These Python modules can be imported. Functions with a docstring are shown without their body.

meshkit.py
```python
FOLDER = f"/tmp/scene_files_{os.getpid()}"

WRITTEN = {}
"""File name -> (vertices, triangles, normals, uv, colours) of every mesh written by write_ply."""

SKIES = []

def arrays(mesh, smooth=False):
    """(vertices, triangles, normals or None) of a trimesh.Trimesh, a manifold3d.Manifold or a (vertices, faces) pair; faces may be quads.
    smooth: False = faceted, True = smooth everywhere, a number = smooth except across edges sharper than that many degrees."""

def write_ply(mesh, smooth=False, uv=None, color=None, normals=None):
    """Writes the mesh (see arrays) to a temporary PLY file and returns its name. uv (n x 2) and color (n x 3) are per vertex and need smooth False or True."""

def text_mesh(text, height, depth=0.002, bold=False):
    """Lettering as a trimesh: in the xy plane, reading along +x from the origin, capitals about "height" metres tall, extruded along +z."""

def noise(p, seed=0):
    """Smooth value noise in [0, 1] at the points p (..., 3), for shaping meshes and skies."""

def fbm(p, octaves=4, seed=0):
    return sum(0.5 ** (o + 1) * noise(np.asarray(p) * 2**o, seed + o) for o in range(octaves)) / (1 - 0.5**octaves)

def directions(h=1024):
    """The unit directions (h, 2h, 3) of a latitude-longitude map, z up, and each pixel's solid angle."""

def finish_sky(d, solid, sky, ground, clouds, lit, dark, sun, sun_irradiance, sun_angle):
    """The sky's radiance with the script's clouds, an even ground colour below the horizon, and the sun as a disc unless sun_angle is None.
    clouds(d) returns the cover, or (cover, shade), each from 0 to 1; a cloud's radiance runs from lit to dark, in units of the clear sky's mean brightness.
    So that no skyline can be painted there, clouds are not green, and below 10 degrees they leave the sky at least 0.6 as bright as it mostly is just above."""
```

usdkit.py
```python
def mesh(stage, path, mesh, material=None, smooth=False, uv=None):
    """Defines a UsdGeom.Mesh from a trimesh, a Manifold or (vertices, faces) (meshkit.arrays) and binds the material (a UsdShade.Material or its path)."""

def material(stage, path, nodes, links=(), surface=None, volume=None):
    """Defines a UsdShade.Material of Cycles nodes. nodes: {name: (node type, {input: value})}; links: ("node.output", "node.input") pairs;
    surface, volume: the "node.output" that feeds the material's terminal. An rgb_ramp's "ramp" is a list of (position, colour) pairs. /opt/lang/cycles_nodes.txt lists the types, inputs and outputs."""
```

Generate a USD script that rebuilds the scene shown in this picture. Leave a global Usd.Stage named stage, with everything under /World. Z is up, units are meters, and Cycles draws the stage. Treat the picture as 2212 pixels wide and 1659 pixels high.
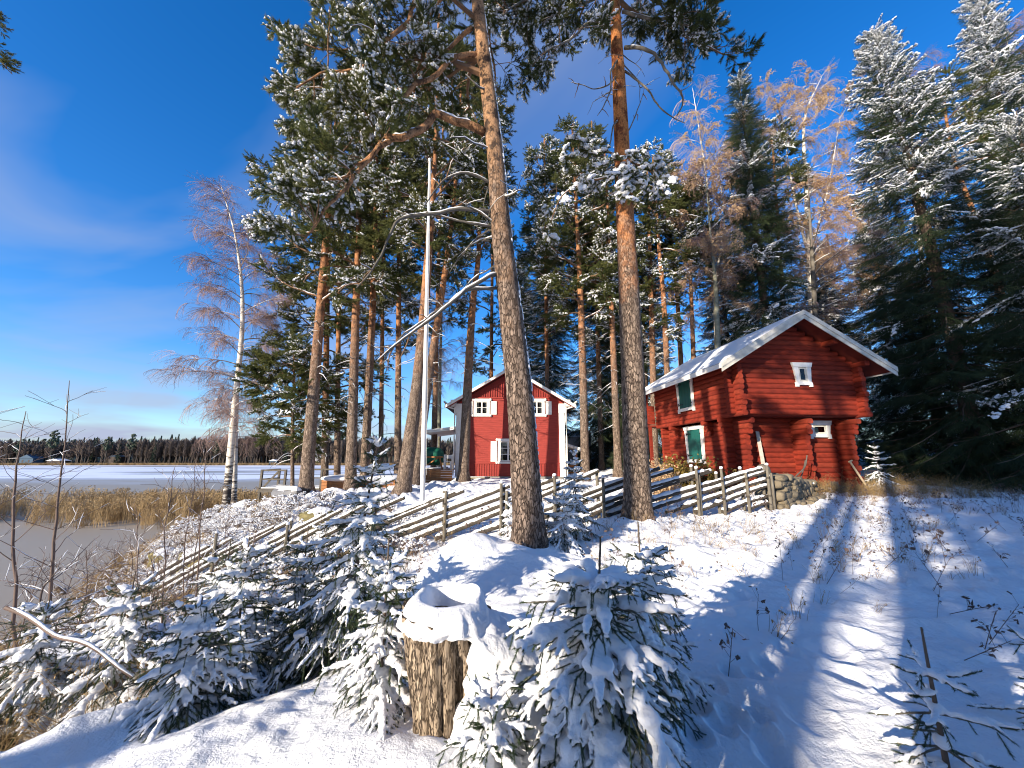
import math, numpy as np, trimesh, usdkit
import manifold3d as m3
from meshkit import fbm, noise
from scipy.interpolate import RBFInterpolator
from scipy.spatial.transform import Rotation as Rot
from pxr import Usd, UsdGeom, UsdLux, UsdShade, Gf, Sdf, Vt

stage = Usd.Stage.CreateInMemory()
UsdGeom.SetStageUpAxis(stage, 'Z')
UsdGeom.SetStageMetersPerUnit(stage, 1.0)
world = UsdGeom.Xform.Define(stage, '/World')
stage.SetDefaultPrim(world.GetPrim())
UsdGeom.Scope.Define(stage, '/World/Looks')

# ------------------------------------------------------------------ camera, sky, sun, exposure
EYE, PITCH, FPX = 1.6, math.radians(11.0), 831.0        # FPX: focal length in pixels of a 2212 px wide picture
cam = UsdGeom.Camera.Define(stage, '/World/camera')
cam.AddTranslateOp().Set(Gf.Vec3d(0, 0, EYE))
cam.AddRotateXOp().Set(90 + math.degrees(PITCH))
cam.CreateHorizontalApertureAttr(36.0)
cam.CreateVerticalApertureAttr(27.0)
cam.CreateFocalLengthAttr(36.0 * FPX / 2212)
cam.CreateClippingRangeAttr(Gf.Vec2f(0.05, 5000))
cam.CreateExposureAttr(1.12)

SUN_AZ, SUN_EL = math.radians(180 + 43.0), math.radians(15.0)   # azimuth clockwise from +y
SUN = np.array([math.sin(SUN_AZ) * math.cos(SUN_EL), math.cos(SUN_AZ) * math.cos(SUN_EL), math.sin(SUN_EL)])
sun = UsdLux.DistantLight.Define(stage, '/World/sun')
sun.CreateIntensityAttr(1.06); sun.CreateAngleAttr(0.53); sun.CreateNormalizeAttr(True)
sun.CreateColorAttr(Gf.Vec3f(1.0, 0.88, 0.72))
sun.AddRotateZOp().Set(-math.degrees(SUN_AZ)); sun.AddRotateXOp().Set(90 - math.degrees(SUN_EL)); 
sun.ClearXformOpOrder()
_z = SUN; _x = np.cross([0, 0, 1], _z); _x /= np.linalg.norm(_x); _y = np.cross(_z, _x)
sun.AddTransformOp().Set(Gf.Matrix4d(*_x, 0, *_y, 0, *_z, 0, 0, 0, 0, 1))

mat = usdkit.material
mat(stage, '/World/Looks/sky', {
    'tc': ('texture_coordinate', {}),
    'sky': ('sky_texture', {'sky_type': 'single_scattering', 'sun_disc': False, 'sun_elevation': SUN_EL,
                            'sun_rotation': math.atan2(SUN[0], SUN[1]), 'altitude': 100.0, 'air_density': 1.0, 'aerosol_density': 0.35, 'ozone_density': 2.5}),
    'xyz': ('separate_xyz', {}),
    'zc': ('math', {'math_type': 'add', 'value2': 0.25}),
    'dx': ('math', {'math_type': 'divide'}), 'dy': ('math', {'math_type': 'divide'}),
    'flat': ('combine_xyz', {'z': 0.0}),
    'map': ('mapping', {'scale': (0.9, 1.5, 1.0), 'rotation': (0, 0, 0.7), 'location': (3.35, 1.1, 0.0)}),
    'n': ('noise_texture', {'scale': 1.25, 'detail': 5.0, 'roughness': 0.45, 'distortion': 0.6}),
    'cov': ('map_range', {'from_min': 0.47, 'from_max': 0.72, 'to_min': 0.0, 'to_max': 0.50, 'clamp': True}),
    'map2': ('mapping', {'scale': (2.2, 2.2, 13.0), 'location': (0.3, 0.2, 0.0)}),
    'n2': ('noise_texture', {'scale': 1.6, 'detail': 4.0, 'roughness': 0.5}),
    'cov2': ('map_range', {'from_min': 0.40, 'from_max': 0.60, 'to_min': 0.05, 'to_max': 0.85, 'clamp': True}),
    'low': ('map_range', {'from_min': 0.02, 'from_max': 0.24, 'to_min': 1.0, 'to_max': 0.0, 'clamp': True}),
    'low2': ('math', {'math_type': 'multiply'}),
    'tot': ('math', {'math_type': 'add', 'use_clamp': True}),
    'sat0': ('hsv', {'hue': 0.5, 'saturation': 1.36, 'value': 1.0, 'fac': 1.0}), 'sat': ('mix_color', {'blend_type': 'multiply', 'fac': 1.0, 'b': (0.80, 0.91, 1.17), 'use_clamp': False}),
    'mix': ('mix_color', {'b': (1.95, 2.2, 2.95), 'use_clamp': False}),
    'bg': ('background_shader', {'strength': 0.115})},
    [('tc.generated', 'xyz.vector'), ('xyz.z', 'zc.value1'), ('xyz.x', 'dx.value1'), ('zc.value', 'dx.value2'), ('xyz.y', 'dy.value1'), ('zc.value', 'dy.value2'),
     ('dx.value', 'flat.x'), ('dy.value', 'flat.y'), ('flat.vector', 'map.vector'), ('map.vector', 'n.vector'), ('n.fac', 'cov.value'),
     ('tc.generated', 'map2.vector'), ('map2.vector', 'n2.vector'), ('n2.fac', 'cov2.value'), ('xyz.z', 'low.value'),
     ('cov2.result', 'low2.value1'), ('low.result', 'low2.value2'), ('cov.result', 'tot.value1'), ('low2.value', 'tot.value2'),
     ('sky.color', 'sat0.color'), ('sat0.color', 'sat.a'), ('sat.result', 'mix.a'), ('tot.value', 'mix.fac'), ('mix.result', 'bg.color')], surface='bg.background')
sky = UsdLux.DomeLight.Define(stage, '/World/sky')
UsdShade.MaterialBindingAPI.Apply(sky.GetPrim()).Bind(UsdShade.Material.Get(stage, '/World/Looks/sky'))
sky.GetPrim().SetCustomDataByKey('kind', 'structure')

# ------------------------------------------------------------------ helpers
_used = {}
def free_path(parent, name):
    k = parent + '/' + name
    n = _used.get(k, -1) + 1
    _used[k] = n
    return k if n == 0 else f'{k}_{n:03d}'

def tagp(prim, label=None, cat=None, group=None, kind=None):
    for k, x in (('label', label), ('category', cat), ('group', group), ('kind', kind)):
        if x: prim.SetCustomDataByKey(k, x)

class Thing:
    """An Xform at a thing's base; part() takes meshes in world coordinates (or local ones with local=True)."""
    def __init__(self, name, label, cat, loc=(0, 0, 0), rotz=0.0, group=None, kind=None):
        self.path = free_path('/World', name)
        self.loc = np.array(loc, float); self.rot = rotz
        x = UsdGeom.Xform.Define(stage, self.path)
        x.AddTranslateOp().Set(Gf.Vec3d(*map(float, loc)))
        if rotz: x.AddRotateZOp().Set(math.degrees(rotz))
        tagp(x.GetPrim(), label, cat, group, kind)
    def part(self, name, mesh, m, smooth=False, under=None, label=None, kind=None, local=False):
        v, f = mesh.get() if isinstance(mesh, MB) else mesh
        if len(f) == 0: return None
        v = np.asarray(v); f = np.asarray(f); u_, i_ = np.unique(f, return_inverse=True)
        if len(u_) < len(v): v, f = v[u_], i_.reshape(f.shape)
        if not local: v = np.asarray(v) - self.loc
        path = free_path(under or self.path, name)
        p = usdkit.mesh(stage, path, (v, f), M[m], smooth=smooth)
        tagp(p.GetPrim(), label, kind=kind)
        return path
    def scatter(self, name, protos, m, pos, quat, scale, idx, under=None, local=False):
        if len(pos) == 0: return None
        path = free_path(under or self.path, name)
        pi = UsdGeom.PointInstancer.Define(stage, path)
        rel = pi.CreatePrototypesRel()
        for k, pr in enumerate(protos):
            q = f'{path}/form_{k:03d}'
            usdkit.mesh(stage, q, pr, M[m], smooth=False if m.startswith(('needle', 'leaf', 'reed', 'straw', 'twig', 'wood')) else True)
            rel.AddTarget(q)
        pos = np.asarray(pos, float) - (0 if local else self.loc)
        pi.CreatePositionsAttr(Vt.Vec3fArray.FromNumpy(pos.astype(np.float32)))
        pi.CreateProtoIndicesAttr(Vt.IntArray.FromNumpy(np.asarray(idx, np.int32)))
        scale = np.asarray(scale, np.float32)
        if scale.ndim == 1: scale = np.repeat(scale[:, None], 3, 1)
        pi.CreateScalesAttr(Vt.Vec3fArray.FromNumpy(scale))
        pi.CreateOrientationsAttr(Vt.QuathArray([Gf.Quath(float(q[3]), float(q[0]), float(q[1]), float(q[2])) for q in quat]))
        tagp(pi.GetPrim(), kind='stuff')
        return path

def single(name, mesh, m, label=None, cat=None, group=None, kind=None, smooth=False):
    """A thing (or a piece of the setting) that is one mesh in world coordinates."""
    v, f = mesh.get() if isinstance(mesh, MB) else mesh
    path = free_path('/World', name)
    p = usdkit.mesh(stage, path, (v, f), M[m], smooth=smooth)
    tagp(p.GetPrim(), label, cat, group, kind)
    return path

def tube(points, radii, sides=6, cap=True):
    p = np.asarray(points, float); n = len(p)
    t = np.gradient(p, axis=0); t /= np.linalg.norm(t, axis=1, keepdims=True) + 1e-12
    ref = np.array([0, 0, 1.0]) if abs(t[:, 2].mean()) < 0.8 else np.array([1.0, 0, 0])
    a = np.cross(t, ref); a /= np.linalg.norm(a, axis=1, keepdims=True) + 1e-12
    b = np.cross(t, a); ang = np.arange(sides) * 2 * np.pi / sides
    r = np.broadcast_to(np.asarray(radii, float), (n,))
    v = p[:, None] + r[:, None, None] * (np.cos(ang)[None, :, None] * a[:, None] + np.sin(ang)[None, :, None] * b[:, None])
    i, j = np.meshgrid(np.arange(n - 1), np.arange(sides), indexing='ij')
    j2 = (j + 1) % sides
    q = np.stack([i * sides + j, i * sides + j2, (i + 1) * sides + j2, (i + 1) * sides + j], -1).reshape(-1, 4)
    v = v.reshape(-1, 3); f = np.vstack([q[:, [0, 1, 2]], q[:, [0, 2, 3]]])
    f = f[:, ::-1]
    if cap:
        c0, c1 = len(v), len(v) + 1
        v = np.vstack([v, p[0], p[-1]])
        k = np.arange(sides); k2 = (k + 1) % sides; o = (n - 1) * sides
        f = np.vstack([f, np.stack([np.full(sides, c0), k, k2], 1), np.stack([np.full(sides, c1), o + k2, o + k], 1)])
    return v, f

_ico = {k: trimesh.creation.icosphere(k) for k in (0, 1, 2, 3)}
class MB:
    """Collects shapes into one mesh."""
    def __init__(self): self.v, self.f, self.n = [], [], 0
    def add(self, v, f=None):
        if f is None: v, f = v
        v = np.asarray(v, float); self.v.append(v); self.f.append(np.asarray(f, int) + self.n); self.n += len(v); return self
    def box(self, lo, hi, M4=None):
        m = trimesh.creation.box(bounds=[np.minimum(lo, hi), np.maximum(lo, hi)])
        v = np.array(m.vertices)
        if M4 is not None: v = v @ np.asarray(M4)[:3, :3].T + np.asarray(M4)[:3, 3]
        return self.add(v, m.faces)
    def tube(self, p, r, sides=6, cap=True): return self.add(*tube(p, r, sides, cap))
    def ball(self, c, r, k=1, squash=1.0, seed=None):
        v = np.array(_ico[k].vertices)
        if seed is not None: v = v * (0.75 + 0.5 * noise(v * 1.7 + seed * 3.1, seed))[:, None]
        return self.add(v * np.array([1, 1, squash]) * r + np.asarray(c), _ico[k].faces)
    def beam(self, a, b, w, h, bevel=0.0):
        """A rectangular bar from a to b, w wide sideways, h high."""
        a, b = np.asarray(a, float), np.asarray(b, float); t = b - a; L = np.linalg.norm(t); t /= L
        up = np.array([0, 0, 1.0]) if abs(t[2]) < 0.95 else np.array([0, 1.0, 0])
        s = np.cross(t, up); s /= np.linalg.norm(s); u = np.cross(s, t)
        R4 = np.eye(4); R4[:3, 0], R4[:3, 1], R4[:3, 2], R4[:3, 3] = t, s, u, a
        return self.box((0, -w / 2, -h / 2), (L, w / 2, h / 2), R4)
    def get(self):
        if not self.v: return np.zeros((0, 3)), np.zeros((0, 3), int)
        return np.vstack(self.v), np.vstack(self.f)

def prism(poly, lo, hi, axis=1):
    """Extrudes a convex polygon (list of 2-D points) along an axis from lo to hi; the polygon's two coordinates are the other axes in order."""
    poly = np.asarray(poly, float); n = len(poly)
    def lift(t):
        v = np.zeros((n, 3)); o = [k for k in range(3) if k != axis]
        v[:, o[0]], v[:, o[1]], v[:, axis] = poly[:, 0], poly[:, 1], t
        return v
    v = np.vstack([lift(lo), lift(hi)]); k = np.arange(n); k2 = (k + 1) % n
    f = [np.stack([k, k2, n + k2], 1), np.stack([k, n + k2, n + k], 1)]
    fan = np.stack([np.zeros(n - 2, int), np.arange(1, n - 1), np.arange(2, n)], 1)
    f += [fan[:, ::-1], fan + n]
    m = trimesh.Trimesh(v, np.vstack(f), process=False); 
    if m.volume < 0: m.invert()
    return np.array(m.vertices), np.array(m.faces)

def spline(pts, n=24):
    """Catmull-Rom through the points."""
    p = np.asarray(pts, float)
    if len(p) < 3: return p[0] + (p[-1] - p[0]) * np.linspace(0, 1, n)[:, None]
    e = np.vstack([2 * p[0] - p[1], p, 2 * p[-1] - p[-2]])
    s = np.linspace(0, len(p) - 1 - 1e-9, n); i = s.astype(int); t = (s - i)[:, None]
    a, b, c, d = e[i], e[i + 1], e[i + 2], e[i + 3]
    return 0.5 * (2 * b + (c - a) * t + (2 * a - 5 * b + 4 * c - d) * t**2 + (3 * b - a - 3 * c + d) * t**3)

CP, SP = math.cos(PITCH), math.sin(PITCH)
def at(px, py, Y):
    """The world point at depth Y (metres ahead of the viewpoint) on the sight line through (px, py) of the 2212 x 1659 view."""
    u, v = (px - 1106) / FPX, (829.5 - py) / FPX
    s = Y / (CP - SP * v)
    return np.array([u * s, Y, EYE + s * (SP + CP * v)])

def surface_nets(F, org, h):
    """Mesh of the iso-surface F = 0 (inside where F > 0) on a regular grid."""
    ins = F > 0
    nx, ny, nz = F.shape
    cnt = np.zeros((nx - 1, ny - 1, nz - 1), np.int8)
    acc = np.zeros((nx - 1, ny - 1, nz - 1, 3), np.float32)
    base = np.indices(F.shape).transpose(1, 2, 3, 0).astype(np.float32)
    edges = []
    for ax in range(3):
        s0 = [slice(None)] * 3; s1 = [slice(None)] * 3; s0[ax] = slice(0, -1); s1[ax] = slice(1, None)
        a, b = F[tuple(s0)], F[tuple(s1)]
        I = np.argwhere((a > 0) != (b > 0))
        fa, fb = a[tuple(I.T)], b[tuple(I.T)]
        t = fa / (fa - fb)
        P = I.astype(np.float32); P[:, ax] += t
        edges.append((I, fa > 0))
        o = [k for k in range(3) if k != ax]
        for d0 in (0, 1):
            for d1 in (0, 1):
                C = I.copy(); C[:, o[0]] -= d0; C[:, o[1]] -= d1
                ok = (C >= 0).all(1) & (C < np.array(cnt.shape)).all(1)
                C = C[ok]
                np.add.at(cnt, tuple(C.T), 1); np.add.at(acc, tuple(C.T), P[ok])
    cells = np.argwhere(cnt > 0)
    idx = np.full(cnt.shape, -1, np.int64); idx[tuple(cells.T)] = np.arange(len(cells))
    V = acc[tuple(cells.T)] / cnt[tuple(cells.T)][:, None]
    faces = []
    for ax, (I, pos) in enumerate(edges):
        o = [k for k in range(3) if k != ax]
        ok = (I[:, o[0]] > 0) & (I[:, o[1]] > 0) & (I[:, o[0]] < cnt.shape[o[0]]) & (I[:, o[1]] < cnt.shape[o[1]])
        I, pos = I[ok], pos[ok]
        q = []
        for d0, d1 in ((0, 0), (1, 0), (1, 1), (0, 1)):
            C = I.copy(); C[:, o[0]] -= d0; C[:, o[1]] -= d1
            q.append(idx[tuple(C.T)])
        q = np.stack(q, 1)
        flip = pos if ax != 1 else ~pos
        q[~flip] = q[~flip][:, ::-1]
        faces.append(q)
    q = np.vstack(faces)
    v = V * h + org
    f = np.vstack([q[:, [0, 1, 2]], q[:, [0, 2, 3]]])
    if len(f):
        tv = v[f[:4000]]
        pass
    return v, f

def blobs(S, h, rough=0.12, seed=0, iso=0.37, reach=1.6):
    """Snow lying in merged lumps: spheres (x, y, z, r) or (x, y, z, r, squash) melted together."""
    S = np.asarray(S, float)
    if S.shape[1] == 4: S = np.hstack([S, np.ones((len(S), 1))])
    R = S[:, 3] * reach
    lo = (S[:, :3] - R[:, None]).min(0) - 2 * h; hi = (S[:, :3] + R[:, None]).max(0) + 2 * h
    n = np.ceil((hi - lo) / h).astype(int) + 1
    F = np.zeros(n, np.float32)
    for (x, y, z, r, sq), rr in zip(S, R):
        a = np.maximum(((np.array([x, y, z]) - rr - lo) / h).astype(int), 0); b = np.minimum(((np.array([x, y, z]) + rr - lo) / h).astype(int) + 2, n)
        gx, gy, gz = (lo[k] + h * np.arange(a[k], b[k]) for k in range(3))
        d = ((gx - x) ** 2)[:, None, None] + ((gy - y) ** 2)[None, :, None] + (((gz - z) / sq) ** 2)[None, None, :]
        F[a[0]:b[0], a[1]:b[1], a[2]:b[2]] += np.maximum(0, 1 - d / rr**2) ** 2
    F = np.minimum(F, 2.0) - iso
    v, f = surface_nets(F, lo, h)
    if rough and len(v):
        v = v + (noise(v / (h * 3.5), seed)[:, None] - 0.5) * h * 10 * rough * (noise(v / (h * 3.5) + 31, seed + 5)[:, None] * [1, 1, 0.6] + [0, 0, 0.5])
    return v, f
# ------------------------------------------------------------------ materials
M = {}
def simple(name, col, rough=0.7, var=0.0, scale=6.0, bump=0.0, bscale=40.0, stretch=(1, 1, 1), col2=None, detail=4.0, spec=0.3, coord='geometry', island=False):
    """A colour with noise variation and fine relief."""
    col = np.array(col, float); col2 = col * (1 - var) if col2 is None else np.array(col2, float)
    nodes = {'g': ('geometry', {}) if coord == 'geometry' else ('texture_coordinate', {}), 'mp': ('mapping', {'scale': stretch}), 'n': ('noise_texture', {'scale': scale, 'detail': detail, 'roughness': 0.6}),
             'r': ('rgb_ramp', {'ramp': [(0.3, tuple(col2)), (0.7, tuple(col))]}), 'p': ('principled_bsdf', {'roughness': rough, 'specular_ior_level': spec})}
    links = [('g.position' if coord == 'geometry' else 'g.object', 'mp.vector'), ('mp.vector', 'n.vector'), ('n.fac', 'r.fac'), ('r.color', 'p.base_color')]
    if bump:
        nodes |= {'nb': ('noise_texture', {'scale': bscale, 'detail': 4.0, 'roughness': 0.6}), 'b': ('bump', {'strength': 0.8, 'distance': bump})}
        links += [('mp.vector', 'nb.vector'), ('nb.fac', 'b.height'), ('b.normal', 'p.normal')]
    M[name] = mat(stage, f'/World/Looks/{name}', nodes, links, surface='p.BSDF')

# snow: white, a trace of blue, grainy
def snowmat(name, col, b1=0.012, s1=9.0, b2=0.0025, s2=90.0):
    M[name] = mat(stage, f'/World/Looks/{name}', {
        'g': ('geometry', {}), 'n1': ('noise_texture', {'scale': s1, 'detail': 5.0, 'roughness': 0.55}), 'n2': ('noise_texture', {'scale': s2, 'detail': 3.0, 'roughness': 0.7}),
        'b1': ('bump', {'strength': 1.0, 'distance': b1}), 'b2': ('bump', {'strength': 1.0, 'distance': b2}),
        'p': ('principled_bsdf', {'base_color': col, 'roughness': 0.62, 'specular_ior_level': 0.25, 'diffuse_roughness': 0.3})},
        [('g.position', 'n1.vector'), ('g.position', 'n2.vector'), ('n1.fac', 'b1.height'), ('n2.fac', 'b2.height'), ('b1.normal', 'b2.normal'), ('b2.normal', 'p.normal')], surface='p.BSDF')
snowmat('snow', (0.80, 0.805, 0.82), b1=0.018, s1=14.0, b2=0.004, s2=80.0)
snowmat('snow_ground', (0.86, 0.865, 0.88), b1=0.02, s1=5.0, b2=0.006, s2=55.0)

# the ground: snow, thin over the grassy bank at the shore where straw and earth show through (primvar thin: 0 deep snow, 1 thin)
M['ground'] = mat(stage, '/World/Looks/ground', {
    'g': ('geometry', {}), 'n1': ('noise_texture', {'scale': 5.0, 'detail': 5.0, 'roughness': 0.55}), 'n2': ('noise_texture', {'scale': 60.0, 'detail': 3.0, 'roughness': 0.7}),
    'a': ('attribute', {'attribute': 'thin'}),
    'n3': ('noise_texture', {'scale': 5.5, 'detail': 6.0, 'roughness': 0.72}), 'sum': ('math', {'math_type': 'add'}),
    'm': ('map_range', {'from_min': 1.02, 'from_max': 1.14, 'to_min': 0.0, 'to_max': 1.0, 'clamp': True}),
    'n4': ('noise_texture', {'scale': 14.0, 'detail': 5.0, 'roughness': 0.7}),
    'soil': ('rgb_ramp', {'ramp': [(0.36, (0.022, 0.014, 0.009)), (0.5, (0.11, 0.07, 0.034)), (0.66, (0.27, 0.19, 0.09))]}),
    'mix': ('mix_color', {'a': (0.82, 0.825, 0.84)}),
    'b1': ('bump', {'strength': 1.0, 'distance': 0.06}), 'b2': ('bump', {'strength': 1.0, 'distance': 0.010}),
    'p': ('principled_bsdf', {'roughness': 0.65, 'specular_ior_level': 0.2, 'diffuse_roughness': 0.3})},
    [('g.position', 'n1.vector'), ('g.position', 'n2.vector'), ('g.position', 'n3.vector'), ('g.position', 'n4.vector'), ('n1.fac', 'b1.height'), ('n2.fac', 'b2.height'), ('b1.normal', 'b2.normal'), ('b2.normal', 'p.normal'),
     ('a.fac', 'sum.value1'), ('n3.fac', 'sum.value2'), ('sum.value', 'm.value'), ('n4.fac', 'soil.fac'), ('soil.color', 'mix.b'), ('m.result', 'mix.fac'), ('mix.result', 'p.base_color')], surface='p.BSDF')

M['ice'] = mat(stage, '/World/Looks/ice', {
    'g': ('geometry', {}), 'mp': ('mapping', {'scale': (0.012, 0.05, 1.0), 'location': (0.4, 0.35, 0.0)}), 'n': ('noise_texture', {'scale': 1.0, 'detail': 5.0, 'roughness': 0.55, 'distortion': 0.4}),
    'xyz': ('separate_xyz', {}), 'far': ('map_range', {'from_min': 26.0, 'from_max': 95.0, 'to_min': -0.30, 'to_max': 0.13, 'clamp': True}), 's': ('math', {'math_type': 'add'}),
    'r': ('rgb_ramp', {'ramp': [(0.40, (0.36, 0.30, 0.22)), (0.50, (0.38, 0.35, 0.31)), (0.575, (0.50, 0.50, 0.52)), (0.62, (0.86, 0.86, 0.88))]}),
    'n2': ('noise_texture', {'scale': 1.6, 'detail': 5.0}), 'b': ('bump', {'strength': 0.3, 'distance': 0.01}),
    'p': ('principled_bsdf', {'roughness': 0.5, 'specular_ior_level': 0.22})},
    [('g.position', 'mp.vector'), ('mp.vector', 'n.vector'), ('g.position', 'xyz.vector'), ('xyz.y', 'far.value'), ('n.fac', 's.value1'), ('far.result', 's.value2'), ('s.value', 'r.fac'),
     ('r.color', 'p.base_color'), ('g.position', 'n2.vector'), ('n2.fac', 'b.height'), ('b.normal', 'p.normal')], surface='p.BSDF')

def bark(name, low, low2, high, high2, z0, z1, plate=15.0, dark=(0.06, 0.042, 0.032), bump=0.02, zs=0.4):
    """Plated, furrowed bark low on the trunk, thin flaking bark above; the change with height is the tree's own."""
    M[name] = mat(stage, f'/World/Looks/{name}', {
        'tc': ('texture_coordinate', {}), 'mp': ('mapping', {'scale': (1, 1, zs)}),
        'nw': ('noise_texture', {'scale': plate * 1.3, 'detail': 4.0, 'roughness': 0.6}), 'warp': ('mix_vector', {'fac': 0.05}),
        'v': ('voronoi_texture', {'feature': 'distance_to_edge', 'scale': plate}), 'vc': ('voronoi_texture', {'feature': 'f1', 'scale': plate}), 'bw': ('rgb_to_bw', {}),
        'crack': ('map_range', {'from_min': 0.0, 'from_max': 0.075, 'to_min': 0.0, 'to_max': 1.0, 'clamp': True}),
        'fm': ('mapping', {'scale': (1, 1, 0.22)}), 'fur': ('noise_texture', {'scale': plate * 2.4, 'detail': 6.0, 'roughness': 0.72}), 'furr': ('map_range', {'from_min': 0.30, 'from_max': 0.47, 'to_min': 0.0, 'to_max': 1.0, 'clamp': True}),
        'ck': ('math', {'math_type': 'multiply'}), 'ckc': ('map_range', {'from_min': 0.0, 'from_max': 1.0, 'to_min': 0.05, 'to_max': 1.0}),
        'n': ('noise_texture', {'scale': plate * 1.2, 'detail': 7.0, 'roughness': 0.75}),
        'mixn': ('math', {'math_type': 'multiply_add', 'value2': 0.55}), 'bwh': ('math', {'math_type': 'multiply', 'value2': 0.45}),
        'lowc': ('rgb_ramp', {'ramp': [(0.34, low2), (0.62, low)]}), 'lowd': ('mix_color', {'a': dark}),
        'hm': ('mapping', {'scale': (1, 1, 0.7)}), 'n5': ('noise_texture', {'scale': 5.0, 'detail': 9.0, 'roughness': 0.74}), 'highc': ('rgb_ramp', {'ramp': [(0.43, high2), (0.50, high), (0.60, tuple(min(1, c * 1.2) for c in high))]}), 'hn': ('noise_texture', {'scale': 38.0, 'detail': 6.0, 'roughness': 0.75}), 'hnr': ('rgb_ramp', {'ramp': [(0.38, (0.45, 0.42, 0.40)), (0.52, (0.95, 0.95, 0.95)), (0.66, (1.2, 1.2, 1.2))]}), 'hmul': ('mix_color', {'blend_type': 'multiply', 'fac': 1.0, 'use_clamp': False}), 'hb': ('math', {'math_type': 'multiply_add', 'value2': 0.6}),
        'xyz': ('separate_xyz', {}), 'nz': ('noise_texture', {'scale': 1.6, 'detail': 7.0, 'roughness': 0.7}), 'zz': ('math', {'math_type': 'multiply_add', 'value2': 9.0}),
        'up': ('map_range', {'from_min': z0 + 4.5, 'from_max': z1 + 4.5, 'to_min': 0.0, 'to_max': 1.0, 'clamp': True}),
        'col': ('mix_color', {}),
        'hd': ('mix_float', {}), 'half': ('math', {'math_type': 'multiply', 'value2': 1.4}),
        'b': ('bump', {'strength': 1.0, 'distance': bump}), 'p': ('principled_bsdf', {'roughness': 0.88, 'specular_ior_level': 0.12})},
        [('tc.object', 'mp.vector'), ('mp.vector', 'nw.vector'), ('mp.vector', 'warp.a'), ('nw.color', 'warp.b'), ('warp.result', 'v.vector'), ('warp.result', 'vc.vector'), ('vc.color', 'bw.color'),
         ('v.distance', 'crack.value'), ('tc.object', 'fm.vector'), ('fm.vector', 'fur.vector'), ('fur.fac', 'furr.value'), ('crack.result', 'ck.value1'), ('furr.result', 'ck.value2'), ('ck.value', 'ckc.value'),
         ('mp.vector', 'n.vector'), ('n.fac', 'mixn.value1'), ('bw.val', 'bwh.value1'), ('bwh.value', 'mixn.value3'), ('mixn.value', 'lowc.fac'), ('lowc.color', 'lowd.b'), ('ckc.result', 'lowd.fac'),
         ('tc.object', 'hm.vector'), ('hm.vector', 'n5.vector'), ('n5.fac', 'highc.fac'), ('tc.object', 'xyz.vector'), ('tc.object', 'nz.vector'), ('nz.fac', 'zz.value1'), ('xyz.z', 'zz.value3'), ('zz.value', 'up.value'),
         ('hm.vector', 'hn.vector'), ('hn.fac', 'hnr.fac'), ('highc.color', 'hmul.a'), ('hnr.color', 'hmul.b'), ('lowd.result', 'col.a'), ('hmul.result', 'col.b'), ('up.result', 'col.fac'), ('col.result', 'p.base_color'),
         ('ck.value', 'hd.a'), ('n5.fac', 'half.value1'), ('hn.fac', 'hb.value1'), ('half.value', 'hb.value3'), ('hb.value', 'hd.b'), ('up.result', 'hd.fac'), ('hd.result', 'b.height'), ('b.normal', 'p.normal')], surface='p.BSDF')
bark('bark_pine', (0.31, 0.235, 0.18), (0.15, 0.108, 0.082), (0.38, 0.18, 0.085), (0.15, 0.07, 0.038), 4.5, 9.5, bump=0.03, plate=17.0)
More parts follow.
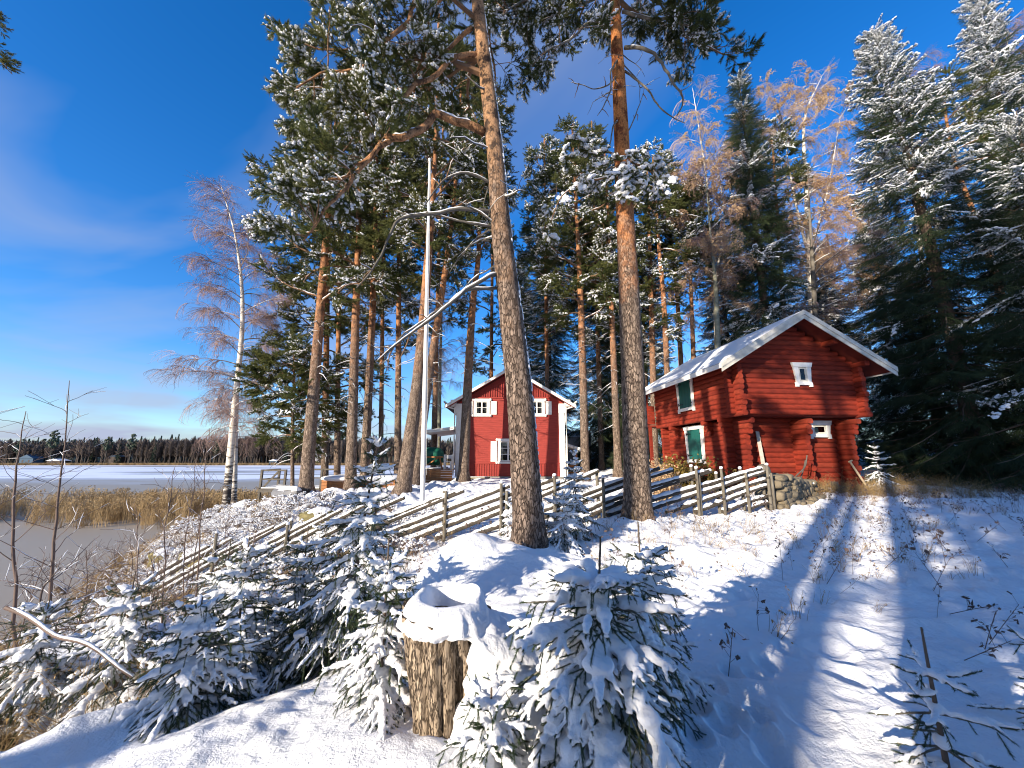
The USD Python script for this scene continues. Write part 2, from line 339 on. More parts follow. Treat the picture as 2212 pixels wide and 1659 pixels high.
bark('bark_pine_front', (0.28, 0.21, 0.165), (0.105, 0.076, 0.06), (0.38, 0.22, 0.12), (0.05, 0.032, 0.024), 4.0, 9.0, plate=19.0, bump=0.035, zs=0.36)
bark('bark_pine_red', (0.30, 0.225, 0.17), (0.125, 0.09, 0.07), (0.50, 0.195, 0.065), (0.20, 0.065, 0.028), 4.8, 8.0, plate=20.0, bump=0.03, zs=0.38)
bark('bark_limb', (0.30, 0.18, 0.10), (0.11, 0.065, 0.04), (0.34, 0.18, 0.09), (0.10, 0.055, 0.032), 2.0, 6.0, plate=26.0, bump=0.008, zs=0.8)
bark('bark_stump', (0.36, 0.28, 0.20), (0.16, 0.12, 0.085), (0.26, 0.19, 0.125), (0.13, 0.09, 0.06), 50.0, 60.0, plate=36.0, bump=0.022, zs=0.15, dark=(0.085, 0.06, 0.042))
simple('bark_spruce', (0.16, 0.115, 0.085), 0.85, 0.5, 8, 0.012, 22, (1, 1, 0.5))
simple('bark_grey', (0.20, 0.175, 0.14), 0.85, 0.5, 12, 0.006, 40, (1, 1, 0.6))
simple('bark_aspen', (0.30, 0.29, 0.21), 0.8, 0.45, 5, 0.008, 30, (1, 1, 1.6))
M['bark_birch'] = mat(stage, '/World/Looks/bark_birch', {
    'tc': ('texture_coordinate', {}), 'mp': ('mapping', {'scale': (1.0, 1.0, 4.5)}), 'n': ('noise_texture', {'scale': 1.7, 'detail': 5.0, 'roughness': 0.7}),
    'xyz': ('separate_xyz', {}), 'base': ('map_range', {'from_min': 0.2, 'from_max': 3.5, 'to_min': -0.2, 'to_max': 0.0, 'clamp': True}), 's': ('math', {'math_type': 'add'}),
    'r': ('rgb_ramp', {'ramp': [(0.36, (0.05, 0.04, 0.035)), (0.43, (0.62, 0.56, 0.48)), (0.7, (0.74, 0.68, 0.6))]}), 'p': ('principled_bsdf', {'roughness': 0.7, 'specular_ior_level': 0.2})},
    [('tc.object', 'mp.vector'), ('mp.vector', 'n.vector'), ('tc.object', 'xyz.vector'), ('xyz.z', 'base.value'), ('n.fac', 's.value1'), ('base.result', 's.value2'), ('s.value', 'r.fac'), ('r.color', 'p.base_color')], surface='p.BSDF')

def leafmat(name, a, b, trans=0.25, rough=0.6):
    """Needles and leaves: colour varies from sprig to sprig, a little light passes through."""
    M[name] = mat(stage, f'/World/Looks/{name}', {
        'o': ('object_info', {}), 'g': ('geometry', {}), 'n': ('noise_texture', {'scale': 1.1, 'detail': 3.0}), 's': ('math', {'math_type': 'multiply_add', 'value2': 0.35}), 'h': ('math', {'math_type': 'multiply', 'value2': 0.65}),
        'r': ('rgb_ramp', {'ramp': [(0.2, a), (0.8, b)]}), 'd': ('principled_bsdf', {'roughness': rough, 'specular_ior_level': 0.25}), 't': ('translucent_bsdf', {}), 'm': ('mix_closure', {'fac': trans})},
        [('g.position', 'n.vector'), ('n.fac', 'h.value1'), ('o.random', 's.value1'), ('h.value', 's.value3'), ('s.value', 'r.fac'), ('r.color', 'd.base_color'), ('r.color', 't.color'), ('d.BSDF', 'm.closure1'), ('t.BSDF', 'm.closure2')], surface='m.closure')
leafmat('needle_pine', (0.055, 0.080, 0.026), (0.145, 0.145, 0.042))
leafmat('needle_spruce', (0.022, 0.042, 0.024), (0.060, 0.082, 0.032))
leafmat('needle_young', (0.030, 0.055, 0.026), (0.060, 0.085, 0.034))
leafmat('leaf_tan', (0.40, 0.25, 0.13), (0.64, 0.46, 0.27), 0.35)
leafmat('leaf_bush', (0.12, 0.085, 0.02), (0.26, 0.19, 0.045), 0.3)
leafmat('twig_birch', (0.20, 0.125, 0.11), (0.37, 0.25, 0.21), 0.0)
leafmat('twig_gold', (0.30, 0.205, 0.14), (0.50, 0.38, 0.27), 0.0)
leafmat('twig_dark', (0.075, 0.052, 0.042), (0.15, 0.10, 0.08), 0.0)
leafmat('straw', (0.20, 0.125, 0.05), (0.42, 0.29, 0.13), 0.15)
leafmat('reed', (0.27, 0.18, 0.085), (0.46, 0.33, 0.17), 0.15)
leafmat('far_spruce', (0.020, 0.034, 0.024), (0.052, 0.066, 0.036), 0.0)
leafmat('far_birch', (0.065, 0.050, 0.042), (0.135, 0.105, 0.085), 0.0)
simple('wood_grey', (0.20, 0.18, 0.14), 0.8, 0.5, 9, 0.004, 30, (1, 1, 0.3), col2=(0.085, 0.07, 0.055))
simple('wood_pale', (0.62, 0.47, 0.29), 0.7, 0.3, 8)
simple('wood_bleached', (0.58, 0.52, 0.43), 0.8, 0.35, 8)
simple('birch_limb', (0.34, 0.27, 0.23), 0.8, 0.5, 8)
simple('wood_dead', (0.13, 0.115, 0.095), 0.85, 0.4, 8, 0.003, 60)
simple('wood_limb', (0.25, 0.14, 0.075), 0.85, 0.45, 7, 0.005, 50)
simple('rail_wood', (0.085, 0.070, 0.054), 0.85, 0.5, 9, 0.004, 40)
simple('log_red', (0.275, 0.030, 0.012), 0.9, 0.5, 4.5, 0.004, 22, (1, 1, 3), detail=6)
simple('log_red_worn', (0.31, 0.042, 0.018), 0.9, 0.5, 3.5, 0.004, 22, (1, 1, 3), detail=6)
simple('log_red_dark', (0.215, 0.023, 0.010), 0.9, 0.45, 3.5, 0.004, 22, (1, 1, 3), detail=6)
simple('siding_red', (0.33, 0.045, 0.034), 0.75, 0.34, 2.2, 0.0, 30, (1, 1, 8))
simple('siding_red_trim', (0.28, 0.037, 0.028), 0.75, 0.15, 3.0)
simple('white_paint', (0.78, 0.76, 0.71), 0.55, 0.16, 5.0)
simple('white_weathered', (0.62, 0.60, 0.54), 0.75, 0.45, 3.5, 0.002, 30, col2=(0.34, 0.33, 0.28), detail=6)
simple('shutter_green', (0.010, 0.10, 0.085), 0.5, 0.15, 3.0)
simple('iron_black', (0.018, 0.018, 0.018), 0.5, 0.2, 8)
simple('roof_dark', (0.06, 0.058, 0.06), 0.6, 0.3, 3)
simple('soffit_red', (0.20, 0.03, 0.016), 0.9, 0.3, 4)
simple('soffit_white', (0.74, 0.70, 0.66), 0.7, 0.08, 3)
simple('concrete', (0.25, 0.24, 0.225), 0.85, 0.2, 5, 0.003, 40)
simple('deck_wood', (0.40, 0.165, 0.055), 0.6, 0.35, 6, 0.0, 30, (0.4, 0.4, 5))
simple('brick_red', (0.40, 0.15, 0.085), 0.85, 0.3, 10)
simple('stone_grey', (0.23, 0.19, 0.13), 0.9, 0.45, 7, 0.012, 16, detail=7)
simple('stone_moss', (0.24, 0.20, 0.09), 0.9, 0.5, 6, 0.015, 14, col2=(0.08, 0.075, 0.03), detail=7)
simple('earth_dark', (0.03, 0.02, 0.012), 0.9, 0.5, 8)
simple('tarp_green', (0.012, 0.12, 0.075), 0.5, 0.25, 5)
simple('boat_hull', (0.17, 0.17, 0.175), 0.6, 0.2, 4)
simple('cabin_blue', (0.045, 0.085, 0.13), 0.8, 0.2, 2)
simple('cabin_dark', (0.06, 0.045, 0.04), 0.8, 0.2, 2)
simple('metal_grey', (0.24, 0.25, 0.27), 0.45, 0.15, 3)
simple('cloth_dark', (0.03, 0.035, 0.05), 0.9, 0.2, 8)
simple('skin', (0.50, 0.30, 0.22), 0.6, 0.05, 8)
simple('hair_brown', (0.07, 0.045, 0.03), 0.7, 0.3, 20)
simple('curtain', (0.50, 0.44, 0.34), 0.9, 0.25, 14, 0.0, 10, (1, 1, 0.1))
simple('interior_dark', (0.035, 0.028, 0.024), 0.9, 0.3, 4)
simple('interior_straw', (0.42, 0.33, 0.2), 0.9, 0.3, 6)
simple('ground_brown', (0.12, 0.085, 0.045), 0.9, 0.4, 0.2)
M['glass'] = mat(stage, '/World/Looks/glass', {'f': ('fresnel', {'IOR': 1.5}), 't': ('transparent_bsdf', {'color': (0.93, 0.95, 0.95)}), 'g': ('glossy_bsdf', {'roughness': 0.02, 'color': (0.95, 0.97, 1.0)}), 'm': ('mix_closure', {})},
                 [('f.fac', 'm.fac'), ('t.BSDF', 'm.closure1'), ('g.BSDF', 'm.closure2')], surface='m.closure')
# ------------------------------------------------------------------ the ground
PINS = np.array([
    (0, 0, 0), (0, 2.4, 0.0), (1.5, 2.4, 0.0), (3.5, 2.5, 0.04), (-1.3, 2.6, -0.12), (-2.6, 2.6, -0.3), (-4, 3.0, -0.55), (0, -4, 0.1), (4, -4, 0.15), (-4, -5, -0.2), (10, -8, 0.4), (-10, -8, -0.9), (0, -20, 0.6), (15, -20, 0.8), (-14, -20, -0.6),
    (0, 6.5, 0.0), (2.7, 8.7, 0.15), (1, 10, 0.1), (6.8, 10.5, 0.25), (5, 6, 0.08), (9, 8, 0.2), (12, 9, 0.3), (8, 5, 0.1), (15, 3, 0.2), (25, 5, 0.5), (-2, 6, -0.4), (-3, 4, -0.5),
    (8.5, 14.6, 0.50), (12.8, 15.1, 0.45), (10.5, 12.5, 0.32), (17, 17, 0.47), (22, 18, 0.6), (10, 20, 0.8), (5, 14, 0.3),
    (-3.4, 24, 0.33), (3.2, 24, 0.33), (0, 20, 0.30), (-2.4, 13.6, 0.0), (-4.6, 18, 0.27), (-4, 20.5, 0.3), (-7, 18, 0.15), (-9.8, 18, 0.02), (-11, 18.5, -0.25), (5, 18, 0.42), (6, 24, 0.55), (0, 32, 0.5), (10, 32, 1.2), (22, 32, 1.6), (-5.5, 27, -0.6), (-3, 33, -0.2),
    (-7.5, 11, -1.55), (-5, 8, -0.95), (-9.5, 11.5, -2.1), (-11.5, 12.5, -2.5), (-15.5, 21.8, -1.2), (-13, 17, -1.7), (-10.5, 14.5, -1.35), (-7, 14.5, -0.6), (-2, 9.5, -0.35), (-4.5, 10, -0.85),
    (-13.8, 11.5, -2.75), (-16, 15, -2.8), (-18, 19, -2.8), (-18.8, 22.5, -2.8), (-17, 25.5, -2.85), (-12.5, 23.5, -2.2), (-10.5, 21.5, -1.2), (-12.5, 26, -2.85), (-8, 28, -2.8), (-9.5, 24, -1.8),
    (-25, 15, -3.6), (-25, 30, -3.6), (-15, 36, -3.6), (-8, 40, -3.4), (-2, 48, -2.9), (5, 48, 1.0), (25, 48, 3.0),
    (-8, 6, -1.6), (-10, 8.5, -2.3), (-12.5, 6, -2.8), (-15, 0, -3.2), (-8, 0, -1.0), (-20, -8, -3.4), (-3.4, -0.5, -0.4), (40, 20, 1.5), (50, 0, 1.5), (40, 45, 3.5)], float)
LAKE_Z = -2.6
_rbf = RBFInterpolator(PINS[:, :2], PINS[:, 2], kernel='thin_plate_spline', smoothing=0.002)
def base_height(x, y):
    xy = np.stack([np.clip(np.ravel(x), -26, 50), np.clip(np.ravel(y), -20, 48)], 1)
    z = np.concatenate([_rbf(xy[i:i + 40000]) for i in range(0, len(xy), 40000)])
    return np.maximum(z, -4.0).reshape(np.shape(x))

def at_ground(px, Y):
    """The point of the ground at depth Y on the vertical plane of view column px (a tree's foot)."""
    py = 1050.0
    for _ in range(6):
        p = at(px, py, Y)
        z = float(base_height(np.array(p[0]), np.array(Y)))
        t = (z - EYE) / Y
        v = (t * CP - SP) / (CP + t * SP)
        py = 829.5 - FPX * v
    return np.array([p[0], Y, z])

# hollows pressed into the snow: footprints and small dimples (view pixel, radius, depth)
DENTS = [(1580, 1462, .055, .07), (1640, 1550, .055, .07), (1640, 1590, .07, .04), (1590, 1385, .06, .035), (1690, 1385, .05, .05), (1695, 1405, .06, .04), (1820, 1470, .10, .05), (1940, 1515, .08, .03),
         (2300, 1515, .09, .05), (1500, 1530, .07, .03), (1660, 1440, .08, .03), (1540, 1490, .06, .02), (1800, 1420, .12, .04), (1560, 1340, .08, .04), (1510, 1260, .1, .04), (1600, 1300, .1, .04), (1690, 1640, .09, .06),
         (1860, 1400, .1, .03), (1960, 1440, .09, .03), (2080, 1500, .1, .03), (2130, 1400, .12, .04), (1750, 1560, .1, .02), (1420, 1230, .12, .05), (1560, 1200, .14, .05)]
DENTS += [(1505 + 38 * k + 14 * (k % 2), 1600 - 44 * k + 20 * (k % 3), .06, .05) for k in range(8)] + [(1960 + 60 * k, 1480 - 28 * k, .05, .04) for k in range(5)]
_dent = []
for px, py, r, d in DENTS:
    v = (829.5 - py) / FPX; s = -EYE / (SP + CP * v) if (SP + CP * v) < 0 else 30
    _dent.append(((px - 1106) / FPX * s, s * (CP - SP * v), r * 1.15, d * 1.35))
MOUNDS = [(-0.62, 6.6, 0.62, 0.42), (-0.95, 6.2, 0.5, 0.25), (0.32, 6.8, 0.55, 0.14), (2.72, 8.75, 0.8, 0.18), (-1.9, 2.75, 0.5, 0.12), (-0.42, 2.25, 0.35, 0.10), (-0.95, 2.5, 0.35, 0.1), (-1.0, 3.1, 0.5, 0.1), (-3.0, 3.3, 0.35, 0.16), (-5.2, 4.5, 0.5, 0.35), (-5.6, 5.6, 0.6, 0.3), (-3.3, 2.75, 0.5, 0.16), (-6.6, 4.6, .6, .3), (0.5, 2.55, 0.7, 0.05)]
HOLLOWS = [(-4.0, 3.75, 0.62, 0.60), (-4.7, 3.9, 0.5, 0.45), (-3.95, 3.3, 0.3, 0.2), (-2.2, 4.1, 0.5, 0.12)]
def height(x, y):
    x, y = np.asarray(x, float), np.asarray(y, float)
    z = base_height(x, y)
    p = np.stack([x, y, 0 * x], -1)
    d = np.hypot(x, y)
    rough = np.clip((d - 3.0) / 5.0, 0.32, 1.0)
    bank = np.clip((-x - 1.0) / 4, 0, 1) * np.clip((y - 3.0) / 3, 0, 1)
    z = z + (fbm(p * 0.9, 3, 5) - 0.5) * 0.16 * rough + (fbm(p * np.array([1.6, 3.4, 1]), 3, 9) - 0.5) * (0.07 + 0.09 * bank) * rough
    z = z + (np.maximum(noise(p * 4.2, 21), 0.45) - 0.45) * (0.09 + 0.30 * bank) * rough
    z = z + (noise(p * np.array([9.0, 11.0, 1]), 33) - 0.5) * (0.018 + 0.05 * bank)
    z = z + (np.maximum(noise(p * np.array([5.5, 7.5, 1]), 44), 0.5) - 0.5) * 0.09 * np.clip((-x - .6) / 1.5, 0, 1) * np.clip((6 - y) / 3, 0, 1)
    tus = np.clip((d - 2.6) / 3.5, 0, 1) * np.clip((x + 1.5) / 2, 0, 1)
    z = z + (np.maximum(fbm(p * np.array([1.7, 4.6, 1]), 3, 51), 0.42) - 0.42) * 0.26 * tus + (noise(p * np.array([6.0, 13.0, 1]), 52) - .5) * .03 * tus
    for mx, my, r, h in MOUNDS: z = z + h * np.exp(-((x - mx) ** 2 + (y - my) ** 2) / r**2)
    for mx, my, r, h in HOLLOWS: z = z - h * np.exp(-(((x - mx) ** 2 + (y - my) ** 2) / r**2) ** 2)
    for mx, my, r, h in _dent:
        q = ((x - mx) ** 2 + ((y - my) / 1.35) ** 2) / r**2
        z = z - h * np.exp(-q**2) + 0.010 * np.exp(-(q - 1.8) ** 2 * 3)
    return z
def on_ground(x, y): return np.array([x, y, float(height(np.array([float(x)]), np.array([float(y)]))[0])])

_front = np.radians(np.linspace(-64, 64, 520)); _rest = np.radians(np.linspace(64, 296, 90))[1:-1]
_az = np.concatenate([_front, _rest])
_rr = np.concatenate([[0.0], np.geomspace(0.5, 1.8, 24)[:-1], np.geomspace(1.8, 7, 210)[:-1], np.geomspace(7, 150, 190)])
_A, _R = np.meshgrid(_az, _rr, indexing='ij')
_X, _Y = _R * np.sin(_A), _R * np.cos(_A)
_Z = height(_X, _Y)
na, nr = _A.shape
_i, _j = np.meshgrid(np.arange(na), np.arange(nr - 1), indexing='ij'); _i2 = (_i + 1) % na
q = np.stack([_i * nr + _j, _i * nr + _j + 1, _i2 * nr + _j + 1, _i2 * nr + _j], -1).reshape(-1, 4)[:, ::-1]
gv = np.stack([_X, _Y, _Z], -1).reshape(-1, 3)
keep = ~((gv[q][:, :, 2] < LAKE_Z - 0.35).all(1))
q = q[keep]
_u, _inv = np.unique(q, return_inverse=True); gv, q = gv[_u], _inv.reshape(-1, 4)
gpath = single('snowy_ground', (gv, np.vstack([q[:, [0, 1, 2]], q[:, [0, 2, 3]]])), 'ground', kind='structure', smooth=True)
# how thin the snow lies: grassy shore bank, under the spruces, round the log house, in the hollow
def thinness(x, y):
    z = base_height(x, y)
    bank = np.clip((-0.15 - z) / 0.9, 0, 1) * np.clip((y - 5.5) / 3.0, 0, 1)
    hol = sum(np.exp(-(((x - a) ** 2 + (y - b) ** 2) / (r * 1.0) ** 2) ** 2) for a, b, r, _ in HOLLOWS[:3])
    house = np.exp(-(((x - 10.8) / 2.6) ** 2 + ((y - 14.2) / 0.9) ** 2)) + np.exp(-(((x - 17.5) / 5) ** 2 + ((y - 17.5) / 1.5) ** 2)) * 0.9
    shore = np.clip((-2.1 - z) / 0.5, 0, 1) * 0.16
    return np.clip(0.50 * bank + 0.7 * hol + 0.58 * house + shore, 0, 1) + 0.22 * np.clip((np.hypot(x, y) - 5) / 4, 0, 1) * (x > 1)
UsdGeom.PrimvarsAPI(stage.GetPrimAtPath(gpath)).CreatePrimvar('thin', Sdf.ValueTypeNames.FloatArray, 'vertex').Set(Vt.FloatArray.FromNumpy(thinness(gv[:, 0], gv[:, 1]).astype(np.float32)))

# frozen lake
def sheet(x0, x1, y0, y1, z): return np.array([(x0, y0, z), (x1, y0, z), (x1, y1, z), (x0, y1, z)], float), np.array([(0, 1, 2), (0, 2, 3)])
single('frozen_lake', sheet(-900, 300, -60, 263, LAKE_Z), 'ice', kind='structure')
# far shore: a low rise and a wooded ridge behind it
def ridge(name, y0, depth, prof, x0, x1, m, n=160, seed=1):
    xs = np.linspace(x0, x1, n); ts = np.linspace(0, 1, 14)
    Xg, Tg = np.meshgrid(xs, ts, indexing='ij')
    Zg = LAKE_Z - 0.4 + prof(Xg) * np.sin(np.minimum(Tg * 1.15, 1) * np.pi / 2) ** 0.8 * (0.85 + 0.3 * fbm(np.stack([Xg * 0.02, Tg * 3, 0 * Xg], -1), 3, seed))
    v = np.stack([Xg, y0 + Tg * depth, Zg], -1).reshape(-1, 3)
    i, j = np.meshgrid(np.arange(n - 1), np.arange(13), indexing='ij')
    q = np.stack([i * 14 + j, (i + 1) * 14 + j, (i + 1) * 14 + j + 1, i * 14 + j + 1], -1).reshape(-1, 4)
    single(name, (v, np.vstack([q[:, [0, 1, 2]], q[:, [0, 2, 3]]])), m, kind='structure', smooth=True)
ridge('far_shore', 257, 90, lambda x: 3.2 + 0 * x, -900, 300, 'ground_brown')
ridge('far_hill', 520, 300, lambda x: 21 + 9 * np.sin(x / 170.0 + 1.0), -1300, 500, 'far_spruce', seed=4)
# ------------------------------------------------------------------ sprigs: the small forms that crowns are made of
def needle_fan(mb, p0, p1, n, length, width, rng, spread=1.0, back=0.0):
    """Needles round a shoot from p0 to p1, each a narrow triangle."""
    p0, p1 = np.asarray(p0, float), np.asarray(p1, float); ax = p1 - p0; L = np.linalg.norm(ax); ax /= L
    a = np.cross(ax, [0.13, 0.2, 0.97]); a /= np.linalg.norm(a); b = np.cross(ax, a)
    t = rng.random(n); th = rng.random(n) * 2 * np.pi
    d = np.cos(th)[:, None] * a + np.sin(th)[:, None] * b
    dirv = d * spread + ax * (0.75 + 0.5 * rng.random(n))[:, None]
    dirv /= np.linalg.norm(dirv, axis=1, keepdims=True)
    o = p0 + ax * (t * L)[:, None]
    side = np.cross(dirv, ax + rng.normal(0, 0.4, (n, 3))); side /= np.linalg.norm(side, axis=1, keepdims=True) + 1e-9
    l = length * (0.75 + 0.5 * rng.random(n))[:, None]
    v = np.stack([o - side * width / 2, o + side * width / 2, o + dirv * l], 1).reshape(-1, 3)
    mb.add(v, np.arange(3 * n).reshape(-1, 3))

def flakes(s, c, spread, n, r0, r1, rng, squash=0.6):
    """Small uneven cushions of snow round the point c."""
    for _ in range(n): s.ball(np.asarray(c) + rng.normal(0, 1, 3) * spread, r0 + (r1 - r0) * rng.random(), 0, squash * (0.7 + .6 * rng.random()), seed=int(rng.integers(999)))

def pine_sprig(seed, L=0.42, nl=0.085, nw=0.010, nn=1.0, fl=(8, .012, .034)):
    """A bough end of a Scots pine: short shoots with dense tufts of needles, pointing out along +x; snow caught on top of the tufts."""
    rng = np.random.default_rng(seed); g, s = MB(), MB()
    stems = [((0, 0, 0), (L, rng.normal(0, .03), 0.03))]
    for k in range(7):
        x = (0.10 + 0.75 * rng.random()) * L; sg = 1 if k % 2 else -1
        stems.append(((x * .9, 0, 0), (x + (0.24 + 0.28 * rng.random()) * L, sg * (0.2 + 0.38 * rng.random()) * L, rng.normal(0.0, 0.12) * L)))
    for a, b in stems:
        a, b = np.array(a), np.array(b); m = b - a; l = np.linalg.norm(m); u = m / l
        g.tube([a, b], [0.008, 0.004], 3, False)
        t0 = b - u * min(l, .36 * L)
        needle_fan(g, t0, b, int(46 * nn), nl, nw, rng, 0.9); needle_fan(g, t0 - u * .06, t0 + u * .03, int(22 * nn), nl * .9, nw, rng, 1.2)
        if rng.random() < .8: flakes(s, t0 + u * (.5 * min(l, .36 * L)) + [0, 0, nl * .42], np.array([.055, .035, .010]) * L / .42, fl[0], fl[1], fl[2], rng)
    return g.get(), s.get()

def spruce_frond(seed, L=1.1, nl=0.040, nw=0.013):
    """A drooping spray of spruce, pointing out along +x: a stem with side twigs, the longer ones hanging; snow in a broken strip along the top."""
    rng = np.random.default_rng(seed); g, s = MB(), MB()
    ts = np.linspace(0, 1, 9); stem = np.stack([ts * L, 0.04 * np.sin(ts * 4 + seed), -0.10 * L * ts**1.5 + 0.03 * L * ts**4], 1)
    g.tube(stem, 0.012 * (1 - 0.8 * ts), 3, False)
    n = int(L / 0.040)
    for k in range(n):
        t = 0.04 + 0.94 * (k + rng.random() * .6) / n; sg = 1 if k % 2 else -1
        o = np.array([np.interp(t, ts, stem[:, c]) for c in range(3)])
        l = (0.42 * (1 - 0.72 * t) + 0.04) * (0.6 + 0.7 * rng.random())
        d = np.array([0.62, sg * (.25 + .5 * rng.random()), -0.15 - 0.75 * rng.random()]); e = o + d / np.linalg.norm(d) * l
        g.tube([o, e], [0.005, 0.002], 3, False)
        needle_fan(g, o, e, int(10 + 60 * l), nl, nw, rng, 1.0)
        if d[2] > -.55 and rng.random() < 0.5: flakes(s, o + (e - o) * .45 + [0, 0, .018], np.abs(e - o) * .24 + .006, 5, .014, .036, rng, .5)
    needle_fan(g, stem[6], stem[8], 30, nl, nw, rng, 0.9)
    for k in range(8):
        for _ in range(5):
            if noise(np.array([[k * .45, seed * 3.3, _ * .2]]), 3)[0] < .38: continue
            o = stem[k] + (stem[k + 1] - stem[k]) * rng.random(); w = .05 * (1 - .5 * k / 8)
            s.ball(o + [0, rng.normal(0, w * 1.6), 0.022], 0.028 + 0.05 * rng.random() ** 2, 0, 0.45, seed=int(rng.integers(999)))
    return g.get(), s.get()

def birch_spray(seed, leafy=0):
    """Hanging hair-thin birch twigs; leafy adds a few withered leaves or catkins. Twigs and leaves apart."""
    rng = np.random.default_rng(seed); g, lf = MB(), MB()
    for k in range(9):
        p = np.zeros(3) + [0.25 * rng.random(), rng.normal(0, .05), 0]; d = np.array([0.8, rng.normal(0, .5), 0.25 * rng.normal()]); pts = [p]
        for j in range(5):
            d = d + [0, 0, -0.28 - 0.2 * rng.random()] + rng.normal(0, .12, 3); d /= np.linalg.norm(d); p = p + d * 0.16 * (0.8 + 0.5 * rng.random()); pts.append(p)
            for q in range(leafy if rng.random() < 0.85 else 0):
                c = p + rng.normal(0, .03, 3); r = 0.026 + 0.022 * rng.random(); a = rng.normal(0, 1, 3); a /= np.linalg.norm(a); b = np.cross(a, rng.normal(0, 1, 3)); b /= np.linalg.norm(b)
                lf.add([c - a * r, c + b * r * .7, c + a * r, c - b * r * .7], [(0, 1, 2), (0, 2, 3)])
            if rng.random() < 0.6:
                e = p + np.array([rng.normal(0, .08), rng.normal(0, .08), -0.08 - .08 * rng.random()]); g.tube([p, e], [0.0035, 0.0025], 3, False)
        g.tube(pts, np.linspace(0.006, 0.003, 6), 3, False)
    return g.get(), lf.get()

PINE = [pine_sprig(s) for s in (11, 12, 13, 14)]
PINE_FAR = [pine_sprig(s, .58, .105, .019, .8, (7, .020, .050)) for s in (15, 16, 17, 18)]
FROND = [spruce_frond(s, L) for s, L in ((21, 1.1), (22, 1.2), (23, 0.9), (24, 1.0))]
BIRCH = [birch_spray(s) for s in (31, 32, 33)]
BIRCHL = [birch_spray(s, 5) for s in (34, 35, 36)]
def heavy_sprig(k):
    """A pine bough end buried in snow: balls of it on every shoot."""
    g, s = PINE[k]; rng = np.random.default_rng(70 + k); b = MB().add(s)
    for _ in range(9): b.ball((0.1 + 0.36 * rng.random(), rng.normal(0, .11), 0.05 + 0.02 * rng.random()), 0.045 + 0.045 * rng.random(), 1, 0.7, seed=int(rng.integers(999)))
    return g, b.get()
PINE_HEAVY = [heavy_sprig(k) for k in range(4)]

class Sprigs:
    """Places and attitudes of the sprigs of one crown."""
    def __init__(self): self.p, self.q, self.s, self.k = [], [], [], []
    def put(self, p, d, rng, scale=1.0, forms=4, roll=0.35):
        d = np.asarray(d, float); d = d / (np.linalg.norm(d) + 1e-9)
        yaw = math.atan2(d[1], d[0]); pitch = -math.asin(np.clip(d[2], -1, 1))
        q = Rot.from_euler('ZYX', [yaw, pitch, rng.normal(0, roll)]).as_quat()
        self.p.append(p); self.q.append(q); self.s.append(scale); self.k.append(int(rng.integers(forms)))
    def build(self, T, forms, gm, with_snow=True, snow_share=1.0, rng=None, names=('foliage', 'snow'), top_bias=0.0):
        if not self.p: return
        p, q, s, k = np.array(self.p), np.array(self.q), np.array(self.s), np.array(self.k)
        T.scatter(names[0], [f[0] for f in forms], gm, p, q, s, k)
        if with_snow:
            m = np.ones(len(p), bool)
            if rng is not None and snow_share < 1:
                val = fbm(p * 0.75, 2, len(p) % 17) * 1.0 + rng.random(len(p)) * .22 + top_bias * (p[:, 2] - p[:, 2].min()) / np.ptp(p[:, 2]); m = val > np.quantile(val, 1 - snow_share)
            T.scatter(names[1], [f[1] for f in forms], 'snow' if with_snow is True else with_snow, p[m], q[m], s[m], k[m])

def limb_path(start, az, el, L, rng, droop=0.5, wig=0.25, n=9, upturn=0.0):
    p = np.asarray(start, float); pts = [p]; a = az; e = el
    for k in range(n - 1):
        e = e - droop / n + upturn * (k / n) ** 2 + rng.normal(0, wig * 0.35); a = a + rng.normal(0, wig * 0.5)
        p = p + np.array([math.sin(a) * math.cos(e), math.cos(a) * math.cos(e), math.sin(e)]) * L / (n - 1); pts.append(p)
    return np.array(pts)

def snow_strip(mb, pts, radii, rng, cover=0.85, lift=0.75, fat=0.95, sides=5, least=0.0):
    """Snow lying along the top of a limb, broken here and there. It slides off the steep parts."""
    pts = np.asarray(pts, float); radii = np.broadcast_to(np.asarray(radii, float), (len(pts),))
    t = np.gradient(pts, axis=0); t /= np.linalg.norm(t, axis=1, keepdims=True) + 1e-9
    ok = (np.abs(t[:, 2]) < 0.80) & (rng.random(len(pts)) < cover)
    run = []
    for k in range(len(pts) + 1):
        if k < len(pts) and ok[k]: run.append(k)
        elif len(run) > 1:
            r = np.maximum(radii[run] * fat, least); r = r * (0.8 + 0.4 * rng.random(len(run))); r[0] *= .5; r[-1] *= .5
            mb.tube(pts[run] + np.array([0, 0, 1]) * (radii[run] * lift + r * .15)[:, None], r, sides); run = []
        else: run = []

def ragged(pts, radii, seg, sides, seed, amp, rootflare=0.0):
    """A trunk: a tube along a spline with uneven sides and a flared foot."""
    P = spline(pts, seg); r = np.interp(np.linspace(0, 1, seg), np.linspace(0, 1, len(radii)), radii)
    d = np.concatenate([[0], np.cumsum(np.linalg.norm(np.diff(P, axis=0), axis=1))])
    r = r * (1 + rootflare * np.exp(-d / 0.28))
    v, f = tube(P, r, sides, True)
    body = v[:seg * sides].reshape(seg, sides, 3); c = P[:, None]
    off = body - c
    nz = fbm(body * np.array([7, 7, 1.6]), 4, seed) - 0.5
    lobes = 1 + rootflare * 0.35 * np.exp(-d / 0.35)[:, None] * np.sin(np.arange(sides) * 2 * np.pi / sides * 5 + seed)[None, :]
    v[:seg * sides] = (c + off * lobes[..., None] * (1 + amp * nz[..., None] * 2)).reshape(-1, 3)
    return v, f, P, r

